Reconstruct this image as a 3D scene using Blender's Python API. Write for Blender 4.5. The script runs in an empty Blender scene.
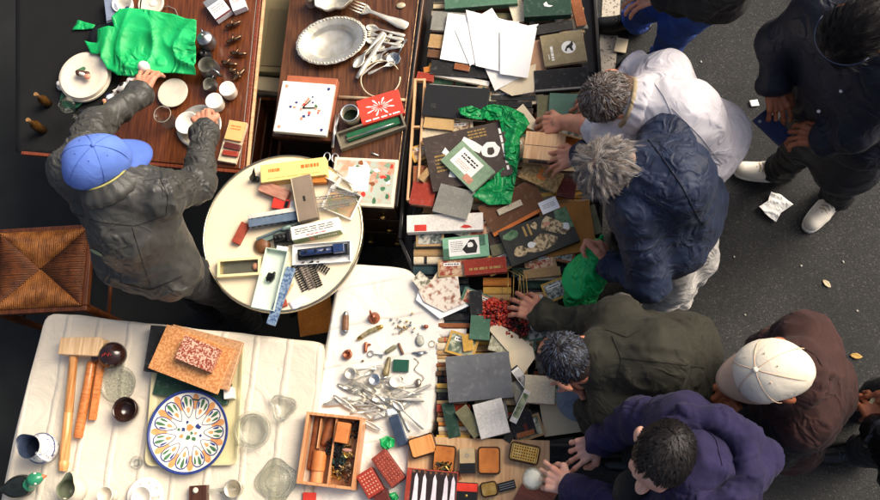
import bpy, bmesh, math, random
import numpy as np
from mathutils import Vector, Matrix
random.seed(7); np.random.seed(7)
PI = math.pi
scene = bpy.context.scene
COL = scene.collection

# ------------------------------------------------------------------ camera, sky, sun, exposure
FPX, CAM_H, NADIR = 900.0, 4.1, (540.0, 500.0)      # focal length and the point straight below, in photo pixels (880 x 500)
_d = np.array([(NADIR[0]-440)/FPX, -(NADIR[1]-250)/FPX, -1.0]); _d /= np.linalg.norm(_d)
_v = np.cross(_d, [0, 0, -1.0]); _c = -_d[2]
_K = np.array([[0, -_v[2], _v[1]], [_v[2], 0, -_v[0]], [-_v[1], _v[0], 0]])
CR = np.eye(3) + _K + _K @ _K/(1+_c)
CC = np.array([0, 0, CAM_H])
cam_data = bpy.data.cameras.new('camera'); cam = bpy.data.objects.new('camera', cam_data); COL.objects.link(cam)
cam_data.sensor_width = 36; cam_data.lens = 36*FPX/880; cam_data.clip_end = 200; cam_data.clip_start = .05
_m = np.eye(4); _m[:3, :3] = CR; _m[:3, 3] = CC
cam.matrix_world = Matrix(_m.tolist())
scene.camera = cam
SUN_EL, SUN_AZ = math.radians(44), math.radians(30)     # azimuth from +x, towards the upper right of the picture
world = bpy.data.worlds.new('World'); scene.world = world; world.use_nodes = True
wn = world.node_tree.nodes; wl = world.node_tree.links
sky = wn.new('ShaderNodeTexSky'); sky.sky_type = 'NISHITA'; sky.sun_disc = False
sky.sun_elevation = SUN_EL; sky.sun_rotation = PI/2 - SUN_AZ; sky.dust_density = 7.0; sky.air_density = .7; sky.ozone_density = .4
wl.new(sky.outputs[0], wn['Background'].inputs[0]); wn['Background'].inputs[1].default_value = .11
sd = bpy.data.lights.new('sun', 'SUN'); sd.energy = 2.1; sd.angle = math.radians(36); sd.color = (1, .91, .76)
sun = bpy.data.objects.new('sun', sd); COL.objects.link(sun)
sun.location = (0, 0, 6)
_sv = Vector((math.cos(SUN_EL)*math.cos(SUN_AZ), math.cos(SUN_EL)*math.sin(SUN_AZ), math.sin(SUN_EL)))
sun.rotation_euler = _sv.to_track_quat('Z', 'Y').to_euler()
scene.view_settings.view_transform = 'Standard'; scene.view_settings.look = 'None'
scene.view_settings.exposure = .72; scene.view_settings.gamma = 1.0

# ------------------------------------------------------------------ helpers
def U(x, y, z):
    """photo pixel -> point on the level plane at height z (the height of what the thing stands on)"""
    w = CR @ np.array([(x-440)/FPX, -(y-250)/FPX, -1.0])
    return CC + w*(z-CAM_H)/w[2]
def lin(c):
    c = c/255.0
    return c/12.92 if c <= .04045 else ((c+.055)/1.055)**2.4
def rgb(c): return (lin(c[0]), lin(c[1]), lin(c[2]), 1)
MATS = {}
def mat(name, col, rough=.6, metal=0., var=.18, scale=40., bump=.15, bscale=None, col2=None, spec=.4, sheen=0., trans=0., ior=1.45,
        stretch=(1, 1, 1), coat=0., detail=4., thresh=None, sss=0., crease=None, wear=None):
    """procedural principled material: noise between two tones of one colour, fine bump"""
    if name in MATS: return MATS[name]
    m = bpy.data.materials.new(name); m.use_nodes = True
    nt = m.node_tree; n = nt.nodes; l = nt.links; b = n['Principled BSDF']
    tc = n.new('ShaderNodeTexCoord'); mp = n.new('ShaderNodeMapping'); mp.inputs['Scale'].default_value = stretch
    l.new(tc.outputs['Object'], mp.inputs[0])
    nz = n.new('ShaderNodeTexNoise'); nz.inputs['Scale'].default_value = scale; nz.inputs['Detail'].default_value = detail
    l.new(mp.outputs[0], nz.inputs['Vector'])
    rp = n.new('ShaderNodeValToRGB'); c = rgb(col)
    if col2 is None:
        a = [x*(1-var) for x in c[:3]]; d = [min(1, x*(1+var)) for x in c[:3]]
    else:
        a = c[:3]; d = rgb(col2)[:3]
    rp.color_ramp.elements[0].color = (*a, 1); rp.color_ramp.elements[1].color = (*d, 1)
    lo, hi = thresh or (.3, .7)
    rp.color_ramp.elements[0].position = lo; rp.color_ramp.elements[1].position = hi
    l.new(nz.outputs['Fac'], rp.inputs[0]); l.new(rp.outputs[0], b.inputs['Base Color'])
    b.inputs['Roughness'].default_value = rough; b.inputs['Metallic'].default_value = metal
    b.inputs['Specular IOR Level'].default_value = spec; b.inputs['IOR'].default_value = ior
    b.inputs['Transmission Weight'].default_value = trans; b.inputs['Coat Weight'].default_value = coat
    b.inputs['Sheen Weight'].default_value = sheen
    if sss: b.inputs['Subsurface Weight'].default_value = sss; b.inputs['Subsurface Radius'].default_value = (.01, .004, .002)
    if bump:
        n2 = n.new('ShaderNodeTexNoise'); n2.inputs['Scale'].default_value = bscale or scale*4; n2.inputs['Detail'].default_value = 3
        l.new(mp.outputs[0], n2.inputs['Vector'])
        bp = n.new('ShaderNodeBump'); bp.inputs['Strength'].default_value = bump; bp.inputs['Distance'].default_value = .002
        l.new(n2.outputs['Fac'], bp.inputs['Height']); l.new(bp.outputs[0], b.inputs['Normal'])
        if crease:          # sharp little folds: thin ridges of a distorted noise
            n3 = n.new('ShaderNodeTexNoise'); n3.inputs['Scale'].default_value = crease[0]; n3.inputs['Detail'].default_value = 2.5; n3.inputs['Distortion'].default_value = .8
            l.new(mp.outputs[0], n3.inputs['Vector'])
            s1 = n.new('ShaderNodeMath'); s1.operation = 'SUBTRACT'; s1.inputs[1].default_value = .5; l.new(n3.outputs['Fac'], s1.inputs[0])
            s2 = n.new('ShaderNodeMath'); s2.operation = 'ABSOLUTE'; l.new(s1.outputs[0], s2.inputs[0])
            s3 = n.new('ShaderNodeMapRange'); s3.interpolation_type = 'SMOOTHSTEP'; s3.inputs[1].default_value = 0; s3.inputs[2].default_value = .13; s3.inputs[3].default_value = 1; s3.inputs[4].default_value = 0
            l.new(s2.outputs[0], s3.inputs[0])
            b2 = n.new('ShaderNodeBump'); b2.inputs['Strength'].default_value = crease[1]; b2.inputs['Distance'].default_value = .014
            n6 = n.new('ShaderNodeTexNoise'); n6.inputs['Scale'].default_value = crease[0]*.3; n6.inputs['Detail'].default_value = 1; l.new(mp.outputs[0], n6.inputs['Vector'])
            s4 = n.new('ShaderNodeMapRange'); s4.inputs[1].default_value = .42; s4.inputs[2].default_value = .62; s4.inputs[3].default_value = .12; s4.inputs[4].default_value = 1.; l.new(n6.outputs['Fac'], s4.inputs[0])
            s5 = n.new('ShaderNodeMath'); s5.operation = 'MULTIPLY'; l.new(s3.outputs[0], s5.inputs[0]); l.new(s4.outputs[0], s5.inputs[1]); l.new(s5.outputs[0], b2.inputs['Height']); l.new(b2.outputs[0], bp.inputs['Normal'])
    if wear:                # rubbed edges: where a rounded normal leaves the true one, broken up by noise
        bv = n.new('ShaderNodeBevel'); bv.samples = 3; bv.inputs['Radius'].default_value = .004; ge = n.new('ShaderNodeNewGeometry')
        dt = n.new('ShaderNodeVectorMath'); dt.operation = 'DOT_PRODUCT'; l.new(bv.outputs[0], dt.inputs[0]); l.new(ge.outputs['Normal'], dt.inputs[1])
        n4 = n.new('ShaderNodeTexNoise'); n4.inputs['Scale'].default_value = 55; n4.inputs['Detail'].default_value = 5; l.new(tc.outputs['Object'], n4.inputs['Vector'])
        ad = n.new('ShaderNodeMath'); ad.operation = 'MULTIPLY_ADD'; ad.inputs[1].default_value = -.5; l.new(n4.outputs['Fac'], ad.inputs[0]); l.new(dt.outputs['Value'], ad.inputs[2])
        mr = n.new('ShaderNodeMapRange'); mr.inputs[1].default_value = .72; mr.inputs[2].default_value = .5; mr.inputs[3].default_value = 0; mr.inputs[4].default_value = .75; l.new(ad.outputs[0], mr.inputs[0])
        n5 = n.new('ShaderNodeTexNoise'); n5.inputs['Scale'].default_value = 9; n5.inputs['Detail'].default_value = 9; n5.inputs['Roughness'].default_value = .7; l.new(tc.outputs['Object'], n5.inputs['Vector'])
        r5 = n.new('ShaderNodeMapRange'); r5.inputs[1].default_value = .35; r5.inputs[2].default_value = .65; r5.inputs[3].default_value = .78; r5.inputs[4].default_value = 1.1; l.new(n5.outputs['Fac'], r5.inputs[0])
        mu = n.new('ShaderNodeMix'); mu.data_type = 'RGBA'; mu.blend_type = 'MULTIPLY'; mu.inputs[0].default_value = 1; l.new(rp.outputs[0], mu.inputs[6]); l.new(r5.outputs[0], mu.inputs[7])
        mx = n.new('ShaderNodeMix'); mx.data_type = 'RGBA'; l.new(mr.outputs[0], mx.inputs[0]); l.new(mu.outputs[2], mx.inputs[6]); mx.inputs[7].default_value = rgb(wear); l.new(mx.outputs[2], b.inputs['Base Color'])
    MATS[name] = m
    return m
def tag(o, label=None, cat=None, group=None, kind=None):
    if label: o['label'] = label
    if cat: o['category'] = cat
    if group: o['group'] = group
    if kind: o['kind'] = kind
    return o
def thing(name, label, cat, loc=(0, 0, 0), yaw=0., group=None):
    o = bpy.data.objects.new(name, None); COL.objects.link(o); o.empty_display_size = .02
    o.location = [float(x) for x in loc]; o.rotation_euler = (0, 0, yaw)
    return tag(o, label, cat, group)
def link(name, me, mats, parent=None, smooth=False, bevel=0.):
    if not isinstance(mats, (list, tuple)): mats = [mats]
    for m in mats: me.materials.append(m)
    o = bpy.data.objects.new(name, me); COL.objects.link(o)
    if parent is not None: o.parent = parent
    if smooth: me.polygons.foreach_set('use_smooth', [True]*len(me.polygons))
    if bevel:
        b = o.modifiers.new('bevel', 'BEVEL'); b.width = bevel; b.segments = 2; b.limit_method = 'ANGLE'
    return o
class MB:
    """collects simple shapes into one mesh"""
    def __init__(s): s.v = []; s.f = []; s.m = []
    def add(s, vs, fs, mi=0):
        k = len(s.v); s.v += [tuple(map(float, p)) for p in vs]; s.f += [tuple(i+k for i in f) for f in fs]; s.m += [mi]*len(fs); return s
    def box(s, c, d, mi=0, yaw=0., tilt=0.):
        hx, hy, hz = d[0]/2, d[1]/2, d[2]/2; vs = []
        for (x, y, z) in ((-hx,-hy,-hz),(hx,-hy,-hz),(hx,hy,-hz),(-hx,hy,-hz),(-hx,-hy,hz),(hx,-hy,hz),(hx,hy,hz),(-hx,hy,hz)):
            if tilt: x, z = x*math.cos(tilt)-z*math.sin(tilt), x*math.sin(tilt)+z*math.cos(tilt)
            if yaw: x, y = x*math.cos(yaw)-y*math.sin(yaw), x*math.sin(yaw)+y*math.cos(yaw)
            vs.append((c[0]+x, c[1]+y, c[2]+z))
        return s.add(vs, [(3,2,1,0),(4,5,6,7),(0,1,5,4),(1,2,6,5),(2,3,7,6),(3,0,4,7)], mi)
    def prism(s, pts, z0, z1, mi=0):
        n = len(pts); a = sum(pts[i][0]*pts[(i+1)%n][1]-pts[(i+1)%n][0]*pts[i][1] for i in range(n))
        if a < 0: pts = pts[::-1]
        vs = [(p[0], p[1], z0) for p in pts]+[(p[0], p[1], z1) for p in pts]
        return s.add(vs, [tuple(range(n))[::-1], tuple(range(n, 2*n))]+[(i, (i+1)%n, n+(i+1)%n, n+i) for i in range(n)], mi)
    def lathe(s, prof, seg=28, c=(0, 0, 0), mi=0, sx=1., sy=1., fn=None):
        vs = []; fs = []
        for (r, z) in prof:
            for i in range(seg):
                a = 2*PI*i/seg; rr = r*(fn(a, z) if fn else 1)
                vs.append((c[0]+rr*sx*math.cos(a), c[1]+rr*sy*math.sin(a), c[2]+z))
        for j in range(len(prof)-1):
            for i in range(seg): fs.append((j*seg+i, j*seg+(i+1)%seg, (j+1)*seg+(i+1)%seg, (j+1)*seg+i))
        return s.add(vs, fs, mi)
    def tube(s, path, r, seg=8, mi=0, closed=False):
        P = [Vector(p) for p in path]; n = len(P); vs = []; fs = []; rs = r if isinstance(r, (list, tuple)) else [r]*n
        up = None
        for i in range(n):
            t = (P[(i+1)%n]-P[i-1]) if closed else (P[min(i+1, n-1)]-P[max(i-1, 0)])
            t.normalize()
            if up is None: up = t.orthogonal()
            a = (up-t*up.dot(t)); a = a.normalized() if a.length > 1e-6 else t.orthogonal().normalized(); up = a; b = t.cross(a)
            for k in range(seg):
                g = 2*PI*k/seg; q = P[i]+(a*math.cos(g)+b*math.sin(g))*rs[i]; vs.append(tuple(q))
        for i in range(n if closed else n-1):
            for k in range(seg): fs.append((i*seg+k, i*seg+(k+1)%seg, ((i+1)%n)*seg+(k+1)%seg, ((i+1)%n)*seg+k))
        if not closed: fs += [tuple(range(seg))[::-1], tuple((n-1)*seg+k for k in range(seg))]
        return s.add(vs, fs, mi)
    def ball(s, c, r, mi=0, seg=10, rings=6):
        r = r if isinstance(r, (tuple, list)) else (r, r, r)
        vs = [(c[0], c[1], c[2]-r[2])]; fs = []
        for j in range(1, rings):
            p = -PI/2+PI*j/rings
            for i in range(seg):
                a = 2*PI*i/seg; vs.append((c[0]+r[0]*math.cos(p)*math.cos(a), c[1]+r[1]*math.cos(p)*math.sin(a), c[2]+r[2]*math.sin(p)))
        vs.append((c[0], c[1], c[2]+r[2])); T = len(vs)-1
        for i in range(seg):
            fs.append((0, 1+(i+1)%seg, 1+i)); fs.append((T, T-seg+i, T-seg+(i+1)%seg))
        for j in range(rings-2):
            for i in range(seg): fs.append((1+j*seg+i, 1+j*seg+(i+1)%seg, 1+(j+1)*seg+(i+1)%seg, 1+(j+1)*seg+i))
        return s.add(vs, fs, mi)
    def mesh(s, name):
        me = bpy.data.meshes.new(name); me.from_pydata(s.v, [], s.f); me.polygons.foreach_set('material_index', s.m); me.update(); return me
    def build(s, name, mats, parent=None, smooth=False, bevel=0.):
        return link(name, s.mesh(name), mats, parent, smooth, bevel)
def auto_smooth(o, ang=40):
    me = o.data; me.polygons.foreach_set('use_smooth', [True]*len(me.polygons))
    bm = bmesh.new(); bm.from_mesh(me); ca = math.radians(ang)
    for e in bm.edges:
        if len(e.link_faces) == 2 and e.calc_face_angle(0) > ca: e.smooth = False
    bm.to_mesh(me); bm.free(); return o
def frame(q, z):
    """four photo corners (clockwise from upper left) on the plane z -> centre, width, depth, yaw of the rectangle"""
    p = [U(x, y, z)[:2] for x, y in q]
    c = sum(p)/4; u = ((p[1]-p[0])+(p[2]-p[3]))/2; v = ((p[0]-p[3])+(p[1]-p[2]))/2
    w, h = np.linalg.norm(u), np.linalg.norm(v)
    a1 = math.atan2(u[1], u[0]); a2 = math.atan2(v[1], v[0])-PI/2
    d = (a2-a1+PI) % (2*PI)-PI
    return c, float(w), float(h), a1+d/2
def poly_px(q, z): return [tuple(U(x, y, z)[:2]) for x, y in q]

# ---- implicit surfaces: tapered capsules and ellipsoids blended, meshed with surface nets
def _cap(p, a, b, ra, rb):
    ba = b-a; d = ba@ba
    t = np.clip(((p-a)@ba)/d, 0, 1) if d > 1e-12 else np.zeros(p.shape[:-1])
    return np.linalg.norm(p-a-t[..., None]*ba, axis=-1)-(ra+(rb-ra)*t)
def _ell(p, c, r, Rm):
    q = (p-c)@Rm; k0 = np.linalg.norm(q/r, axis=-1); k1 = np.linalg.norm(q/(r*r), axis=-1)
    return k0*(k0-1)/np.maximum(k1, 1e-6)
def cap(a, b, ra, rb=None, g=0): return ('c', np.array(a, float), np.array(b, float), ra, ra if rb is None else rb, g)
def ell(c, r, Rm=None, g=0): return ('e', np.array(c, float), np.array(r, float), np.eye(3) if Rm is None else Rm, 0, g)
def sdf_mesh(prims, h, k, smooth=1):
    lo = np.full(3, 1e9); hi = -lo
    for p in prims:
        if p[0] == 'c': pts = [p[1]-p[3], p[1]+p[3], p[2]-p[4], p[2]+p[4]]
        else: m = max(p[2]); pts = [p[1]-m, p[1]+m]
        for q in pts: lo = np.minimum(lo, q); hi = np.maximum(hi, q)
    lo -= 3*h; hi += 3*h
    n = np.ceil((hi-lo)/h).astype(int)+1
    Fd = np.full(n, .5, np.float32)
    for p in prims:
        mg = k+3*h
        if p[0] == 'c': a = np.minimum(p[1]-p[3], p[2]-p[4])-mg; b = np.maximum(p[1]+p[3], p[2]+p[4])+mg
        else: m = max(p[2])+mg; a = p[1]-m; b = p[1]+m
        i0 = np.maximum(0, np.floor((a-lo)/h).astype(int)); i1 = np.minimum(n, np.ceil((b-lo)/h).astype(int)+1)
        ax = [lo[j]+h*np.arange(i0[j], i1[j]) for j in range(3)]
        pt = np.stack(np.meshgrid(*ax, indexing='ij'), -1)
        d = _cap(pt, p[1], p[2], p[3], p[4]) if p[0] == 'c' else _ell(pt, p[1], p[2], p[3])
        sl = tuple(slice(i0[j], i1[j]) for j in range(3)); f = Fd[sl]
        hh = np.clip(k-np.abs(f-d), 0, None)/k if k > 0 else 0
        Fd[sl] = np.minimum(f, d)-hh*hh*k*.25
    return surf_nets(Fd, lo, h, smooth)
def surf_nets(Fd, lo, h, smooth):
    S = Fd < 0
    nx, ny, nz = (np.array(Fd.shape)-1)
    cnt = np.zeros((nx, ny, nz), np.int8)
    for a in (0, 1):
        for b in (0, 1):
            for c in (0, 1): cnt += S[a:a+nx, b:b+ny, c:c+nz]
    act = (cnt > 0) & (cnt < 8); I = np.argwhere(act)
    idx = np.full(act.shape, -1, np.int64); idx[act] = np.arange(len(I))
    acc = np.zeros((len(I), 3)); num = np.zeros(len(I))
    cor = [(a, b, c) for a in (0, 1) for b in (0, 1) for c in (0, 1)]
    for c0 in cor:
        for ax in range(3):
            if c0[ax]: continue
            c1 = list(c0); c1[ax] = 1
            f0 = Fd[I[:, 0]+c0[0], I[:, 1]+c0[1], I[:, 2]+c0[2]]; f1 = Fd[I[:, 0]+c1[0], I[:, 1]+c1[1], I[:, 2]+c1[2]]
            cr = (f0 < 0) != (f1 < 0); t = np.where(cr, f0/np.where(cr, f0-f1, 1), 0)
            q = np.array(c0, float)[None].repeat(len(I), 0); q[:, ax] += t
            acc += np.where(cr[:, None], q, 0); num += cr
    V = lo+h*(I+acc/num[:, None])
    faces = []
    for ax in range(3):
        b, c = (ax+1) % 3, (ax+2) % 3
        s0 = [slice(None)]*3; s1 = [slice(None)]*3; s0[ax] = slice(0, -1); s1[ax] = slice(1, None)
        E = np.argwhere(S[tuple(s0)] != S[tuple(s1)])
        E = E[(E[:, b] > 0) & (E[:, c] > 0) & (E[:, b] < act.shape[b]) & (E[:, c] < act.shape[c])]
        def ci(db, dc):
            q = E.copy(); q[:, b] -= db; q[:, c] -= dc; return idx[q[:, 0], q[:, 1], q[:, 2]]
        qd = np.stack([ci(1, 1), ci(0, 1), ci(0, 0), ci(1, 0)], 1)
        fl = ~S[E[:, 0], E[:, 1], E[:, 2]]
        qd[fl] = qd[fl][:, ::-1]
        faces.append(qd)
    Fc = np.concatenate(faces); Fc = Fc[(Fc >= 0).all(1)]
    for _ in range(smooth): V = lap(V, Fc)
    return V, Fc
def lap(V, Fc, a=.5):
    s = np.zeros_like(V); c = np.zeros(len(V))
    for i in range(4):
        j = Fc[:, (i+1) % 4]; k = Fc[:, (i-1) % 4]
        np.add.at(s, Fc[:, i], V[j]+V[k]); np.add.at(c, Fc[:, i], 2)
    return V*(1-a)+a*s/np.maximum(c, 1)[:, None]
def vnormals(V, Fc):
    n = np.cross(V[Fc[:, 2]]-V[Fc[:, 0]], V[Fc[:, 3]]-V[Fc[:, 1]]); N = np.zeros_like(V)
    for i in range(4): np.add.at(N, Fc[:, i], n)
    return N/np.maximum(np.linalg.norm(N, axis=1), 1e-9)[:, None]
def vnoise(P, seed=0):
    i = np.floor(P).astype(np.int64); f = P-i; f = f*f*(3-2*f); r = 0
    for a in (0, 1):
        for b in (0, 1):
            for c in (0, 1):
                hsh = ((i[:, 0]+a)*73856093 ^ (i[:, 1]+b)*19349663 ^ (i[:, 2]+c)*83492791 ^ (seed*2654435 + 77)) & 0xffffff
                hsh = (hsh*(hsh*15731+789221)+1376312589) & 0x7fffffff
                w = (f[:, 0] if a else 1-f[:, 0])*(f[:, 1] if b else 1-f[:, 1])*(f[:, 2] if c else 1-f[:, 2])
                r = r+w*(hsh/0x7fffffff)
    return r
def folds(V, scale, seed, stretch=None):
    P = V*scale
    if stretch is not None: P = P@stretch
    w = np.stack([vnoise(P*.7+11, seed+1), vnoise(P*.7+37, seed+2), vnoise(P*.7+71, seed+3)], 1)
    P = P+1.6*w
    r = 1-np.abs(2*vnoise(P, seed)-1); r2 = 1-np.abs(2*vnoise(P*2.1+5, seed+9)-1)
    return r**3-.35+.4*(r2**2-.45)
def np_mesh(name, V, Fc):
    me = bpy.data.meshes.new(name)
    me.from_pydata(V.tolist(), [], Fc.tolist()); me.update(); return me
def blob(name, prims, h, k, mats, parent=None, loc=None, smooth=1, by_group=False):
    V, Fc = sdf_mesh(prims, h, k, smooth)
    me = np_mesh(name, V, Fc)
    o = link(name, me, mats, parent, True)
    if by_group:
        fc = V[Fc].mean(1); best = np.full(len(fc), 1e9); g = np.zeros(len(fc), int)
        for p in prims:
            d = _cap(fc, p[1], p[2], p[3], p[4]) if p[0] == 'c' else _ell(fc, p[1], p[2], p[3])
            m = d < best; best[m] = d[m]; g[m] = p[5]
        me.polygons.foreach_set('material_index', g.tolist())
    return o

# ------------------------------------------------------------------ materials
def wood(name, c1, c2, rough=.35, ang=0., scale=9., coat=.25):
    """straight grain: noise stretched along one axis, with darker streaks"""
    if name in MATS: return MATS[name]
    m = mat(name, c1, rough, col2=c2, scale=scale, stretch=(1, 1, 1), bump=.12, bscale=scale*3, coat=coat, detail=6, thresh=(.32, .68))
    mp = [n for n in m.node_tree.nodes if n.type == 'MAPPING'][0]
    mp.inputs['Rotation'].default_value = (0, 0, ang); mp.inputs['Scale'].default_value = (12, .9, 12)
    return m
W_RED = wood('red_brown_varnish', (70, 34, 16), (116, 63, 31), .3, .12)
W_DK = wood('dark_walnut', (58, 31, 16), (106, 66, 38), .35, .1)
W_FRONT = wood('dresser_front_wood', (26, 15, 10), (48, 29, 18), .4, PI/2)
W_PALE = wood('pale_beech', (206, 164, 116), (236, 204, 160), .5, 1.4)
W_HONEY = wood('honey_wood', (160, 92, 40), (205, 140, 80), .4, 0)
W_PINE = wood('pine_box', (176, 116, 72), (214, 160, 112), .5, .1)
W_TAN = wood('tan_plywood', (196, 150, 104), (222, 184, 138), .55, .05)
W_MAHO = wood('mahogany_strip', (92, 40, 22), (140, 72, 44), .3, 0)
CLOTH = mat('white_tablecloth', (204, 193, 172), .9, col2=(222, 213, 196), scale=2.5, bump=.35, bscale=700, sheen=.2)
def cloth_creases(m, period, ang):
    """ironed fold lines and soft waviness added to a cloth's bump"""
    nt = m.node_tree; n = nt.nodes; l = nt.links; bs = n['Principled BSDF']; old = bs.inputs['Normal'].links[0].from_node
    tc = n.new('ShaderNodeTexCoord'); mp = n.new('ShaderNodeMapping'); mp.inputs['Rotation'].default_value = (0, 0, ang); l.new(tc.outputs['Object'], mp.inputs[0])
    wv = n.new('ShaderNodeTexWave'); wv.inputs['Scale'].default_value = PI/10/period*2; wv.inputs['Distortion'].default_value = .6; wv.inputs['Detail Scale'].default_value = 3.; l.new(mp.outputs[0], wv.inputs['Vector'])
    rp = n.new('ShaderNodeValToRGB'); rp.color_ramp.elements[0].position = .9; rp.color_ramp.elements[1].position = 1.; l.new(wv.outputs['Fac'], rp.inputs[0])
    nz = n.new('ShaderNodeTexNoise'); nz.inputs['Scale'].default_value = 7; nz.inputs['Detail'].default_value = 5; nz.inputs['Distortion'].default_value = 1.5; l.new(mp.outputs[0], nz.inputs['Vector'])
    ad = n.new('ShaderNodeMath'); ad.operation = 'MULTIPLY_ADD'; l.new(rp.outputs[0], ad.inputs[0]); ad.inputs[1].default_value = .45; l.new(nz.outputs['Fac'], ad.inputs[2])
    bp = n.new('ShaderNodeBump'); bp.inputs['Strength'].default_value = .55; bp.inputs['Distance'].default_value = .02; l.new(ad.outputs[0], bp.inputs['Height']); l.new(bp.outputs[0], old.inputs['Normal'])
cloth_creases(CLOTH, .26, .05)
CLOTH2 = mat('white_paper_cover', (224, 219, 206), .75, col2=(236, 232, 222), scale=4, bump=.1, bscale=60)
cloth_creases(CLOTH2, .3, 1.4)
PAPER = mat('white_paper', (244, 243, 238), .7, var=.03, scale=8, bump=.05)
CREAM = mat('cream_paper', (222, 206, 174), .7, var=.08, scale=20, bump=.05)
PAGES = mat('book_pages', (206, 186, 148), .85, var=.2, scale=60, stretch=(.05, .05, 30), bump=.3)
PAGES_W = mat('white_pages', (226, 216, 194), .85, var=.12, scale=60, stretch=(.05, .05, 30), bump=.3)
CARD = mat('brown_cardboard', (188, 142, 98), .8, var=.1, scale=14, bump=.1, bscale=200)
BEIGE_B = mat('beige_board', (188, 172, 138), .75, var=.08, scale=10, bump=.08)
CREAM_LAM = mat('cream_laminate', (222, 204, 168), .42, col2=(236, 222, 194), scale=4, bump=.06, spec=.5, detail=8)
SILVER = mat('tarnished_silver', (200, 192, 170), .42, .9, col2=(232, 228, 214), scale=26, bump=.12, bscale=70)
STEEL = mat('bright_steel', (212, 212, 208), .32, 1., var=.12, scale=30, bump=.06)
PEWTER = mat('grey_pewter', (158, 162, 164), .42, 1., var=.2, scale=35, bump=.15)
BRASS = mat('aged_brass', (172, 132, 62), .35, 1., col2=(206, 178, 110), scale=40, bump=.15)
BRONZE = mat('dark_bronze', (84, 62, 44), .35, 1., col2=(150, 122, 96), scale=60, bump=.3)
COPPER = mat('dull_copper', (164, 100, 74), .42, .8, var=.3, scale=60, bump=.3)
RIM_METAL = mat('bright_metal_band', (196, 186, 160), .25, 1., var=.1, scale=20, bump=.05)
BLACK_METAL = mat('black_metal_edge', (30, 28, 28), .4, .6, var=.3, scale=60, bump=.2)
GLASS = mat('clear_glass', (238, 242, 240), .04, var=.01, trans=1., ior=1.46, bump=0., spec=.5)
CUTGLASS = mat('pressed_glass', (232, 236, 226), .07, var=.02, trans=1., ior=1.48, bump=.9, bscale=160, scale=50)
def thin(m, k):
    """blown glass: part of the light goes straight through"""
    nt = m.node_tree; n = nt.nodes; l = nt.links; out = [x for x in n if x.type == 'OUTPUT_MATERIAL'][0]
    t = n.new('ShaderNodeBsdfTransparent'); t.inputs[0].default_value = (.96, .97, .96, 1); mx = n.new('ShaderNodeMixShader'); mx.inputs[0].default_value = k
    l.new(n['Principled BSDF'].outputs[0], mx.inputs[1]); l.new(t.outputs[0], mx.inputs[2]); l.new(mx.outputs[0], out.inputs[0])
thin(GLASS, .55); thin(CUTGLASS, .45)
PORC = mat('white_porcelain', (232, 226, 214), .18, var=.05, scale=20, bump=.02, coat=.4)
PORC_C = mat('cream_stoneware', (214, 204, 184), .3, var=.08, scale=30, bump=.06)
BLACK_P = mat('black_plastic', (22, 22, 22), .35, var=.3, scale=60, bump=.1)
DKBROWN_G = mat('dark_brown_glaze', (44, 24, 18), .18, var=.4, scale=40, bump=.05, coat=.5)
GREEN_BAG = mat('green_plastic_bag', (0, 148, 72), .38, col2=(14, 178, 92), scale=12, bump=.3, bscale=90, spec=.6, trans=.12, crease=(20, 1.))
GREEN_PAPER = mat('green_tissue_paper', (0, 150, 74), .5, col2=(22, 184, 102), scale=9, bump=.3, bscale=60, spec=.5, crease=(9, .95))
RED_P = mat('red_print', (196, 54, 40), .5, var=.15, scale=30, bump=.05)
ORANGE_P = mat('orange_print', (214, 116, 40), .5, var=.12, scale=30, bump=.05)
WHITE_P = mat('white_print', (240, 237, 228), .55, var=.04, scale=30, bump=0)
BLACK_I = mat('black_ink', (34, 30, 28), .6, var=.2, scale=60, bump=0)
GOLD_I = mat('gold_ink', (168, 136, 78), .4, .4, var=.2, scale=90, bump=0)
NAVY_I = mat('navy_ink', (46, 62, 122), .3, var=.25, scale=90, bump=0)
GREEN_I = mat('green_ink', (70, 112, 78), .35, var=.3, scale=90, bump=0)
PINK_I = mat('pink_ink', (206, 142, 116), .5, var=.25, scale=60, bump=0)
SHADE_BLACK = mat('black_shade_sheet', (24, 26, 25), .75, var=.3, scale=6, bump=.3, bscale=20)

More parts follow.
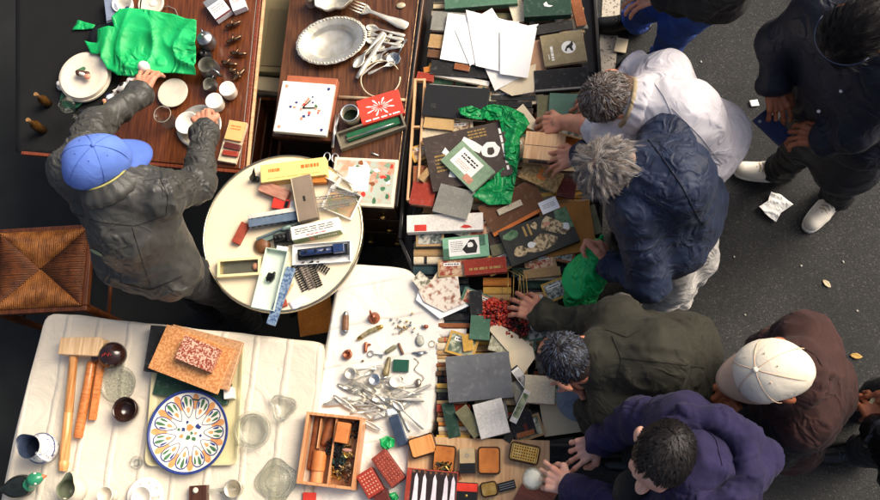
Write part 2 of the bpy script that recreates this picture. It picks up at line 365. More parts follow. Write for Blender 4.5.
def asphalt():
    m = bpy.data.materials.new('asphalt'); m.use_nodes = True
    nt = m.node_tree; n = nt.nodes; l = nt.links; b = n['Principled BSDF']; tc = n.new('ShaderNodeTexCoord')
    v = n.new('ShaderNodeTexVoronoi'); v.inputs['Scale'].default_value = 190; l.new(tc.outputs['Object'], v.inputs['Vector'])
    big = n.new('ShaderNodeTexNoise'); big.inputs['Scale'].default_value = 2.2; big.inputs['Detail'].default_value = 6; l.new(tc.outputs['Object'], big.inputs['Vector'])
    sp = n.new('ShaderNodeTexNoise'); sp.inputs['Scale'].default_value = 170; sp.inputs['Detail'].default_value = 2; l.new(tc.outputs['Object'], sp.inputs['Vector'])
    sep = n.new('ShaderNodeSeparateColor'); l.new(v.outputs['Color'], sep.inputs[0])
    r1 = n.new('ShaderNodeValToRGB'); e = r1.color_ramp.elements
    e[0].color = rgb((34, 35, 36)); e[0].position = .0; e[1].color = rgb((54, 54, 53)); e[1].position = .8
    x = e.new(.93); x.color = rgb((66, 65, 62)); x = e.new(1.); x.color = rgb((96, 93, 87))
    l.new(sep.outputs[0], r1.inputs[0])
    r2 = n.new('ShaderNodeValToRGB'); r2.color_ramp.elements[0].position = .35; r2.color_ramp.elements[1].position = .7
    r2.color_ramp.elements[0].color = (.32, .335, .36, 1); r2.color_ramp.elements[1].color = (.9, .9, .87, 1); l.new(big.outputs['Fac'], r2.inputs[0])
    mx = n.new('ShaderNodeMix'); mx.data_type = 'RGBA'; mx.blend_type = 'MULTIPLY'; mx.inputs[0].default_value = 1
    l.new(r1.outputs[0], mx.inputs[6]); l.new(r2.outputs[0], mx.inputs[7]); l.new(mx.outputs[2], b.inputs['Base Color'])
    b.inputs['Roughness'].default_value = .85
    bp = n.new('ShaderNodeBump'); bp.inputs['Strength'].default_value = .5; bp.inputs['Distance'].default_value = .004
    ad = n.new('ShaderNodeMath'); ad.operation = 'SUBTRACT'; l.new(sp.outputs['Fac'], ad.inputs[0]); l.new(v.outputs['Distance'], ad.inputs[1])
    l.new(ad.outputs[0], bp.inputs['Height']); l.new(bp.outputs[0], b.inputs['Normal'])
    return m

# ------------------------------------------------------------------ the setting
g = MB(); g.add([(-30, -30, 0), (30, -30, 0), (30, 30, 0), (-30, 30, 0)], [(0, 1, 2, 3)])
tag(g.build('ground', asphalt()), kind='structure')
mk = mat('worn_road_paint', (62, 60, 58), .8, col2=(186, 176, 160), scale=70, bump=.5, bscale=200, detail=5, thresh=(.33, .45))
q = poly_px([(607, -80), (625, -80), (620, 10), (613, 100), (606, 180), (588, 180), (597, 80), (602, 10)], .004)
g = MB(); g.add([(x, y, .004) for x, y in q], [tuple(range(len(q)))[::-1]])
tag(g.build('road_marking', mk), kind='structure')

# added black sheet, stands in for shade under the left-hand tables
def sheet(name, pts_px, z, material, amp=.01, res=.03, seed=1, label=None, cat=None, parent=None, scale=9., thick=.0015, group=None, smooth=True):
    """crumpled sheet with a photo outline, lying at height z"""
    pts = np.array(poly_px(pts_px, z)); c = pts.mean(0)
    bm = bmesh.new(); vs = [bm.verts.new((x-c[0], y-c[1], 0)) for x, y in pts]; f = bm.faces.new(vs)
    bmesh.ops.triangulate(bm, faces=[f])
    for _ in range(12):
        lg = [e for e in bm.edges if e.calc_length() > res*1.5]
        if not lg: break
        bmesh.ops.subdivide_edges(bm, edges=lg, cuts=1, use_grid_fill=False)
        bmesh.ops.triangulate(bm, faces=[x for x in bm.faces if len(x.verts) > 3])
    V = np.array([v.co for v in bm.verts])
    h = folds(V, scale, seed)*amp+amp*1.2
    h += amp*.5*(1-np.abs(2*vnoise(V*scale*.45+3, seed+4)-1))
    for v, a in zip(bm.verts, h): v.co.z = max(.0005, a)
    me = bpy.data.meshes.new(name); bm.normal_update()
    if sum(x.normal.z for x in bm.faces) < 0: bmesh.ops.reverse_faces(bm, faces=bm.faces)
    bm.to_mesh(me); bm.free()
    o = link(name, me, material, parent, smooth); o.location = (c[0], c[1], z)
    if thick: s = o.modifiers.new('solid', 'SOLIDIFY'); s.thickness = thick; s.offset = -1
    if label: tag(o, label, cat, group)
    return o
sheet('shade_sheet', [(-60, -60), (330, -60), (345, 120), (400, 300), (330, 520), (-60, 560)], .003, SHADE_BLACK, .012, .16, 5,
      'black tarpaulin added in place of shade on the asphalt under the stall tables', 'shade_sheet', scale=3.)  # added sheet: its black stands in for shade on the asphalt

# ------------------------------------------------------------------ tables
def table(label, q, z, thick, mats_top, mleg, inset=.06, trim=None, legr=.028):
    """plank-less table: top prism with photo corners, four legs"""
    pts = [np.array(p) for p in poly_px(q, z)]; c = sum(pts)/len(pts)
    t = thing('table', label, 'table', (c[0], c[1], 0))
    L = [(p-c) for p in pts]
    MB().prism([tuple(p) for p in L], z-thick, z).build('tabletop', mats_top, t, bevel=.004)
    sel = L if len(L) == 4 else [L[i] for i in (0, len(L)//3, len(L)//2, len(L)-1)]
    for p in sel:
        e = p*(1-inset/np.linalg.norm(p))
        MB().lathe([(legr*.7, 0), (legr*.8, .1), (legr, z-thick-.002)], 12, (e[0], e[1], 0)).build('leg', mleg, t, True)
    return t, c, L
Z1, Z2, Z3, Z4, Z5, Z6 = .76, .78, .83, .73, .712, .60
t1, c1, L1 = table('red brown varnished table with pale moulded edge holding the green paper', [(22, -60), (263, -60), (240, 169), (22, 150)], Z1, .03, W_RED, W_DK)
def strip(parent, c, a, b, z, w, h, m, name):
    a = U(*a, z)[:2]-c; b = U(*b, z)[:2]-c; d = b-a; L = np.linalg.norm(d); mid = (a+b)/2
    o = MB().box((0, 0, 0), (L, w, h)).build(name, m, parent, bevel=.0015)
    o.location = (mid[0], mid[1], z+h/2-.012); o.rotation_euler = (0, 0, math.atan2(d[1], d[0])); return o
strip(t1, c1, (265.5, -60), (242.5, 170), Z1, .016, .018, W_MAHO, 'edge_moulding')
strip(t1, c1, (269.5, -60), (247, 171), Z1, .012, .012, W_TAN, 'edge_moulding')
strip(t1, c1, (22, 153), (241, 172), Z1, .014, .018, W_MAHO, 'edge_moulding')

# dresser with a drawer front towards the bottom of the picture
q = [(297, -60), (432, -60), (396, 206), (334, 202), (331, 141), (272, 136)]
pts = [np.array(p) for p in poly_px(q, Z2)]; c2 = sum(pts)/len(pts); L2 = [p-c2 for p in pts]
t2 = thing('dresser', 'dark walnut dresser with drawer front, silver tray and cutlery laid on top', 'dresser', (c2[0], c2[1], 0))
MB().prism([tuple(p) for p in L2], Z2-.03, Z2).build('top', W_DK, t2, bevel=.003)
MB().prism([tuple(p*.965) for p in L2], .08, Z2-.032).build('carcass', W_FRONT, t2)
a, b = L2[3]*.965, L2[2]*.965; dv = b-a; ln = np.linalg.norm(dv); nv = np.array([dv[1], -dv[0]])/ln
for zz, hh in ((.67, .15), (.49, .17), (.28, .2)):
    m = (a+b)/2+nv*.008
    dr = MB().box((0, 0, 0), (ln*.93, .018, hh)).build('drawer', W_FRONT, t2, bevel=.003); dr.location = (m[0], m[1], zz); dr.rotation_euler = (0, 0, math.atan2(dv[1], dv[0]))
    for s in (-.25, .25):
        kn = MB().lathe([(.006, 0), (.006, .01), (.013, .016), (.012, .022), (0, .025)], 12).build('knob', BRASS, dr, True); kn.location = (s*ln, -.009, 0); kn.rotation_euler = (PI/2, 0, 0)
for p in L2:
    e = p*.9; MB().lathe([(.02, 0), (.028, .08)], 10, (e[0], e[1], 0)).build('foot', W_FRONT, t2, True)
strip(t2, c2, (428, -60), (396.5, 207), Z2, .010, .02, BLACK_METAL, 'edge_strip')
strip(t2, c2, (425.5, -60), (393.5, 207), Z2, .004, .018, BRONZE, 'edge_strip')

# round table
ct = (U(203, 232, Z3)+U(363, 232, Z3))/2; rt = np.linalg.norm(U(203, 232, Z3)-U(363, 232, Z3))/2
t3 = thing('round_table', 'small round table with cream top and metal band, crowded with toy trains', 'table', (ct[0], ct[1], 0))
MB().lathe([(0, Z3-.022), (rt*.972, Z3-.022), (rt*.972, Z3), (0, Z3)], 72).build('tabletop', CREAM_LAM, t3)
MB().lathe([(rt*.974, Z3-.028), (rt, Z3-.026), (rt+.003, Z3-.01), (rt, Z3+.003), (rt*.985, Z3+.005), (rt*.974, Z3+.001), (rt*.974, Z3-.028)], 72).build('metal_band', RIM_METAL, t3, True)
MB().lathe([(.03, .03), (.028, Z3-.023)], 16).build('column', BLACK_METAL, t3, True)
for k in range(4):
    a = PI/4+k*PI/2
    MB().tube([(0, 0, .06), (.12*math.cos(a), .12*math.sin(a), .05), (.25*math.cos(a), .25*math.sin(a), .012)], [.022, .018, .012], 8).build('foot', BLACK_METAL, t3, True)

def drape(name, label, q, z, drop, material, tab_label, seed=3, ripple=.02, amp=.0015):
    """table under a cloth: the cloth is a fine sheet that bends over the edge and hangs in folds"""
    table(tab_label, q, z-.006, .025, W_DK, W_DK, inset=.12)
    P = np.array(poly_px(q, z)); c = P.mean(0); n = len(P); per = []
    for i in range(n):
        a, b = P[i], P[(i+1) % n]; L = np.linalg.norm(b-a); k = max(2, int(L/.02))
        for j in range(k): per.append(a+(b-a)*j/k)
    per = np.array(per)
    ar = np.sum(P[:, 0]*np.roll(P[:, 1], -1)-np.roll(P[:, 0], -1)*P[:, 1])
    if ar < 0: per = per[::-1]
    m = len(per)
    for _ in range(3): per = .5*per+.25*(np.roll(per, 1, 0)+np.roll(per, -1, 0))
    tg = np.roll(per, -1, 0)-np.roll(per, 1, 0); nr = np.stack([tg[:, 1], -tg[:, 0]], 1); nr /= np.linalg.norm(nr, axis=1)[:, None]
    rings = []
    for s in (0., .12, .25, .4, .55, .7, .82, .91, .97, 1.): rings.append(np.c_[c+(per-c)*s if s else np.repeat(c[None], m, 0), np.full(m, z)])
    s = np.cumsum(np.linalg.norm(tg, axis=1)/2)
    w = np.sin(s*19+seed)+.6*np.sin(s*31+seed*2)+.4*np.sin(s*53)
    for d, o in ((.003, .006), (.012, .012), (.04, .016), (.1, .018), (.18, .02), (drop, .022)):
        off = o+ripple*(d/drop)*w+.01*(d/drop)
        rings.append(np.c_[per+nr*np.maximum(off, .004)[:, None], np.full(m, z-d)])
    V = np.concatenate(rings); V[:, 2] += np.where(V[:, 2] > z-.001, folds(V, 5, seed)*amp+amp, 0)
    F = []
    for r in range(len(rings)-1):
        for i in range(m): F.append((r*m+i, r*m+(i+1) % m, (r+1)*m+(i+1) % m, (r+1)*m+i))
    V[:, :2] -= c
    me = bpy.data.meshes.new(name); me.from_pydata(V.tolist(), [], [f[::-1] for f in F]); me.validate(); me.update()
    bm = bmesh.new(); bm.from_mesh(me); bmesh.ops.remove_doubles(bm, verts=bm.verts, dist=1e-5); bmesh.ops.recalc_face_normals(bm, faces=bm.faces)
    bm.to_mesh(me); bm.free()
    o = link(name, me, material, None, True); o.location = (c[0], c[1], 0)
    return tag(o, label, 'tablecloth')
drape('tablecloth', 'off white linen cloth under the painted plate, mallet and glassware', [(47, 315), (320, 345), (313, 420), (303, 560), (-12, 570), (18, 425)], Z4, .42, CLOTH,
      'plain table hidden under the off white linen cloth', 3)
drape('paper_cover', 'bright white cover under the heap of old cutlery and pocket knives', [(341, 271), (352, 266), (408, 271), (441, 317), (434, 380), (424, 450), (415, 560), (312, 560), (318, 410), (334, 310)], Z5, .3, CLOTH2,
      'plain table hidden under the bright white cover with cutlery', 8, .022, .002)

# book table: a shallow tray on legs
TQ = [(424, -50), (590, -50), (601, 120), (598, 300), (592, 446), (432, 446), (427, 300), (403, 245)]
pts = [np.array(p) for p in poly_px(TQ, Z6)]; c6 = sum(pts)/len(pts); L6 = [p-c6 for p in pts]
t6 = thing('book_table', 'long dark trestle tray crammed with second hand books', 'table', (c6[0], c6[1], 0))
BLK_WOOD = wood('black_stained_wood', (16, 14, 13), (34, 29, 25), .5, .2)
MB().prism([tuple(p) for p in L6], Z6-.025, Z6).build('tray_floor', BLK_WOOD, t6)
for i in range(len(L6)):
    a, b = L6[i], L6[(i+1) % len(L6)]; d = b-a
    o = MB().box((0, 0, 0), (np.linalg.norm(d)-.004, .014, .09)).build('rail', BLK_WOOD, t6, bevel=.002); m = (a+b)/2
    o.location = (m[0], m[1], Z6+.0455); o.rotation_euler = (0, 0, math.atan2(d[1], d[0]))
for i in (0, 1, 3, 4):
    e = L6[i]*.92; MB().box((e[0], e[1], (Z6-.025)/2), (.045, .045, Z6-.027)).build('leg', BLK_WOOD, t6)

# ------------------------------------------------------------------ books
COLS = {}
def cloth(cname, c, rough=.7):
    return mat('cloth_'+cname, c, rough, var=.13, scale=130, bump=.3, bscale=600, detail=8, wear=tuple(int(x+(190-x)*.55) for x in c))
BK = {k: cloth(k, v) for k, v in dict(green=(74, 112, 88), dark_green=(30, 62, 46), light_green=(134, 160, 128), mint=(126, 178, 142), black=(26, 26, 27), charcoal=(46, 46, 44),
      brown=(108, 70, 42), dark_brown=(66, 50, 42), tan=(176, 140, 92), red=(158, 52, 32), orange=(198, 122, 44), cream=(216, 200, 168), white=(230, 224, 212), grey=(136, 134, 124),
      blue_grey=(122, 126, 132), olive=(118, 114, 82), teal=(34, 58, 62), yellow=(206, 160, 70), maroon=(94, 34, 28), rust=(146, 84, 44)).items()}
def put(o, c, z, yaw): o.location = (float(c[0]), float(c[1]), z); o.rotation_euler = (0, 0, yaw); return o
def book(q, zb, t, cover, spine, label, pages=PAGES, prints=None, tilt=0., group=None, roll=0., name='book', soft=False):
    """lying book from its four photo corners; spine on side L R T or B; prints = [(material, polygon in 0..1)]"""
    c, w, h, yaw = frame(q, zb+t)
    o = thing(name, label, 'book', (c[0], c[1], zb), yaw, group)
    if tilt or roll: o.rotation_euler = (roll, tilt, yaw)
    m = MB(); bt = .0012 if soft else .0028
    m.box((0, 0, bt/2), (w, h, bt)); m.box((0, 0, t-bt/2), (w, h, bt))
    sp = .003; e = .0004
    if spine in 'LR': s = -1 if spine == 'L' else 1; m.box((s*(w/2-sp/2+e), 0, t/2), (sp, h-.0006, t-2*bt+.0002))
    else: s = 1 if spine == 'T' else -1; m.box((0, s*(h/2-sp/2+e), t/2), (w-.0006, sp, t-2*bt+.0002))
    m.build('cover', cover, o, bevel=.0012)
    i = .004; pw, ph, px, py = w-2*i, h-2*i, 0, 0
    if spine in 'LR': pw = w-i-.004; px = (-1 if spine == 'R' else 1)*-.001
    else: ph = h-i-.004
    MB().box((px, py, t/2), (pw, ph, t-2*bt-.0004)).build('page_block', pages, o)
    if prints: flat_print(o, w, h, t, prints)
    return o
def flat_print(o, w, h, t, prints, name='cover_print'):
    mats = []; m = MB()
    for k, (pm, poly) in enumerate(prints):
        if pm not in mats: mats.append(pm)
        z = t+.0004+.00025*k/max(1, len(prints))*4
        P = [((x-.5)*w, (y-.5)*h) for x, y in poly]
        a = sum(P[i][0]*P[(i+1) % len(P)][1]-P[(i+1) % len(P)][0]*P[i][1] for i in range(len(P)))
        if a < 0: P = P[::-1]
        m.add([(x, y, z) for x, y in P], [tuple(range(len(P)))], mats.index(pm))
    return m.build(name, mats, o)
def R4(x0, y0, x1, y1): return [(x0, y0), (x1, y0), (x1, y1), (x0, y1)]
def lines(m, x0, y0, x1, y1, n, fill=.5, seed=0, vert=False):
    """rows of unreadable print: short dashes"""
    r = random.Random(seed); out = []
    for i in range(n):
        a = y0+(y1-y0)*(i+.5-fill/2)/n; b = a+(y1-y0)*fill/n; x = x0
        while x < x1:
            e = min(x1, x+(x1-x0)*r.uniform(.06, .22)); P = R4(x, a, e, b)
            out.append((m, [(q[1], q[0]) for q in P] if vert else P)); x = e+(x1-x0)*r.uniform(.02, .06)
    return out
def ellip(cx, cy, rx, ry, n=18, wob=0., seed=0):
    r = random.Random(seed)
    return [(cx+rx*math.cos(2*PI*i/n)*(1+wob*r.uniform(-1, 1)), cy+ry*math.sin(2*PI*i/n)*(1+wob*r.uniform(-1, 1))) for i in range(n)]

# standing books, spine up, packed in rows (the layer the loose books lie on)
FORE = mat('fore_edge_pages', (190, 168, 128), .9, col2=(222, 206, 172), scale=60, stretch=(.06, 30, .06), bump=.5)
FORE2 = mat('browned_fore_edge', (150, 118, 78), .9, col2=(186, 158, 114), scale=60, stretch=(.06, 30, .06), bump=.5)
def spine_book(c, L, wd, ht, yaw, cover, zb, label, band=None, fore=False):
    o = thing('book', label, 'book', (c[0], c[1], zb), yaw, 'books standing spine up in the packed rows')
    if fore:
        bt = .0028
        MB().box((0, wd/2-bt/2, ht/2), (L, bt, ht)).box((0, -wd/2+bt/2, ht/2), (L, bt, ht)).build('cover', cover, o, bevel=.0008)
        MB().box((0, 0, ht/2-.002), (L-.006, wd-2*bt-.0004, ht-.008)).build('page_block', rr.choice([FORE, FORE2]), o); return o
    m = MB(); n = 6; pr = [(-wd/2, 0), (-wd/2, ht-wd*.22)]
    pr += [(-wd/2*math.cos(PI*i/n), ht-wd*.22+wd*.22*math.sin(PI*i/n)) for i in range(1, n)]+[(wd/2, ht-wd*.22), (wd/2, 0)]
    k = len(pr)
    m.add([(-L/2, y, z) for y, z in pr]+[(L/2, y, z) for y, z in pr], [tuple(range(k)), tuple(range(k, 2*k))[::-1]]+[(i, k+i, k+(i+1) % k, (i+1) % k) for i in range(k-1)])
    m.build('cover', cover, o)
    if band:
        bm_, x0, x1 = band; b = MB(); e = .0006
        pb = [(y*1.01, z+e) for y, z in pr[1:-1]]; kk = len(pb)
        b.add([(L*x0, y, z) for y, z in pb]+[(L*x1, y, z) for y, z in pb], [(i, kk+i, kk+i+1, i+1) for i in range(kk-1)])
        b.build('spine_label', bm_, o)
    return o
ROWC = ['tan', 'brown', 'cream', 'olive', 'rust', 'tan', 'grey', 'brown', 'yellow', 'maroon', 'green', 'cream', 'tan', 'teal', 'orange', 'red', 'dark_brown']
CN = lambda k: k.replace('_', ' ')
rr = random.Random(4)
def row(place, xa, xb, y0, y1, ztop, cols=None, wpx=(6, 10), skew=0.):
    """a column of books whose spines run across the picture, from photo y0 down to y1"""
    y = y0; i = 0
    while y < y1:
        wp = rr.uniform(*wpx) if cols is None else cols[i % len(cols)][1]
        cn = rr.choice(ROWC) if cols is None else cols[i % len(cols)][0]
        ht = ztop-Z6+(rr.uniform(-.02, .01) if cols is None else rr.uniform(-.008, .004))
        xL = xa+rr.uniform(0, 3); xR = xb-rr.uniform(0, 5)
        yc = y+wp/2+rr.uniform(-.3, .3); zt = Z6+ht
        a = U(xL, yc-skew/2, zt)[:2]; b = U(xR, yc+skew/2, zt)[:2]; d = b-a
        wd = np.linalg.norm(U((xa+xb)/2, y, zt)-U((xa+xb)/2, y+wp, zt))*.93
        bd = None
        if rr.random() < .5: s = rr.uniform(-.4, .2); bd = (rr.choice([GOLD_I, RED_P, BLACK_I, BK['maroon']]), s, s+rr.uniform(.03, .15))
        fo = cols is None and rr.random() < .3
        spine_book((a+b)/2, np.linalg.norm(d), wd, ht, math.atan2(d[1], d[0])+rr.uniform(-.012, .012), BK[cn], Z6, CN(cn)+(' book standing pages up, ' if fo else ' book standing spine up, ')+({GOLD_I: 'gold', RED_P: 'red', BLACK_I: 'black', BK['maroon']: 'maroon'}[bd[0]]+' spine label' if bd and not fo else ('plain boards' if fo else 'plain spine'))+', '+place, None if fo else bd, fo)
        y += wp; i += 1
row("under the left end of loose sheets", 431, 472, 2, 62, .705)
row("under the black leather folder", 426, 468, 62, 112, .705)
row("under the brown portfolio's left side", 420, 466, 112, 208, .705, skew=1)
row("left of the mint green book", 411, 447, 240, 264, .715, [('olive', 8), ('tan', 8), ('cream', 8)])
row("under the white spined book", 410, 462, 211, 239, .70, [('black', 9), ('charcoal', 10)])
row("around the comic pages", 412, 470, 265, 322, .70, [('teal', 10), ('charcoal', 9), ('teal', 9), ('black', 9)])
row("in the row left of blue grey hardback", 436, 471, 323, 436, .72, [('rust', 5), ('white', 9), ('tan', 5), ('cream', 8), ('tan', 5), ('tan', 4), ('cream', 4), ('rust', 4), ('tan', 4), ('brown', 5), ('black', 7), ('yellow', 5), ('olive', 4),
    ('black', 8), ('tan', 4), ('red', 8), ('rust', 5), ('tan', 5), ('orange', 4), ('cream', 5), ('tan', 4), ('yellow', 5)])
row("under the loose white sheets", 474, 531, 2, 130, .70)
row("under the brown portfolio's right side", 470, 528, 130, 262, .70)
row("beside the coral beads", 482, 514, 277, 320, .715, [('orange', 9), ('yellow', 8), ('tan', 7), ('orange', 7), ('brown', 6), ('maroon', 7)])
row("under the blue grey hardback", 473, 530, 322, 436, .70)
row("near the khaki emblem book", 534, 586, 6, 128, .70)
row("under the illustrated book", 532, 592, 130, 275, .70)
row("between coral beads and carrier bag", 517, 563, 276, 330, .715, [('cream', 4), ('dark_green', 9), ('black', 7), ('tan', 5), ('olive', 5), ('cream', 5), ('dark_brown', 8)])
row("beneath the olive jacketed person", 533, 596, 331, 384, .70)
ZR = .722       # top of the packed rows

B = BK
book([(444, -8), (517, -10), (518, 3), (445, 9)], ZR+.002, .03, B['green'], 'B', 'plain green clothbound book lying above the loose white sheets')
book([(523, -12), (570, -13), (572, 14), (524, 17)], ZR+.002, .045, B['dark_green'], 'B', 'thick dark green book with small white mark on its cover',
     prints=[(WHITE_P, [(.42, .42), (.48, .5), (.52, .38), (.62, .34), (.55, .3), (.44, .34)])])
book([(433, 10), (470, 14), (468, 32), (430, 30)], ZR, .02, B['grey'], 'T', 'worn grey book poking out beside the loose white sheets', PAGES_W)
book([(508, -6), (519, -8), (528, 18), (512, 26)], ZR, .012, mat('speckled_paper', (214, 198, 164), .8, col2=(236, 226, 200), scale=180, bump=.1), 'L', 'narrow cream speckled pamphlet between the two green books', soft=True)
book([(528, 26), (572, 20), (574, 29), (530, 35)], ZR, .02, B['charcoal'], 'B', 'dark flat book edged by pale pages above the tan emblem book', PAGES_W)
TANB = mat('khaki_boards', (150, 136, 102), .75, var=.1, scale=90, bump=.25, bscale=400, wear=(190, 178, 148))
book([(544, 38), (580, 27), (589, 60), (541, 67)], ZR+.02, .018, TANB, 'L', 'khaki book with white oval horse emblem and white upright title',
     prints=[(WHITE_P, ellip(.62, .5, .17, .2)), (BLACK_I, [(.52, .42), (.58, .55), (.66, .6), (.72, .7), (.74, .58), (.7, .5), (.72, .36), (.67, .38), (.63, .48), (.58, .46), (.56, .36)])]
     + lines(WHITE_P, .15, .18, .62, .26, 1, .8, 3, True)+lines(WHITE_P, .2, .12, .36, .15, 1, .7, 5, True))
book([(521, 42), (547, 40), (540, 66), (522, 80)], ZR, .012, mat('pinkish_tan_board', (184, 146, 116), .8, var=.1), 'L', 'pinkish tan thin book under the khaki emblem book')
book([(534, 68), (586, 69), (591, 88), (535, 92)], ZR+.005, .03, B['black'], 'B', 'black book with grey lower edge beside the white haired bending man', prints=[(B['grey'], R4(0, .02, 1, .1))])
book([(537, 95), (557, 95), (552, 124), (537, 126)], ZR, .022, B['olive'], 'L', 'olive book partly under a slanting green book')
book([(556, 95), (590, 93), (586, 117), (542, 128)], ZR+.023, .015, mat('sea_green_boards', (84, 118, 100), .55, var=.15, scale=20), 'L', 'sea green book fanned over the olive one')
for i, (x0, y0, x1, y1, cn) in enumerate([(487, 100, 532, 106, 'black'), (488, 107, 533, 113, 'dark_brown'), (491, 94, 536, 99, 'charcoal')]):
    book([(x0, y0), (x1, y0+2), (x1, y1+2), (x0, y1)], ZR+.002, .015, B[cn], 'B', ['black slim book under the white sheets', 'dark brown slim book under the white sheets', 'charcoal slim book under the white sheets'][i])
# black folder books on the left
book([(433, 56), (485, 68), (489, 84), (431, 68)], ZR+.004, .022, B['black'], 'B', 'slanting black book with long white page edge below the loose sheets', PAGES_W)
book([(436, 69), (489, 83), (488, 88), (435, 74)], ZR+.002, .016, B['white'], 'B', 'thin white book seen edge on below the slanting black book', PAGES_W)
book([(418, 71), (434, 74), (433, 82), (416, 78)], ZR+.003, .02, B['red'], 'B', 'small red orange book corner above the wooden frame')
book([(423, 65), (437, 67), (441, 71), (424, 71)], ZR+.003, .012, B['orange'], 'B', 'small orange brown booklet above the red one')
book([(425, 80), (489, 91), (486, 122), (424, 114)], ZR+.012, .03, mat('black_leatherette', (22, 22, 24), .45, var=.2, scale=80, bump=.3), 'R', 'large plain black leather folder beside the wooden frame',
     prints=[(B['grey'], R4(.05, .965, .88, .99)), (B['charcoal'], R4(.12, .25, .2, .4))])
o = book([(424, 115), (454, 121), (452, 131), (424, 127)], ZR, .035, mat('kraft_box', (190, 156, 104), .8, var=.08, scale=30), 'R', 'tan card slipcase below the black leather folder', PAGES_W, name='slipcase')
o['category'] = 'slipcase'
# wooden frame standing in the tray
c, w, h, yaw = frame([(416, 78), (425, 78), (419, 200), (404, 200)], ZR+.03)
o = thing('wooden_frame', 'narrow open wooden rack lying along the edge of the book table', 'rack', (c[0], c[1], ZR), yaw)  # a wooden frame, only labelled as a rack
for s in (-1, 1):
    MB().box((s*(w/2-.005), 0, .014), (.009, h, .028)).build('frame_side', W_TAN, o, bevel=.001)
    MB().box((0, s*(h/2-.005), .014), (w-.0195, .009, .026)).build('frame_end', W_TAN, o, bevel=.001)
MB().box((0, h*.1, .012), (w-.0195, .008, .02)).build('divider', W_TAN, o)
# reddish books under the big brown portfolio
book([(414, 165), (432, 166), (435, 185), (412, 185)], ZR, .022, B['rust'], 'L', 'rust red book beside the wooden frame below the brown portfolio')
book([(415, 181), (436, 184), (434, 206), (407, 204)], ZR+.001, .03, B['red'], 'T', 'brick red book above the white spined book')
book([(418, 178), (427, 167), (432, 171), (423, 182)], ZR+.025, .02, B['tan'], 'L', 'small tan notebook tilted over the rust red book')
book([(423, 128), (450, 132), (448, 140), (422, 138)], ZR, .02, B['cream'], 'T', 'cream book under the tan slipcase', PAGES_W)
# big dark brown portfolio with green book on it
PORT = mat('brown_record_sleeve', (66, 54, 47), .5, var=.1, scale=60, bump=.1, wear=(130, 116, 100))
book([(421, 137), (502, 122), (516, 175), (434, 190)], ZR+.03, .02, PORT, 'L', 'large dark brown portfolio printed with pale figures and gold lettering',
     prints=[(WHITE_P, ellip(.78, .52, .11, .15, 14, .1, 2)), (WHITE_P, [(.42, .72), (.5, .86), (.62, .72), (.7, .6), (.64, .5), (.55, .6)]), (WHITE_P, [(.2, .66), (.25, .74), (.3, .6), (.26, .52)]),
             (WHITE_P, [(.22, .2), (.26, .34), (.3, .3), (.3, .16)]), (PORT, ellip(.78, .5, .05, .08, 8, .2, 3))]
     + lines(GOLD_I, .55, .78, .78, .95, 3, .5, 2)+lines(GOLD_I, .1, .3, .24, .64, 5, .5, 6)+lines(WHITE_P, .1, .92, .9, .955, 1, .8, 8, True))
book([(462, 141), (496, 171), (473, 192), (440, 160)], ZR+.051, .016, B['light_green'], 'B', 'light green paperback with cream title panel lying on the brown portfolio', PAGES_W,
     prints=[(WHITE_P, R4(.14, .22, .74, .88)), (PINK_I, R4(.6, .08, .82, .3))]+lines(BLACK_I, .24, .56, .66, .78, 2, .5, 4)+lines(PINK_I, .24, .3, .58, .5, 3, .3, 9))
book([(441, 183), (475, 192), (467, 220), (432, 211)], ZR+.03, .024, B['grey'], 'T', 'plain grey hardback overlapping the corner of the brown portfolio', PAGES_W)
book([(478, 206), (531, 179), (549, 206), (494, 238)], ZR+.004, .024, B['brown'], 'B', 'wide brown book with orange lower edge beside the green bag', prints=[(ORANGE_P, R4(0, .0, 1, .1))])
# white spined book
o = book([(404, 209), (484, 219), (482, 231), (410, 231)], ZR+.004, .035, B['white'], 'B', 'white spined book with red spine label below the grey hardback', PAGES_W,
     prints=[(RED_P, R4(.1, .05, .26, .42)), (RED_P, [(.7, .2), (.76, .34), (.82, .28), (.86, .16), (.76, .12)])])
book([(444, 239), (487, 233), (490, 254), (442, 262)], ZR+.008, .016, B['mint'], 'L', 'mint green book with engraved portrait panel above the red book', PAGES_W,
     prints=[(BK['green'], R4(0, 0, .14, .5)), (BK['green'], R4(.8, .5, .93, 1)), (WHITE_P, R4(.13, .13, .8, .9)), (PINK_I, ellip(.62, .58, .09, .17, 12, .2, 4)), (BLACK_I, [(.42, .4), (.52, .62), (.6, .82), (.7, .8), (.76, .5), (.72, .2), (.5, .2)]), (WHITE_P, ellip(.6, .58, .07, .13, 10, .2, 9))]
     + lines(B['grey'], .17, .3, .44, .8, 6, .35, 7))
book([(464, 260), (505, 256), (508, 272), (464, 275)], ZR+.003, .03, B['red'], 'B', 'thick brick red book with worn gilt lettering on its side', prints=lines(GOLD_I, .12, .2, .9, .5, 1, .5, 3))
book([(513, 245), (540, 252), (537, 262), (512, 258)], ZR, .02, B['tan'], 'L', 'tan book peeping out left of the big illustrated book')
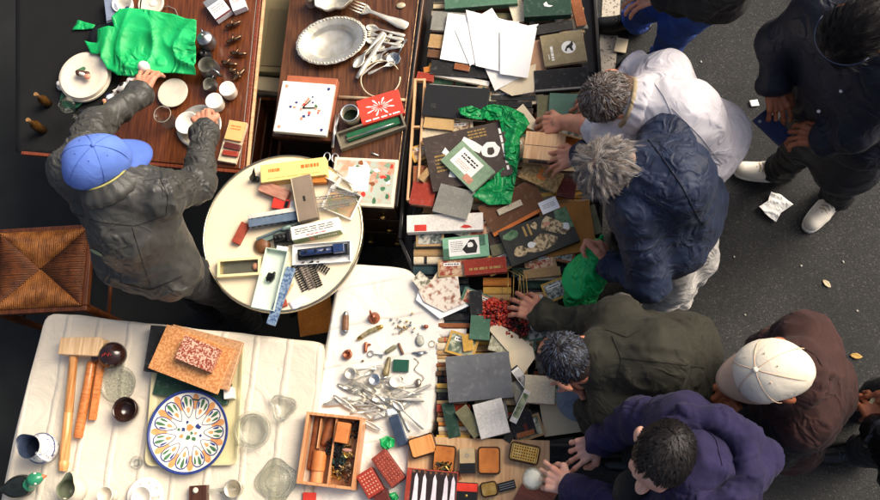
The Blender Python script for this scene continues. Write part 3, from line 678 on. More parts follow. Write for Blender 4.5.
# patterned tan book near the wooden box
book([(527, 159), (562, 173), (556, 197), (519, 173)], ZR+.02, .02, mat('patterned_tan', (150, 120, 74), .7, col2=(190, 158, 104), scale=90, bump=.2, thresh=(.45, .55)), 'L', 'tan book stamped with an orange ornament under the wooden box',
     prints=[(ORANGE_P, [(.4, .8), (.52, .86), (.5, .5), (.64, .46), (.6, .3), (.4, .34), (.44, .6)])]+lines(GOLD_I, .3, .12, .8, .3, 2, .4, 3))
for i in range(4):
    book([(528+i, 186+4*i), (548+i*2, 184+4*i), (549+i*2, 188+4*i), (529+i, 190+4*i)], ZR, .012+.002*i, B['yellow'] if i % 2 == 0 else B['olive'], 'B',
         ['yellow booklet edge uppermost under the patterned tan book', 'olive booklet edge under the uppermost yellow one', 'second yellow booklet edge under the patterned tan book', 'lowest olive booklet edge above the white card'][i])
# illustrated book on an ochre slab
book([(556, 206), (587, 201), (594, 234), (533, 273)], ZR+.002, .02, mat('ochre_boards', (170, 116, 52), .7, var=.15, scale=20, bump=.2), 'B', 'ochre brown album lying under the big illustrated book')
ILB = mat('illustrated_dark', (30, 32, 28), .4, col2=(54, 54, 44), scale=30, bump=.05)
SKINP = mat('sepia_print', (96, 76, 48), .5, col2=(214, 188, 142), scale=75, bump=0, thresh=(.4, .56), detail=6)
GRNP = mat('leaf_print', (44, 92, 52), .5, col2=(120, 150, 110), scale=50, bump=0)
book([(500, 234), (565, 204), (580, 240), (511, 268)], ZR+.023, .022, ILB, 'B', 'big dark glossy book with sepia figures and green corner on its cover', PAGES_W,
     prints=[(GRNP, [(.78, .55), (.82, 1), (1, 1), (1, .4)]), (SKINP, ellip(.19, .3, .09, .15, 14, .12, 2)), (SKINP, [(.24, .26), (.4, .44), (.52, .56), (.62, .5), (.74, .3), (.66, .16), (.5, .1), (.36, .14)]),
             (SKINP, [(.56, .66), (.62, .86), (.7, .95), (.78, .8), (.86, .66), (.95, .42), (.84, .3), (.74, .42)]), (GRNP, ellip(.15, .78, .1, .12, 10, .3, 5)), (WHITE_P, ellip(.9, .5, .05, .1, 9, .3, 1)),
             (WHITE_P, ellip(.36, .36, .06, .08, 9, .3, 6)), (MATS['pink_ink'], ellip(.66, .74, .05, .06, 9, .2, 3)), (GOLD_I, R4(.33, .62, .36, .9)), (GOLD_I, R4(.4, .6, .43, .92)), (SKINP, ellip(.5, .82, .05, .1, 8, .3, 8))])
o = thing('card', 'small white card with faint handwriting on the illustrated book', 'card', (0, 0, 0)); c, w, h, yaw = frame([(538, 203), (555, 196), (560, 207), (543, 215)], ZR+.048)
put(o, c, ZR+.0462, yaw); MB().box((0, 0, .001), (w, h, .0015)).build('sheet', PAPER, o); flat_print(o, w, h, .0018, lines(B['grey'], .15, .3, .85, .7, 3, .3, 3), 'handwriting')
# dark slim books beneath the illustrated book
book([(512, 268), (531, 268), (531, 276), (512, 277)], ZR, .018, B['dark_green'], 'B', 'dark green book end below the corner of the illustrated book')
# grey notebook and neighbours
GREYNB = mat('blue_grey_boards', (98, 100, 103), .6, var=.06, scale=60, bump=.15, wear=(150, 148, 142))
book([(446, 358), (509, 350), (513, 397), (448, 403)], ZR+.02, .024, GREYNB, 'B', 'plain blue grey hardback lying flat over the row of spines', PAGES_W)
book([(470, 315), (492, 316), (488, 340), (470, 339)], ZR, .03, B['green'], 'B', 'grey green book under the red beads')
book([(496, 337), (518, 335), (512, 353), (483, 351)], ZR+.005, .012, mat('lace_print', (150, 148, 120), .7, col2=(196, 192, 166), scale=120, bump=.1, thresh=(.45, .55)), 'L', 'greenish card folder with lacy pattern above the blue grey hardback')
book([(450, 413), (468, 406), (484, 430), (478, 437)], ZR+.018, .016, B['olive'], 'L', 'olive grey book slanting between the grey and white books')
book([(472, 405), (500, 398), (512, 433), (481, 438)], ZR+.03, .022, B['white'], 'L', 'white hardback with rounded corners below the blue grey one', PAGES_W)
book([(523, 373), (556, 378), (554, 405), (526, 402)], ZR+.012, .024, B['cream'], 'R', 'cream hardback near the squatting man with a bald patch', PAGES_W)
PHB = mat('mono_photo', (52, 52, 50), .4, col2=(206, 204, 196), scale=34, bump=0, thresh=(.4, .6))
PHG = mat('garden_photo', (60, 82, 42), .4, col2=(176, 182, 140), scale=60, bump=0, thresh=(.35, .65))
book([(511, 368), (517, 366), (536, 388), (528, 398)], ZR+.018, .012, B['charcoal'], 'T', 'charcoal photo booklet with black and white picture', PAGES_W, prints=[(WHITE_P, R4(.04, .06, .96, .94)), (PHB, R4(.1, .2, .9, .86))])
book([(529, 398), (536, 390), (512, 424), (504, 414)], ZR+.031, .01, B['white'], 'T', 'pale photo booklet with a green garden picture', PAGES_W, prints=[(PHG, R4(.1, .15, .9, .9))])
book([(511, 420), (530, 404), (537, 437), (514, 437)], ZR, .024, B['black'], 'L', 'black book with reddish corner above the tan sheet', prints=[(B['rust'], R4(.1, .02, .9, .22)), (B['maroon'], R4(.5, .25, .66, .5))])
book([(514, 384), (523, 378), (524, 402), (514, 408)], ZR+.001, .012, B['grey'], 'L', 'grey booklet between the photo booklets and cream hardback')

# loose sheets of paper
def papers(label, q, z, m=PAPER, amp=.0012, seed=1, prints=None, cat='paper', group=None):
    return sheet('paper_sheet', q, z, m, amp, .03, seed, label, cat, scale=4, thick=.0006, group=group, smooth=False)
papers('white sheet with faint print, left one of the loose pile on the books', [(448, 13), (519, 22), (514, 72), (440, 59)], ZR+.034, seed=3)
papers('white sheet fanned in the middle of the loose pile on the books', [(466, 10), (537, 28), (528, 78), (476, 66)], ZR+.042, seed=5)
papers('white sheet with a torn pointed corner on the loose pile', [(500, 30), (539, 24), (524, 42), (530, 62), (526, 78), (500, 74)], ZR+.05, seed=9)
hand_p = mat('handwritten_sheet', (240, 237, 228), .7, col2=(150, 142, 132), scale=90, bump=0, stretch=(1, 5, 1), thresh=(.6, .72))
papers('white sheet turned askew under the loose pile on the books', [(455, 30), (492, 8), (512, 40), (470, 66)], ZR+.038, seed=6)
papers('white handwritten sheet sticking out below the loose pile', [(482, 62), (524, 62), (525, 75), (495, 91), (491, 82)], ZR+.031, hand_p, seed=12)
papers('cream sheet with worn edge sticking out under the pile', [(518, 70), (536, 64), (534, 92), (512, 96), (497, 88)], ZR+.028, CREAM, seed=14)
papers('white triangle of paper beside the green bag on the books', [(523, 104), (537, 122), (536, 132), (507, 118)], ZR+.03, CREAM, seed=15)
papers('cream creased sheet beside the red beads', [(494, 322), (516, 334), (533, 348), (535, 358), (524, 374), (512, 372), (508, 352), (489, 330)], ZR+.02, CREAM, .002, seed=17)
comic = mat('comic_print', (226, 214, 196), .6, col2=(150, 92, 64), scale=44, bump=0, thresh=(.5, .66), detail=3)
comic2 = mat('comic_print_green', (222, 212, 192), .6, col2=(112, 112, 84), scale=50, bump=0, thresh=(.48, .62), detail=3)
papers('white sheet corner behind the two comic pages', [(430, 283), (441, 266), (450, 277), (440, 288)], ZR+.002, CREAM, seed=21)
papers('comic page in brown and pink with white margin', [(420, 285), (456, 296), (469, 306), (440, 319), (416, 300)], ZR+.008, PAPER, .001, seed=22)
papers('colour comic illustration lying over the white margin page', [(414, 282), (458, 276), (461, 300), (466, 303), (444, 312), (424, 302)], ZR+.014, comic, .001, seed=23)
papers('orange edged printed leaflet at the corner of the comic pages', [(412, 280), (420, 271), (431, 281), (420, 290)], ZR+.02, comic2, .001, seed=24)
BOARD = mat('putty_board', (196, 180, 146), .75, var=.06, scale=8, bump=.08)
o = thing('board', 'putty coloured board with a small pen doodle beside the denim knee', 'board'); c, w, h, yaw = frame([(536, 386), (600, 386), (606, 424), (546, 441)], ZR+.002)
put(o, c, ZR-.004, yaw); MB().box((0, 0, .003), (w, h, .005)).build('sheet', BOARD, o)
m = MB(); p = [(0, 0), (.03, .012), (.033, .004), (.012, -.006), (.016, -.014), (.034, -.006), (.03, .004)]
m.tube([(x-.03, y-.005, .0062) for x, y in p], .0007, 4); m.build('doodle', BLACK_I, o)

# more loose books filling the gaps of the heap
for q, zb, t, cn, sp, lab in [
    ([(430, 33), (448, 36), (446, 49), (428, 47)], ZR+.001, .018, 'tan', 'T', 'small tan book left of the loose white sheets'),
    ([(428, 49), (447, 51), (445, 58), (427, 57)], ZR+.001, .014, 'brown', 'B', 'slim brown book under the small tan one beside the sheets'),
    ([(571, -2), (581, -4), (586, 24), (576, 27)], ZR+.001, .03, 'rust', 'L', 'rust coloured book standing out right of the thick dark green book'),
    ([(470, 291), (482, 290), (483, 313), (470, 315)], ZR+.001, .028, 'black', 'L', 'small black book between the comic pages and coral beads'),
    ([(490, 246), (511, 240), (514, 250), (492, 257)], ZR+.001, .02, 'olive', 'B', 'olive book tucked between the mint green and illustrated books'),
    ([(486, 234), (499, 228), (505, 240), (490, 246)], ZR+.001, .016, 'dark_brown', 'L', 'dark brown booklet corner below the wide brown book'),
    ([(455, 198), (470, 202), (468, 210), (453, 206)], ZR+.001, .012, 'cream', 'B', 'cream leaflet edge under the plain grey hardback'),
    ([(560, 176), (578, 180), (574, 198), (557, 196)], ZR+.001, .02, 'maroon', 'L', 'maroon book right of the patterned tan one'),
    ([(523, 270), (560, 266), (561, 275), (524, 279)], ZR+.001, .018, 'tan', 'B', 'tan book below the ochre brown album'),
    ([(586, 206), (596, 204), (601, 232), (592, 236)], ZR+.001, .014, 'olive', 'R', 'olive booklet right of the ochre brown album'),
    ([(462, 335), (472, 333), (474, 350), (463, 352)], ZR+.003, .02, 'yellow', 'L', 'small yellow book between the spine row and lacy folder'),
    ([(500, 440), (514, 425), (520, 430), (510, 441)], ZR+.001, .015, 'charcoal', 'L', 'charcoal booklet corner below the white hardback'),
    ([(536, 355), (556, 350), (560, 372), (538, 374)], ZR+.001, .016, 'charcoal', 'L', 'charcoal book in front of the bald patched person'),
    ([(440, 404), (452, 402), (462, 436), (450, 438)], ZR+.002, .015, 'dark_green', 'L', 'dark green book below the corner of the blue grey hardback'),
    ([(497, 210), (520, 199), (523, 204), (499, 216)], ZR+.029, .008, 'cream', 'T', 'cream leaflet lying on the wide brown book'),
    ([(455, 62), (470, 66), (469, 72), (454, 68)], ZR+.027, .008, 'rust', 'T', 'rust leaflet on the slanting black book'),
]: book(q, zb, t, B[cn], sp, lab)

# thin pamphlets wedged low in the heap
r9_ = random.Random(19); PRN = [mat('print_%d' % i, p, .6, col2=q, scale=s, bump=0, thresh=(.42, .6)) for i, (p, q, s) in enumerate([((206, 190, 156), (120, 84, 60), 60), ((190, 186, 170), (74, 84, 80), 75), ((176, 128, 90), (214, 196, 160), 50), ((150, 60, 44), (206, 176, 140), 70), ((88, 104, 84), (190, 190, 160), 65)])]
SPOTS = [(448, 46, 'beside the loose sheets'), (500, 100, 'above the green bag'), (530, 96, 'left of the olive book'), (478, 100, 'right of the black folder'), (456, 128, 'below the tan slipcase'), (515, 150, 'left of the wooden box'), (540, 172, 'under the patterned tan book'), (575, 130, 'near the sea green book'), (426, 150, 'right of the wooden rack'),
    (455, 222, 'above the white spined book'), (430, 236, 'below the white spined book'), (500, 262, 'beside the red book'), (452, 268, 'below the mint green book'), (540, 262, 'under the illustrated book'), (555, 290, 'below the ochre album'), (535, 300, 'beside the wire rack'), (478, 300, 'left of the coral beads'), (520, 345, 'below the garnet beads'), (545, 392, 'under the cream hardback'), (496, 412, 'below the blue grey hardback'), (528, 428, 'beside the black book'), (462, 345, 'above the blue grey hardback'), (540, 330, 'right of the garnet beads'), (570, 20, 'beside the thick dark green book'), (560, 250, 'right of the illustrated book'), (484, 226, 'left of the wide brown book')]
for i, (x, y, pl) in enumerate(SPOTS):
    an = r9_.uniform(-.5, .5); w_, h_ = r9_.uniform(11, 18), r9_.uniform(7, 13); ca, sa = math.cos(an), math.sin(an)
    cn = r9_.choice(['cream', 'tan', 'rust', 'green', 'grey', 'yellow', 'blue_grey'])
    book([(x+dx*w_*ca-dy*h_*sa, y+dx*w_*sa+dy*h_*ca) for dx, dy in ((-1, -1), (1, -1), (1, 1), (-1, 1))], ZR+.0006+.0011*(i % 7), .005+.0017*(i % 5), BK[cn], r9_.choice('LRTB'), 'thin %s pamphlet with blotchy printed cover, %s' % (CN(cn), pl),
         prints=[(r9_.choice(PRN), R4(.08, .1, .92, .9)), (WHITE_P, R4(.2, .62, .8, .8))]+lines(BLACK_I, .25, .66, .75, .76, 1, .6, i), soft=True, name='pamphlet')

# ------------------------------------------------------------------ cutlery and small metalware
def ribbon(stations, thick=.0014):
    """stations = (x, half width, z, dish depth): a shaped strip with a top and a bottom"""
    m = MB(); n = 5; vs = []
    for (x, hw, z, dd) in stations:
        for k in range(n):
            t = -1+2*k/(n-1); vs.append((x, hw*t, z-dd*(1-t*t)))
    for (x, hw, z, dd) in stations:
        for k in range(n):
            t = -1+2*k/(n-1); vs.append((x, hw*t, z-dd*(1-t*t)-thick))
    S = len(stations); fs = []; o = S*n
    for i in range(S-1):
        for k in range(n-1):
            fs.append((i*n+k, (i+1)*n+k, (i+1)*n+k+1, i*n+k+1)); fs.append((o+i*n+k, o+i*n+k+1, o+(i+1)*n+k+1, o+(i+1)*n+k))
        fs.append((i*n, o+i*n, o+(i+1)*n, (i+1)*n)); fs.append((i*n+n-1, (i+1)*n+n-1, o+(i+1)*n+n-1, o+i*n+n-1))
    fs.append(tuple(range(n))+tuple(o+k for k in range(n))[::-1]); e = (S-1)*n
    fs.append(tuple(e+k for k in range(n))[::-1]+tuple(o+e+k for k in range(n)))
    return m.add(vs, fs)
HND = [(0, .003, .004, 0), (.004, .009, .004, -.001), (.03, .0105, .004, -.001), (.07, .006, .006, -.001), (.11, .0035, .009, -.001), (.13, .004, .008, 0)]
SPOON = ribbon(HND+[(.14, .010, .006, .002), (.155, .0185, .006, .008), (.17, .021, .006, .009), (.185, .018, .006, .007), (.196, .009, .006, .002), (.2, .002, .006, 0)]).mesh('spoon')
KNIFE = ribbon([(0, .006, .006, -.002), (.02, .009, .007, -.003), (.08, .008, .007, -.003), (.085, .0065, .005, -.001), (.1, .0085, .004, -.0004), (.17, .0095, .004, -.0003), (.192, .006, .004, 0), (.2, .001, .004, 0)]).mesh('knife')
_f = ribbon(HND+[(.14, .009, .007, .001), (.15, .0125, .006, .002), (.158, .0125, .006, .002)])
for k in range(4):
    y = -.0105+.007*k; _f.tube([(.156, y, .0055), (.18, y, .004), (.2, y*.95, .007)], [.0019, .0016, .0009], 5)
FORK = _f.mesh('fork')
LEAF = ribbon([(0, .001, .004, 0), (.02, .012, .004, .003), (.06, .022, .004, .005), (.11, .024, .005, .006), (.16, .015, .005, .003), (.2, .001, .006, 0)]).mesh('leaf_server')
for me in (SPOON, KNIFE, FORK, LEAF):
    me.polygons.foreach_set('use_smooth', [True]*len(me.polygons)); me.materials.append(SILVER)
def cut(me, name, a, b, z, label, group=None, tilt=0., k=1.):
    A = U(*a, z); Bp = U(*b, z); d = Bp-A; L = np.linalg.norm(d)
    o = bpy.data.objects.new(name, me); COL.objects.link(o)
    o.location = A.tolist(); o.rotation_euler = (0, -tilt, math.atan2(d[1], d[0])); s = L/.2; o.scale = (s, s*k, s)
    return tag(o, label, name, group)

# --- dresser top
c = U(333, 44, Z2); a0 = U(299, 52, Z2); a1 = U(369, 35, Z2); yw = math.atan2(a1[1]-a0[1], a1[0]-a0[0]); ra = np.linalg.norm(a1-a0)/2
o = thing('serving_tray', 'oval silver serving tray with beaded rim and deep well on dresser', 'tray', c, yw)
sc = lambda a, z: 1+.012*math.cos(a*24)*(1 if z > .02 else 0)
MB().lathe([(0, .004), (ra*.55, .004), (ra*.6, .008), (ra*.66, .024), (ra*.7, .027), (ra*.88, .03), (ra*.97, .034), (ra, .033), (ra, .030), (ra*.88, .026), (ra*.7, .022), (ra*.6, .001), (0, .0)], 72, sy=.72, fn=sc).build('dish', SILVER, o, True)
m = MB()
for i in range(56): a = 2*PI*i/56; m.ball((ra*.93*math.cos(a), ra*.93*.72*math.sin(a), .033), .0042, seg=6, rings=4)
m.build('beading', SILVER, o, True)
c = U(337, 2, Z2); o = thing('silver_bowl', 'crumpled silver bowl behind the oval tray on dresser', 'bowl', c, .3)
MB().lathe([(0, .004), (.045, .006), (.075, .03), (.085, .06), (.08, .062), (.07, .034), (.042, .011), (0, .009)], 48, sx=1.1, sy=.8, fn=lambda a, z: 1+.05*math.cos(9*a)+.04*math.sin(5*a+1)).build('bowl_body', SILVER, o, True)
c = U(312, 4, Z2); o = thing('sugar_caster', 'small silver caster with domed lid beside the crumpled bowl', 'caster', c)
MB().lathe([(0, 0), (.022, 0), (.024, .01), (.012, .02), (.02, .04), (.022, .06), (.014, .064)], 24).build('caster_body', SILVER, o, True)
MB().lathe([(.0225, .0605), (.02, .075), (.01, .085), (.004, .088), (.006, .094), (0, .098)], 24).build('lid', SILVER, o, True)
o = cut(FORK, 'fork', (408, 27), (351, 5), Z2+.012, 'large serving fork with broad tines beside the oval silver tray', k=1.5)
G1 = 'cutlery heaped on the dresser'
for i, (me, nm, a, b) in enumerate([(SPOON, 'spoon', (405, 36), (366, 27)), (FORK, 'fork', (404, 40), (362, 33)), (SPOON, 'spoon', (404, 46), (366, 40)),
        (KNIFE, 'knife', (357, 79), (386, 33)), (SPOON, 'spoon', (384, 32), (354, 68)), (FORK, 'fork', (360, 74), (389, 38)), (SPOON, 'spoon', (402, 40), (372, 62)),
        (FORK, 'fork', (356, 78), (390, 55)), (KNIFE, 'knife', (402, 47), (370, 52)), (SPOON, 'spoon', (368, 74), (395, 62)), (FORK, 'fork', (392, 34), (362, 56))]):
    cut(me, nm, a, b, Z2+.004+.004*(i % 5), 'old silver %s in the heap beside the oval tray on dresser' % nm, G1)
o = thing('ladle', 'silver ladle with grey scalloped bowl at the end of the cutlery heap', 'ladle', U(394, 61, Z2))
MB().lathe([(0, .004), (.02, .008), (.03, .02), (.028, .0205), (.018, .011), (0, .007)], 24, fn=lambda a, z: 1+.05*math.cos(8*a)).build('bowl_cup', PEWTER, o, True)
MB().tube([(.02, .015, .02), (.035, .05, .024), (.05, .09, .012)], [.003, .003, .005], 6).build('handle', PEWTER, o, True)
m = MB().ball((0, 0, .005), (.02, .014, .005), 0, 16, 8); o = m.build('medallion', mat('enamel_disc', (196, 184, 150), .3, .3), None, True); put(o, U(401, 6, Z2), Z2, .1); tag(o, 'small oval pale medallion alone near the top of dresser', 'medallion')
c = U(381, 80, Z2+.006); rw = np.linalg.norm(U(362, 80, Z2)-U(401, 80, Z2))/2
m = MB().tube([(rw*math.cos(.5+t), rw*math.sin(.5+t), .012+.05*max(0, math.sin(t*.5-.5))*0) for t in np.linspace(0, 2*PI*.93, 30)], .0028, 6)
o = m.build('wire_ring', mat('pale_cord', (206, 192, 162), .6), None, True); put(o, c, Z2+.006, 0); tag(o, 'pale open wire ring between the cutlery and red packet', 'ring')

# white floral clock box on an orange-brown box
c, w, h, yaw = frame([(286, 73), (336, 80), (330, 130), (280, 124)], Z2+.04)
o = thing('wooden_box', 'orange brown wooden box under the white floral tile', 'box', (c[0], c[1], Z2), yaw)
MB().box((0, 0, .019), (w, h, .038)).build('body', mat('orange_brown_lacquer', (168, 96, 66), .4, var=.15, scale=20), o, bevel=.002)
c, w, h, yaw = frame([(282, 79), (334, 86), (327, 136), (274, 131)], Z2+.062)
o = thing('tile_clock', 'white square tile clock with red and blue flowers and dark hands', 'clock', (c[0], c[1], Z2+.0385), yaw)
MB().box((0, 0, .012), (w, h, .024)).build('tile', PORC, o, bevel=.003)
r_ = random.Random(2); pr = []
for k in range(22):
    a = r_.uniform(0, 2*PI); r = r_.uniform(.05, .3); pr.append((r_.choice([RED_P, PINK_I, NAVY_I, GREEN_I, PINK_I]), ellip(.5+r*math.cos(a), .5+r*math.sin(a), r_.uniform(.015, .035), r_.uniform(.015, .035), 8, .4, k)))
for x, y in ((.1, .1), (.9, .1), (.1, .9), (.9, .9)): pr.append((NAVY_I if x > .5 else PINK_I, ellip(x, y, .03, .03, 8, .3, int(x*9))))
flat_print(o, w, h, .0242, pr, 'flower_print')
m = MB(); m.box((.02, .0, .0275), (.05, .004, .0015), 0, .1); m.box((.01, .016, .0292), (.045, .003, .0015), 0, .9); m.build('clock_hands', BLACK_METAL, o)
MB().lathe([(.004, .0255), (.004, .031), (0, .032)], 10).build('spindle', BLACK_METAL, o)
# red packet, rod, tin, open case, scissors, decorated tin
c, w, h, yaw = frame([(356, 101), (397, 89), (406, 114), (362, 124)], Z2+.03)
o = thing('gift_packet', 'red packet with white ornamental print beside the long grey case', 'packet', (c[0], c[1], Z2+.001), yaw)
MB().box((0, 0, .0145), (w, h, .029)).build('box', mat('red_packet', (206, 66, 48), .55, var=.1), o, bevel=.002)
pr = []
for k in range(16):
    a = 2*PI*k/16; r = .3 if k % 2 else .16; pr.append((WHITE_P, [(.5+.05*math.cos(a), .52+.05*math.sin(a)), (.5+r*math.cos(a-.09), .52+r*math.sin(a-.09)), (.5+(r+.06)*math.cos(a), .52+(r+.06)*math.sin(a)), (.5+r*math.cos(a+.09), .52+r*math.sin(a+.09))]))
flat_print(o, w, h, .0294, pr+lines(WHITE_P, .1, .06, .9, .14, 1, .7, 5), 'ornament_print')
a, b = U(340, 98, Z2), U(356, 99, Z2)
a2, b2 = U(339, 97, Z2+.008), U(405, 100, Z2+.008)
m = MB().tube([(0, 0, 0), tuple(b2-a2)], .0065, 10); o = m.build('rod', mat('pale_dowel', (190, 172, 138), .5), None, True); o.location = a2.tolist(); tag(o, 'pale round rod passing beneath the red packet', 'rod')
o = thing('tin', 'open round tin with pale rim and dark green inside', 'tin', U(353, 120, Z2))
MB().lathe([(0, 0), (.036, 0), (.036, .07), (.033, .07), (.033, .012), (0, .012)], 30).build('wall', mat('tin_outside', (150, 142, 118), .35, .7), o, True)
MB().lathe([(.0365, .068), (.0385, .070), (.0365, .0735), (.0325, .071)], 30).build('rim', STEEL, o, True)
MB().lathe([(0, .03), (.0325, .03), (.0325, .0301)], 24).build('contents', mat('dark_green_felt', (30, 42, 26), .9), o)
c, w, h, yaw = frame([(334, 131), (401, 112), (407, 128), (341, 147)], Z2+.03)
GC = mat('grey_case', (120, 112, 94), .5, var=.12, scale=20)
o = thing('pen_case', 'long grey case lying open with green lining and a steel pen', 'case', (c[0], c[1], Z2), yaw)
m = MB(); m.box((0, 0, .002), (w, h, .004)); m.box((0, h/2-.004, .017), (w, .008, .026)); m.box((0, -h/2+.004, .017), (w, .008, .026)); m.box((w/2-.004, 0, .017), (.008, h-.0162, .026)); m.box((-w/2+.004, 0, .017), (.008, h-.0162, .026)); m.build('tray', GC, o, bevel=.001)
MB().box((.01, .006, .011), (w*.8, h*.45, .013)).build('lining', mat('green_lining', (28, 92, 58), .8), o)
MB().tube([(-w*.38, -.002, .021), (w*.2, -.004, .021), (w*.36, -.004, .021)], [.004, .0045, .0012], 8).build('pen', STEEL, o, True)
o = thing('scissors', 'steel scissors with looped handles between the clock and tin', 'scissors', U(334, 132, Z2), 0)
def loc(o, x, y, z): p = U(x, y, z); return tuple(p-np.array(o.location))
for s, (x0, y0, x1, y1, lx, ly) in enumerate([(339, 113, 332, 148, 327, 157), (336, 115, 333, 148, 335, 158)]):
    bl = MB(); bl.tube([loc(o, x0, y0, Z2+.006+.004*s), loc(o, (x0+x1)/2, (y0+y1)/2, Z2+.006+.004*s), loc(o, x1, y1, Z2+.006+.004*s)], [.004, .009, .0045], 6)
    p = loc(o, lx, ly, Z2+.006+.004*s); bl.tube([(p[0]+.013*math.cos(t), p[1]+.019*math.sin(t), p[2]) for t in np.linspace(0, 2*PI, 16)[:-1]], .0032, 6, closed=True)
    bl.build('blade', STEEL, o, True)
c, w, h, yaw = frame([(334, 156), (398, 160), (393, 208), (330, 203)], Z2+.022)
o = thing('decorated_box', 'flat cream box lid printed with flowers around a blank white label', 'box', (c[0], c[1], Z2), yaw)
MB().box((0, 0, .01), (w, h, .02)).build('lid', mat('cream_card', (226, 214, 190), .6, var=.05), o, bevel=.002)
FLW = mat('floral_print', (196, 150, 120), .5, col2=(178, 188, 172), scale=26, bump=0, thresh=(.42, .58))
pr = [(FLW, R4(.04, .06, .96, .94))]
for k in range(46):
    x, y = r_.uniform(.08, .92), r_.uniform(.1, .9)
    pr.append((r_.choice([PINK_I, RED_P, GREEN_I, WHITE_P, BK['rust'], BK['light_green']]), ellip(x, y, r_.uniform(.02, .06), r_.uniform(.03, .08), 9, .35, k)))
pr.append((WHITE_P, R4(.24, .3, .58, .8)))
flat_print(o, w, h, .0202, pr, 'flower_print')
m = MB().tube([(0, 0, .004), (.02, .012, .004), (.028, .016, .004)], [.003, .003, .005], 6); o = m.build('screw', STEEL, None, True); put(o, U(379, 156, Z2), Z2, 2.2); tag(o, 'loose little steel screw above the flower printed lid', 'screw')

# --- between the tables: low shelf with panels and crate
LOW = .5
c, w, h, yaw = frame([(268, -40), (300, -40), (286, 74), (257, 70)], LOW+.03)
o = thing('cardboard_carton', 'long olive beige carton wedged between varnished table and dresser', 'carton', (c[0], c[1], 0), yaw)
MB().box((0, 0, (LOW+.03)/2), (w, h, LOW+.03)).build('carton_body', mat('olive_card', (142, 128, 92), .75, var=.1, scale=8), o, bevel=.004)
MB().box((w*.1, -h*.2, LOW+.033), (w*.75, h*.5, .004)).build('lid_flap', mat('olive_card2', (126, 112, 80), .75, var=.1, scale=8), o)
c, w, h, yaw = frame([(258, 76), (287, 78), (283, 92), (254, 90)], LOW)
o = thing('carton', 'small beige carton end below the olive beige carton', 'carton', (c[0], c[1], 0), yaw)
MB().box((0, 0, LOW/2), (w, h, LOW)).build('carton_body', BEIGE_B, o, bevel=.004)
c, w, h, yaw = frame([(256, 96), (286, 98), (280, 168), (250, 165)], .46)
o = thing('crate', 'brown wooden crate standing open between the tables', 'crate', (c[0], c[1], 0), yaw)
MB().box((0, 0, .02), (w, h, .02)).build('crate_floor', W_RED, o)
for s in (-1, 1):
    for k in range(4):
        MB().box((s*(w/2-.008), 0, .07+.115*k), (.014, h, .09)).build('slat', W_RED, o, bevel=.002)
        MB().box((0, s*(h/2-.008), .07+.115*k), (w-.032, .014, .09)).build('slat', W_RED, o, bevel=.002)
a, b = U(254, 97, .46), U(249, 156, .46)
m = MB().box((0, 0, .225), (.012, np.linalg.norm(a-b), .45)); o = m.build('plank', W_TAN, None, bevel=.002); put(o, (a+b)/2, .005, math.atan2(b[1]-a[1], b[0]-a[0])+PI/2); tag(o, 'thin pale plank standing on edge beside the brown crate', 'plank')

# --- round table goods
def box_thing(name, label, cat, q, zb, t, material, prints=None, bevel=.0015, group=None, part='body'):
    c, w, h, yaw = frame(q, zb+t); o = thing(name, label, cat, (c[0], c[1], zb), yaw, group)
    MB().box((0, 0, t/2), (w, h, t)).build(part, material, o, bevel=bevel)
    if prints: flat_print(o, w, h, t, prints, 'print')
    return o, w, h
def tray_thing(name, label, cat, q, zb, t, material, floor=None, wall=.0022, group=None):
    c, w, h, yaw = frame(q, zb+t); o = thing(name, label, cat, (c[0], c[1], zb), yaw, group)
    MB().box((0, 0, .001), (w, h, .002)).build('base', floor or material, o)
    m = MB(); m.box((0, h/2-wall/2, t/2+.001), (w, wall, t-.002)); m.box((0, -h/2+wall/2, t/2+.001), (w, wall, t-.002))
    m.box((w/2-wall/2, 0, t/2+.001), (wall, h-2*wall-.0002, t-.002)); m.box((-w/2+wall/2, 0, t/2+.001), (wall, h-2*wall-.0002, t-.002)); m.build('sides', material, o)
    return o, w, h
ZT = Z3+.0005
YB = mat('pale_yellow_card', (232, 206, 128), .6, var=.05, scale=12)
box_thing('carton', 'long pale yellow toy box with orange lettering on round table', 'box', [(260, 164), (325, 158), (327, 175), (261, 182)], ZT, .045, YB, lines(ORANGE_P, .12, .5, .3, .72, 1, .8, 3)+lines(ORANGE_P, .62, .5, .9, .74, 1, .8, 6)+lines(ORANGE_P, .1, .15, .9, .2, 1, .3, 4))
box_thing('carton', 'orange yellow narrow box peeping out below the pale yellow one', 'box', [(312, 175), (327, 173), (326, 182), (311, 183)], ZT, .03, BK['orange'])
o = thing('toy_crane', 'small black pointed toy crane beside the pale yellow box', 'toy', U(256, 180, ZT))
MB().box((0, 0, .01), (.03, .02, .02)).build('base', BLACK_P, o, bevel=.002); MB().tube([(-.01, 0, .02), (.006, .005, .05), (.016, .02, .085)], [.012, .008, .001], 6).build('jib', BLACK_P, o)
box_thing('block', 'worn pink wooden block above the red toy truck', 'block', [(263, 180), (290, 190), (285, 201), (257, 190)], ZT, .03, mat('worn_pink_wood', (190, 142, 118), .7, col2=(162, 104, 84), scale=30, stretch=(1, 6, 1)))
o, w, h = box_thing('toy_truck', 'little red toy truck with white cab and black window', 'toy', [(273, 196), (291, 201), (289, 211), (272, 207)], ZT+.007, .02, mat('red_toy_paint', (206, 58, 44), .3, var=.1, coat=.4))
MB().box((w*.62, 0, .011), (w*.3, h*.9, .022)).build('cab', PORC, o, bevel=.002); MB().box((w*.3, 0, .0225), (w*.18, h*.6, .004)).build('window', BLACK_P, o)
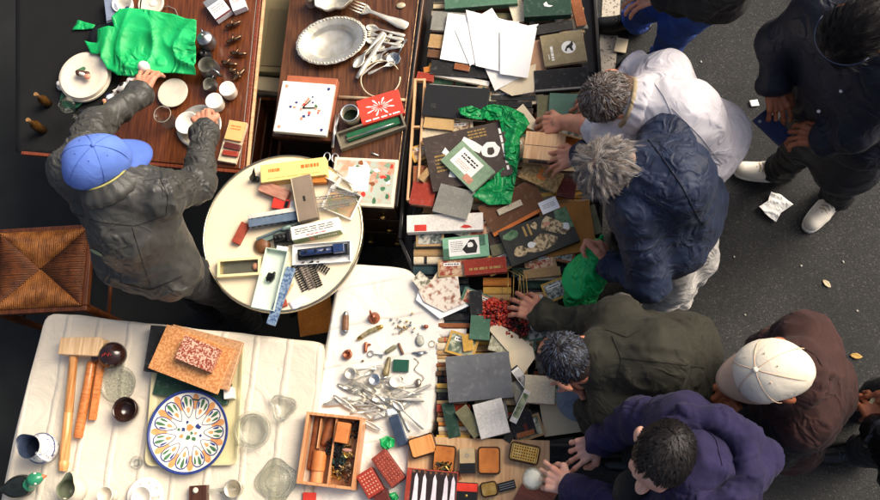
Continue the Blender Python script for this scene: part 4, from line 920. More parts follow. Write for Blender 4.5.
for s in (-1, 1):
    for x in (-.3, .5):
        wh = MB().lathe([(0, -.003), (.006, -.003), (.006, .003), (0, .003)], 12).build('wheel', BLACK_P, o); wh.location = (x*w, s*(h*.42), 0); wh.rotation_euler = (PI/2, 0, 0)
o, w, h = box_thing('ruler_box', 'long taupe box with small keyhole lying across the round table', 'box', [(289, 178), (308, 175), (320, 217), (299, 221)], ZT+.03, .035, mat('taupe_card', (132, 116, 98), .6, var=.12, scale=20), [(BLACK_I, R4(.44, .42, .56, .54)), (BK['cream'], R4(.02, .0, .06, 1))])
# train carriage
o, w, h = box_thing('toy_carriage', 'blue grey toy railway carriage with a row of dark windows', 'toy', [(247, 212), (298, 209), (300, 220), (249, 226)], ZT+.008, .036, mat('blue_grey_toy', (96, 112, 130), .4, var=.15))
for k in range(8): MB().box(((-.42+.12*k)*w, h*.12, .0365), (.05*w, .004, .002)).build('window', BLACK_P, o)
for k in range(8): MB().box(((-.42+.12*k)*w, -h/2-.0006, .024), (.07*w, .002, .011)).build('window', BLACK_P, o)
MB().box((0, h*.3, .0375), (w*.98, h*.34, .003)).build('roof', mat('pale_toy_roof', (206, 204, 192), .4), o)
for x in (-.36, .36): MB().box((x*w, 0, -.003), (.1*w, h*.8, .007)).build('wheel_truck', BLACK_P, o)
# flat wagon with girder
o, w, h = box_thing('toy_wagon', 'grey green toy flat wagon with silver girder', 'toy', [(255, 236), (299, 222), (302, 228), (258, 243)], ZT+.008, .012, mat('grey_green_toy', (104, 124, 116), .4, var=.2))
MB().tube([(-w*.45, .004, .018), (w*.45, .004, .018)], .003, 6).build('girder', STEEL, o); MB().ball((w*.2, 0, .02), (.022, .009, .012)).build('tank', mat('tank_green', (128, 150, 142), .35, var=.15), o, True)
for x in (-.3, .3): MB().box((x*w, 0, -.003), (.12*w, h*.8, .007)).build('wheel_truck', BLACK_P, o)
def loco(label, q, zb, m, m2):
    o, w, h = box_thing('toy_locomotive', label, 'toy', q, zb+.008, .014, m2)
    MB().tube([(-w*.44, 0, .026), (-w*.4, 0, .026), (w*.2, 0, .026)], [.006, .012, .012], 12).build('boiler', m, o, True)
    MB().box((w*.34, 0, .028), (w*.22, h*.8, .03)).build('cab', m, o, bevel=.002)
    for x in (-.3, -.1, .08): MB().lathe([(.004, 0), (.005, .01), (0, .012)], 8, (x*w, 0, .036)).build('dome', m2, o, True)
    for k in range(4):
        for s in (-1, 1): wh = MB().lathe([(0, -.002), (.008, -.002), (.008, .002), (0, .002)], 14).build('wheel', m2, o); wh.location = ((-.35+.22*k)*w, s*h*.46, .0005); wh.rotation_euler = (PI/2, 0, 0)
    return o
loco('black toy locomotive half hidden left of the green and white carton', [(272, 234), (293, 231), (294, 242), (275, 247)], ZT, BLACK_P, BK['charcoal'])
o, w, h = box_thing('block', 'brick red narrow block lying alone on the cream tabletop', 'block', [(241, 221), (248, 224), (239, 245), (232, 241)], ZT, .022, mat('brick_red_block', (150, 66, 46), .6, var=.15))
o = MB().lathe([(0, 0), (.032, 0), (.032, .012), (.02, .022), (0, .024)], 28).build('lid', mat('brown_bakelite', (112, 72, 44), .35, var=.2), None, True); put(o, U(263, 246, ZT), ZT, 0); tag(o, 'round brown lid under the black locomotive', 'lid')
# green and white carton with window tray below it
o, w, h = box_thing('carton', 'white topped toy carton with olive green side and pink mark', 'box', [(290, 227), (338, 217), (341, 231), (292, 239)], ZT, .05, mat('white_toy_card', (228, 226, 214), .5, var=.04))
MB().box((0, -h/2-.0008, .024), (w*.995, .0012, .046)).build('side_panel', mat('olive_green_print', (140, 154, 104), .5, var=.08), o)
m = MB(); m.box((-w*.12, -h/2-.0018, .024), (w*.1, .0008, .044)); m.build('pink_mark', PINK_I, o)
m = MB()
for k in range(9): m.box((w*(.02+.045*k), -h/2-.0018, .026), (w*.03, .0008, .01+.003*(k % 3)))
m.build('lettering', WHITE_P, o)
flat_print(o, w, h, .05, lines(BLACK_I, .08, .3, .9, .8, 3, .3, 3)+lines(RED_P, .3, .1, .7, .22, 1, .5, 5), 'print')
o, w, h = tray_thing('toy_tray', 'white open carton holding a dark blue toy locomotive', 'box', [(292, 246), (351, 239), (350, 262), (293, 264)], ZT, .02, PAPER)
loco('dark blue toy locomotive lying in the white carton', [(297, 250), (348, 243), (348, 254), (298, 260)], ZT+.0025, mat('dark_blue_toy', (34, 52, 92), .3, var=.2, coat=.3), BLACK_P)
# picture tray with girders
o, w, h = tray_thing('toy_tray', 'shallow white tray with landscape picture holding silver girders', 'box', [(334, 187), (362, 193), (351, 219), (318, 206)], ZT, .022, PAPER, mat('landscape_print', (120, 140, 104), .6, col2=(196, 150, 116), scale=30, bump=0))
o = thing('card_flap', 'white folded cards standing above the girder tray', 'card', U(338, 186, ZT)); m = MB()
m.box((0, 0, .02), (.06, .002, .04), 0, .9); m.box((-.02, .012, .018), (.05, .002, .036), 0, -.5); m.box((.03, .02, .016), (.075, .002, .03), 0, -.62); m.build('cards', PAPER, o)
for i, (a, b) in enumerate([((309, 199), (358, 193)), ((311, 206), (357, 200)), ((312, 211), (350, 205)), ((330, 191), (356, 196))]):
    A = U(*a, ZT+.03); Bq = U(*b, ZT+.03); d = Bq-A; L = np.linalg.norm(d); m = MB()
    for y in (-.005, .005): m.box((L/2, y, 0), (L, .002, .004))
    n = int(L/.012)
    for k in range(n): m.box((L*(k+.5)/n, 0, 0), (.013, .0015, .003), 0, .8 if k % 2 else -.8)
    o = m.build('toy_girder', STEEL if i % 2 else PEWTER, None); put(o, A, ZT+.026+.006*i, math.atan2(d[1], d[0])); tag(o, 'silver lattice toy girder lying across the picture tray', 'girder', 'toy girders on the picture tray')
# cream window box, mint box, blue strip, combs
o, w, h = tray_thing('window_box', 'small cream box with clear window and pink scrap inside', 'box', [(218, 259), (260, 257), (261, 275), (217, 277)], ZT, .03, mat('cream_box_card', (230, 212, 160), .6, var=.04))
m = MB(); fr = .010
for y in (-1, 1): m.box((0, y*(h/2-fr/2), .0312), (w, fr, .0014))
for x in (-1, 1): m.box((x*(w/2-fr/2), 0, .0312), (fr, h-2*fr-.0002, .0014))
m.build('window_frame', MATS['cream_box_card'], o); MB().box((0, 0, .0295), (w-.006, h-.006, .0006)).build('pane', GLASS, o)
MB().box((0, 0, .008), (w*.8, h*.7, .01)).build('grey_insert', mat('grey_insert', (110, 106, 92), .4), o); MB().ball((w*.36, 0, .018), (.012, .016, .009)).build('pink_scrap', PINK_I, o, True)
o, w, h = tray_thing('open_box', 'long pale mint open box hanging over the round table edge', 'box', [(266, 247), (287, 251), (274, 311), (251, 307)], ZT+.004, .03, mat('pale_mint_card', (206, 220, 202), .55, var=.04))
MB().box((w*.2, h/2+.008, .022), (w*.5, .016, .002)).build('end_flap', PAPER, o)
m = MB()
for k in range(9): m.box((-.014+.0035*k, .004*math.sin(k), .012), (.0022, .034-.002*abs(k-4), .016), 0, -.3)
m.box((0, 0, .022), (.034, .008, .006), 0, .2); o2 = m.build('brush', BLACK_P, None); put(o2, U(271, 277, ZT+.02), ZT+.008, .2); tag(o2, 'small black comb brush lying in the mint box', 'brush')
box_thing('strip', 'narrow blue marbled strip jutting over the table edge beside the mint box', 'strip', [(286, 266), (294, 268), (276, 327), (267, 323)], ZT+.008, .012, mat('blue_marble_paper', (64, 88, 124), .5, col2=(126, 146, 166), scale=90, bump=.05, thresh=(.42, .58)))
for i, (a, b) in enumerate([((294, 265), (306, 291)), ((301, 263), (313, 289)), ((310, 262), (320, 287)), ((316, 264), (329, 272))]):
    A = U(*a, ZT); Bq = U(*b, ZT); d = Bq-A; L = np.linalg.norm(d); m = MB()
    for y in (-.009, .009): m.box((L/2, y, .006), (L, .0025, .003))
    n = max(4, int(L/.009))
    for k in range(n): m.box((L*(k+.5)/n, 0, .0025), (.0045, .028, .004))
    o = m.build('toy_track', BLACK_P if i != 1 else BK['dark_brown'], None); put(o, A, ZT+.001*i, math.atan2(d[1], d[0])); tag(o, 'piece of dark toy railway track with sleepers on round table', 'track', 'toy track pieces on the round table')
m = MB().tube([(0, 0, .004), (.09, .0, .004), (.1, 0, .004)], [.0035, .0035, .0006], 6); o = m.build('pencil', W_TAN, None); put(o, U(281, 306, ZT), ZT, 1.1); tag(o, 'thin pale pencil beside the blue marbled strip', 'pencil')
o, w, h = box_thing('block', 'tiny red block near the edge of the round table', 'block', [(279, 300), (286, 299), (287, 305), (281, 308)], ZT, .012, MATS['brick_red_block'])
sheet('paper_slip', [(288, 303), (303, 296), (310, 301), (293, 311)], ZT, PAPER, .002, .02, 3, 'white paper slip near the rim of the round table', 'paper')
o, w, h = box_thing('envelope', 'orange card folder on the ground below the round table', 'folder', [(296, 300), (330, 296), (334, 330), (300, 338)], .015, .02, BK['orange'])

# ------------------------------------------------------------------ linen table: mallet, plate, crockery, glass
ZC = Z4+.0035
def stick(name, label, cat, a, b, z, prof, m, seg=14, group=None):
    """turned piece lying down: prof = (fraction, radius)"""
    A = U(*a, z); Bq = U(*b, z); d = Bq-A; L = np.linalg.norm(d)
    o = MB().tube([(L*f, 0, 0) for f, r in prof], [r for f, r in prof], seg).build(name, m, None); auto_smooth(o); put(o, A, z, math.atan2(d[1], d[0])); return tag(o, label, cat, group)
o = thing('mallet', 'big wooden mallet with pale block head lying on the linen', 'mallet')
c, w, h, yaw = frame([(60, 334), (103, 339), (101, 359), (59, 354)], ZC+.075); put(o, c, ZC, yaw)
MB().prism([(-w/2, -h*.42), (w*.4, -h*.46), (w/2, -h*.3), (w/2, h*.36), (w*.42, h*.5), (-w/2, h*.42)], 0, .078).build('head', W_PALE, o, bevel=.004)
A = U(74, 354, ZC+.045)-np.array([c[0], c[1], ZC]); Bq = U(63, 471, ZC+.02)-np.array([c[0], c[1], ZC])
ry = Matrix.Rotation(-yaw, 3, 'Z'); A = ry @ Vector(A); Bq = ry @ Vector(Bq)
prof = [(0, .017), (.06, .0175), (.065, .0165), (.5, .0175), (.505, .0162), (.51, .0175), (.9, .019), (.905, .0178), (.92, .0178), (.925, .0195), (.96, .0195), (.965, .0185), (1, .0165)]
hd = MB().tube([A+(Bq-A)*f for f, r in prof], [r for f, r in prof], 16).build('handle', wood('mallet_handle', (176, 110, 56), (222, 168, 108), .35, 1.4), o); auto_smooth(hd)
stick('turned_wood', 'turned honey brown tool handle lying beside the mallet', 'handle', (92, 362), (78, 438), ZC+.019, [(0, .014), (.04, .018), (.3, .0175), (.6, .019), (.62, .0175), (.9, .0185), (.92, .0175), (.98, .018), (1, .015)], wood('honey_handle', (168, 92, 40), (206, 132, 72), .35, 1.4))
stick('turned_wood', 'shorter plain honey brown tool handle under the dark pot', 'handle', (101, 362), (92, 420), ZC+.017, [(0, .0165), (.5, .017), (1, .0165)], MATS['honey_handle'], 6)
o = thing('pepper_pot', 'dark glossy wooden pot with knobbed stem lying on the linen', 'pot', U(118, 357, ZC), 0)
MB().ball((0, 0, .047), (.056, .052, .047), 0, 24, 14).build('pot_body', DKBROWN_G, o, True)
a = loc(o, 96, 357, ZC+.03); MB().tube([(-.03, 0, .04), (a[0]*.6, a[1], .034), (a[0], a[1], .03), (a[0]-.012, a[1], .03)], [.02, .014, .024, .019], 14).build('stem', DKBROWN_G, o, True)
MB().ball((a[0]-.02, a[1], .034), .006).build('ferrule', STEEL, o, True)
m = MB()
for k in range(5): m.tube([(-.02+.008*k, -.012+.004*(k % 3), .0945-.0008*(k-2)**2), (-.016+.008*k, -.002+.004*(k % 2), .0945-.0008*(k-2)**2)], .0012, 5)
m.build('red_inscription', RED_P, o)
CUT = lambda n, d: (lambda a, z: 1+d*math.cos(n*a))
o = thing('glass_disc', 'round cut glass coaster with engraved lattice leaning by the dark cup', 'glassware', U(120, 385, ZC))
MB().lathe([(0, .004), (.06, .004), (.068, .008), (.071, .016), (.072, .02), (.069, .02), (.066, .012), (.058, .0075), (0, .0075)], 48, fn=CUT(24, .008)).build('dish', CUTGLASS, o, True)
m = MB()
for k in range(40): a = 2.4*k; r = .0095*math.sqrt(k); m.ball((r*math.cos(a), r*math.sin(a), .0085), (.0042, .0042, .002), 0, 6, 4)
m.build('studs', mat('frosted_glass', (190, 190, 172), .3, var=.2, trans=.5, bump=.4), o, True)
o = thing('cup', 'dark brown handleless cup standing on the linen', 'cup', U(131, 411, ZC))
MB().lathe([(0, 0), (.03, 0), (.04, .012), (.047, .04), (.048, .06), (.0445, .062), (.042, .045), (.03, .014), (0, .010)], 36).build('wall', DKBROWN_G, o, True)
# blue and white jug
BW = mat('blue_white_faience', (226, 228, 226), .22, col2=(96, 112, 156), scale=75, bump=0, thresh=(.56, .66), coat=.4)
o = thing('jug', 'blue and white faience jug with dark inside at the cloth edge', 'jug', U(49, 449, ZC), 2.5)
spf = lambda a, z: 1+(.42*max(0, math.cos(a))**6 if z > .12 else 0)
MB().lathe([(0, 0), (.042, 0), (.052, .02), (.056, .05), (.048, .085), (.036, .105), (.038, .13), (.043, .145)], 40, fn=spf).build('wall', BW, o, True)
MB().lathe([(.0425, .1452), (.04, .144), (.034, .11), (.04, .08), (.02, .02), (0, .018)], 40, fn=spf).build('inside', mat('slate_glaze', (44, 54, 72), .25, var=.2), o, True)
for zz, rr_ in ((.06, .0562), (.1, .0372)): MB().tube([(rr_*math.cos(t), rr_*math.sin(t), zz) for t in np.linspace(0, 2*PI, 33)[:-1]], .0018, 5, closed=True).build('painted_band', NAVY_I, o, True)
MB().tube([(-.035, 0, .135), (-.065, 0, .135), (-.078, 0, .11), (-.07, 0, .08), (-.05, 0, .06)], .007, 8).build('handle', BW, o, True)
# ceramic frog
o = thing('ceramic_duck', 'dark ceramic duck with green head at the lower cloth edge', 'ornament', U(30, 486, ZC), .2)
blob('duck_body', [ell((-.02, 0, .035), (.06, .045, .035), g=0), cap((.03, 0, .05), (.06, .01, .075), .022, .02, g=1), ell((.065, .012, .08), (.03, .024, .022), g=1), cap((.085, .014, .078), (.105, .016, .074), .008, .005, g=2), cap((-.06, 0, .05), (-.085, 0, .06), .02, .01, g=0)], .004, .015,
     [mat('black_green_glaze', (26, 30, 26), .2, var=.3, coat=.4), mat('bright_green_glaze', (44, 128, 92), .22, var=.3, coat=.4), mat('orange_glaze', (178, 98, 60), .3)], o, by_group=True)
for s in (-1, 1): MB().ball((.072, .012+s*.017, .09), .006).build('eye', PORC, o, True)
# cream jug with pointed spout
o = thing('jug', 'small cream jug with pointed spout and grey inside', 'jug', U(78, 490, ZC), 1.45)
spf2 = lambda a, z: 1+(.75*max(0, math.cos(a))**10 if z > .07 else 0)
MB().lathe([(0, 0), (.032, 0), (.048, .02), (.05, .05), (.04, .075), (.036, .09), (.0365, .094)], 40, fn=spf2).build('wall', PORC_C, o, True)
MB().lathe([(.036, .0942), (.033, .09), (.036, .07), (.042, .05), (.03, .012), (0, .01)], 40, fn=spf2).build('inside', mat('sage_glaze', (110, 116, 96), .3, var=.15), o, True)
MB().tube([(-.03, 0, .085), (-.062, 0, .08), (-.07, 0, .05), (-.045, 0, .03)], .006, 8).build('handle', PORC_C, o, True)
o = thing('egg_cup', 'small cream egg cup beside the cup and saucer', 'cup', U(113, 495, ZC))
MB().lathe([(0, 0), (.024, 0), (.022, .008), (.012, .02), (.014, .03), (.028, .05), (.031, .07), (.0285, .071), (.024, .05), (.01, .036), (0, .034)], 30).build('wall', PORC_C, o, True)
o = thing('glass_stopper', 'tiny round clear glass dish alone on the linen', 'glassware', U(138, 463, ZC))
MB().lathe([(0, .003), (.018, .003), (.024, .008), (.026, .016), (.023, .016), (.02, .009), (0, .007)], 28).build('dish', GLASS, o, True); MB().tube([(.012*math.cos(t), .012*math.sin(t), .0085) for t in np.linspace(0, 2*PI, 17)[:-1]], .0014, 5, closed=True).build('inner_ring', PEWTER, o, True)
o = thing('teacup', 'white teacup standing in its saucer with pink sprigs', 'cup', U(147, 497, ZC))
MB().lathe([(0, .004), (.035, .004), (.07, .014), (.073, .0165), (.068, .0165), (.035, .0075), (0, .0075)], 44).build('saucer', PORC, o, True)
MB().lathe([(0, .008), (.022, .008), (.026, .014), (.036, .035), (.038, .055), (.0355, .0555), (.033, .035), (.022, .0155), (0, .015)], 36).build('cup_wall', PORC, o, True)
MB().tube([(.034, 0, .05), (.055, .004, .048), (.06, .005, .035), (.034, 0, .022)], .0035, 8).build('handle', PORC, o, True)
m = MB()
for k in range(9): a = .7*k; m.ball((.052*math.cos(a), .052*math.sin(a), .0122), (.004, .003, .001), 0, 6, 4)
m.build('painted_sprigs', PINK_I, o)
o, w, h = box_thing('wooden_box', 'tiny dark brown box with a round pale peg at the cloth front', 'box', [(189, 486), (206, 485), (207, 503), (189, 503)], ZC, .03, wood('dark_box', (52, 28, 18), (88, 52, 36), .35, 0))
MB().lathe([(.01, .0302), (.011, .034), (.004, .0345), (0, .034)], 16, (-.008, .014, 0)).build('peg', PORC_C, o, True)
stick('glass_rod', 'clear glass rod beside the tiny brown box', 'glassware', (207, 492), (229, 489), ZC+.012, [(0, .006), (.1, .009), (.9, .007), (1, .003)], GLASS)
o = thing('beaker', 'small pewter beaker with pale inside on the linen', 'beaker', U(237, 489, ZC))
MB().lathe([(0, 0), (.026, 0), (.03, .02), (.034, .05), (.031, .051), (.026, .02), (0, .006)], 30).build('wall', mat('pearl_pewter', (200, 192, 172), .3, .6), o, True)
MB().tube([(-.03, -.006, .04), (-.05, -.014, .03), (-.032, -.01, .012)], .004, 8).build('handle', MATS['pearl_pewter'], o, True)
o = thing('ashtray', 'round clear glass ashtray with thick rim beside the painted plate', 'glassware', U(254, 431, ZC))
MB().lathe([(0, .008), (.048, .008), (.054, .014), (.06, .034), (.068, .036), (.073, .03), (.07, .004), (0, .0)], 48).build('dish', GLASS, o, True)
m = MB()
for rr_ in (.06, .05): m.tube([(rr_*math.cos(t), rr_*math.sin(t), .037 if rr_ > .055 else .0125) for t in np.linspace(0, 2*PI, 41)[:-1]], .0016, 5, closed=True)
m.build('ground_rings', MATS['frosted_glass'], o, True)
o = thing('glass_dish', 'three cornered heart shaped glass dish above the round ashtray', 'glassware', U(285, 408, ZC), .3)
MB().lathe([(0, .006), (.03, .006), (.038, .02), (.045, .03), (.05, .028), (.046, .006), (0, 0)], 48, fn=lambda a, z: 1+.16*math.cos(3*a)).build('dish', GLASS, o, True)
MB().tube([(.045*(1+.16*math.cos(3*t))*math.cos(t), .045*(1+.16*math.cos(3*t))*math.sin(t), .031) for t in np.linspace(0, 2*PI, 49)[:-1]], .0022, 5, closed=True).build('rim', MATS['frosted_glass'], o, True)
o = thing('pressed_glass_cover', 'square pressed glass lid with stepped rings and round knob', 'glassware', U(277, 481, ZC), .25)
MB().lathe([(0, .0), (.075, 0), (.078, .006), (.07, .01), (.055, .013), (.05, .022), (.036, .024), (.03, .034), (.016, .036), (.02, .048), (.014, .056), (0, .058)], 56, fn=lambda a, z: 1+(.09*math.cos(4*a+.4) if z < .012 else 0)).build('lid', CUTGLASS, o, True)
m = MB()
for rr_, zz in ((.058, .014), (.038, .0255), (.019, .05)): m.tube([(rr_*math.cos(t), rr_*math.sin(t), zz) for t in np.linspace(0, 2*PI, 41)[:-1]], .002, 5, closed=True)
m.build('rings', MATS['frosted_glass'], o, True)
# enamel tray with plate and books
c, w, h, yaw = frame([(152, 343), (244, 343), (238, 466), (146, 466)], ZC+.02)
EN = mat('sage_cream_enamel', (198, 188, 146), .35, var=.08, scale=10, coat=.3)
o = thing('enamel_tray', 'cream green enamel tray under the painted plate and marbled books', 'tray', (c[0], c[1], ZC), yaw)
def rrect(w, h, r, n=6):
    out = []
    for cx, cy, a0 in ((w/2-r, h/2-r, 0), (-w/2+r, h/2-r, PI/2), (-w/2+r, -h/2+r, PI), (w/2-r, -h/2+r, 1.5*PI)):
        for k in range(n+1): a = a0+PI/2*k/n; out.append((cx+r*math.cos(a), cy+r*math.sin(a)))
    return out
m = MB(); rings = [(w, h, .03, .021), (w-.006, h-.006, .028, .023), (w-.04, h-.04, .02, .004), (w-.06, h-.06, .015, .0025)]; vs = []; n = len(rrect(1, 1, .1)); fs = []
for a, b, r, z in rings: vs += [(x, y, z) for x, y in rrect(a, b, r)]
for j in range(3):
    for i in range(n): fs.append((j*n+i, j*n+(i+1) % n, (j+1)*n+(i+1) % n, (j+1)*n+i))
fs.append(tuple(3*n+i for i in range(n))); m.add(vs, fs)
ob = m.build('tray_pan', EN, o, True); s_ = ob.modifiers.new('solid', 'SOLIDIFY'); s_.thickness = .002; s_.offset = -1
# painted plate: shallow lathe, painted petals follow its profile
pc = U(188, 432, ZC+.03); PR = np.linalg.norm(U(148, 432, ZC+.03)-U(228, 432, ZC+.03))/2
o = thing('painted_plate', 'faience plate painted with petals in orange, green and navy', 'plate', (pc[0], pc[1], ZC+.0065), 0)
def pz(r): x = r/PR; return .006+.024*max(0, (x-.5)/.5)**1.3
MB().lathe([(0, .002), (PR*.45, .002), (PR*.5, .0), (PR*.55, .004), (PR, .027), (PR*1.005, .030)]+[(PR*x, pz(PR*x)) for x in (.99, .9, .8, .7, .6, .5, .3)]+[(0, .006)], 72).build('glazed_body', mat('faience_white', (232, 226, 210), .22, var=.04, coat=.4), o, True)
MB().lathe([(PR*1.008, .0275), (PR*1.01, .0305), (PR*.985, pz(PR*.985)+.0012), (PR*.94, pz(PR*.94)+.0008), (PR*.94, pz(PR*.94)+.0003)], 72).build('blue_rim', NAVY_I, o, True)
def pp(m, pts, lift, mi):
    """painted patch on the plate: fan with its own subdivision following the profile"""
    n = len(pts); cx, cy = sum(p[0] for p in pts)/n, sum(p[1] for p in pts)/n; vs = []; fs = []
    for k, s in enumerate((0., .5, 1.)):
        for (x, y) in pts: X, Y = cx+(x-cx)*s, cy+(y-cy)*s; vs.append((X*PR, Y*PR, pz(math.hypot(X, Y)*PR)+lift))
    for k in (0, 1):
        for i in range(n): fs.append((k*n+i, k*n+(i+1) % n, (k+1)*n+(i+1) % n, (k+1)*n+i))
    m.add(vs, fs, mi)
m = MB(); ORA = mat('orange_glaze_paint', (222, 164, 104), .3, col2=(206, 136, 80), scale=60, bump=0)
N_ = 11
def petal(a, r0, r1, wd, n=14):
    out = []
    for i in range(n):
        t = 2*PI*i/n; rr_ = (r0+r1)/2+(r1-r0)/2*math.cos(t); ww = wd*math.sin(t)*(.75+.35*math.cos(t)); out.append((rr_*math.cos(a)-ww*math.sin(a), rr_*math.sin(a)+ww*math.cos(a)))
    return out
for k in range(N_):
    a = 2*PI*(k+.5)/N_; pp(m, petal(a, .55, .93, .1), .0005, 0)
for k in range(N_):
    a = 2*PI*k/N_; pp(m, petal(a, .34, .9, .205), .0010, 1); pp(m, petal(a, .36, .87, .175), .0015, 2)
    pp(m, petal(a+.03, .62, .86, .05), .002, 3); pp(m, petal(a-.12, .6, .8, .035), .002, 3); pp(m, petal(a+.15, .58, .76, .03), .002, 1); pp(m, petal(a, .46, .6, .05), .002, 0)
for k, (x, y, w_, mi) in enumerate([(.0, .12, .09, 0), (-.16, .06, .06, 1), (.2, .14, .07, 1), (-.02, -.12, .07, 3), (.13, -.16, .06, 3), (-.2, -.1, .05, 0), (.05, -.02, .04, 3), (-.08, .24, .05, 1), (.16, -.02, .04, 0), (.28, -.08, .04, 1), (-.28, .06, .04, 3)]):
    r2 = random.Random(k); pp(m, [(x+w_*math.cos(t)*r2.uniform(.5, 1.3), y+w_*math.sin(t)*r2.uniform(.5, 1.3)) for t in np.linspace(0, 2*PI, 9)[:-1]], .0016, mi)
m.build('painted_petals', [ORA, NAVY_I, mat('petal_white', (232, 224, 206), .25, var=.08, bump=0), GREEN_I], o, True)
# books on the tray
MARB = mat('orange_marbled_paper', (178, 116, 66), .45, col2=(206, 152, 100), scale=110, bump=.1, thresh=(.42, .6))
book([(152, 327), (178, 325), (176, 376), (142, 368)], ZC+.026, .03, B['black'], 'L', 'black bound book sticking out left under the marbled one')
book([(173, 321), (241, 345), (228, 391), (158, 372)], ZC+.058, .022, mat('brown_marbled_paper', (150, 104, 68), .5, col2=(190, 150, 110), scale=90, bump=.1), 'L', 'brown marbled book second in the stack on enamel tray', PAGES_W)
book([(168, 323), (234, 351), (217, 393), (147, 369)], ZC+.082, .02, MARB, 'L', 'large orange marbled book with pale fore edge on enamel tray', PAGES_W)
book([(185, 335), (220, 349), (209, 371), (174, 359)], ZC+.1025, .036, mat('red_marbled_paper', (138, 62, 44), .4, col2=(214, 176, 150), scale=150, bump=.1, thresh=(.46, .58)), 'R', 'small thick red speckled book topmost on the marbled stack', mat('dark_fore_edge', (88, 84, 68), .7, var=.2))
book([(157, 372), (232, 384), (226, 402), (152, 397)], ZC+.0075, .018, B['dark_green'], 'B', 'dark green ledger between the painted plate and marbled books')
o, w, h = box_thing('porcelain_cube', 'little white porcelain cube beside the dark green ledger', 'ornament', [(223, 388), (232, 387), (233, 398), (224, 399)], ZC+.0075, .04, PORC)

# ------------------------------------------------------------------ white cover: knives, trinkets, cutlery heap
ZP = Z5+.0045
G2 = 'cutlery heaped on the white cover'
rc = random.Random(11)
base_cut = [((326, 404), (352, 398), LEAF), ((337, 384), (363, 395), LEAF), ((333, 395), (356, 412), LEAF), ((345, 372), (385, 367), FORK), ((425, 400), (372, 399), SPOON), ((424, 429), (393, 402), SPOON),
    ((410, 432), (396, 404), KNIFE), ((352, 405), (392, 406), SPOON), ((349, 378), (377, 392), SPOON), ((359, 408), (392, 417), FORK), ((362, 420), (384, 432), LEAF), ((371, 379), (404, 379), SPOON), ((420, 385), (381, 391), FORK), ((350, 391), (383, 386), KNIFE), ((356, 372), (372, 384), SPOON),
    ((368, 411), (392, 396), FORK), ((394, 378), (366, 381), SPOON), ((424, 393), (397, 398), KNIFE), ((340, 399), (371, 404), FORK), ((373, 421), (356, 404), SPOON), ((405, 388), (379, 402), SPOON), ((389, 411), (360, 398), FORK), ((415, 394), (386, 384), SPOON), ((350, 414), (380, 410), KNIFE), ((344, 388), (372, 399), FORK), ((422, 388), (396, 404), SPOON)]
for i, (a, b, me) in enumerate(base_cut):
    nm = {SPOON: 'spoon', FORK: 'fork', KNIFE: 'knife', LEAF: 'server'}[me]
    if i in (0,): cut(me, nm, a, b, ZP+.001, 'leaf shaped silver server lying apart above the pine drawer'); continue
    cut(me, nm, a, b, ZP+.001+.0035*(i % 6), 'old silver %s in the tangled heap on the white cover' % nm, G2, k=.9)
for i in range(9):
    x = rc.uniform(340, 416); y = rc.uniform(374, 420); an_ = rc.uniform(-.7, .9)+(PI if rc.random() < .4 else 0); ln_ = rc.uniform(14, 24); me = rc.choice([SPOON, FORK, KNIFE, SPOON, LEAF]); nm = {SPOON: 'spoon', FORK: 'fork', KNIFE: 'knife', LEAF: 'server'}[me]
    cut(me, nm, (x-ln_*math.cos(an_), y-ln_*math.sin(an_)*.7), (x+ln_*math.cos(an_), y+ln_*math.sin(an_)*.7), ZP+.002+.0035*(i % 5), 'old silver %s in the tangled heap on the white cover' % nm, G2, k=rc.uniform(.7, .95))
def trinket(name, label, cat, px, prims, mats, h=.0022, k=.004, yaw=0., z=ZP, by=False):
    o = blob(name, prims, h, k, mats, None, by_group=by); put(o, U(px[0], px[1], z), z, yaw); return tag(o, label, cat)
KN = mat('horn_brown', (140, 100, 72), .4, col2=(96, 66, 46), scale=80, bump=.3)
trinket('pocket_knife', 'brown horn pocket knife lying upright alone on white cover', 'knife', (346, 323), [cap((0, -.026, .009), (0, .026, .009), .0135, .0125), cap((.004, -.024, .014), (.004, .024, .014), .008), cap((0, -.034, .009), (0, -.028, .009), .012, .013, g=1), cap((0, .028, .009), (0, .034, .009), .013, .011, g=1), cap((-.011, -.03, .008), (-.011, .03, .008), .0035, g=1)], [KN, PEWTER], by=True, k=.001)
o = thing('bell', 'small copper hand bell with pointed handle on white cover', 'bell', U(374, 318, ZP), .2)
MB().lathe([(.024, 0), (.022, .006), (.014, .022), (.010, .03), (.004, .033), (0, .034)], 20).build('bell_body', COPPER, o, True); MB().tube([(0, 0, .033), (-.004, .012, .046), (-.002, .02, .055)], [.004, .0045, .003], 8).build('handle', COPPER, o, True)
trinket('pocket_knife', 'green and silver curved pocket knife below the copper bell', 'knife', (370, 333), [cap((-.03, -.015, .008), (0, .004, .010), .009), cap((0, .004, .01), (.03, .016, .008), .010, .009), cap((-.042, -.023, .008), (-.032, -.017, .008), .007, .009, g=1), cap((.032, .017, .008), (.044, .022, .008), .0095, .0085, g=1), cap((-.03, -.006, .006), (.03, .026, .006), .003, g=1)], [mat('green_horn', (106, 106, 70), .4, col2=(168, 150, 120), scale=70), BRASS], by=True, k=.001)
o = thing('thimble', 'copper thimble cup lying left of the small copper key', 'thimble', U(348, 355, ZP), .3); MB().lathe([(0, 0), (.017, 0), (.019, .012), (.015, .02), (.012, .018), (0, .008)], 20).build('cup', COPPER, o, True); MB().ball((.008, .01, .02), (.01, .007, .008)).build('knob', COPPER, o, True)
trinket('charm', 'copper charm with short arm right of the thimble', 'charm', (366, 347), [cap((0, -.016, .006), (0, .012, .007), .007), cap((0, .01, .007), (.018, .008, .006), .004)], COPPER)
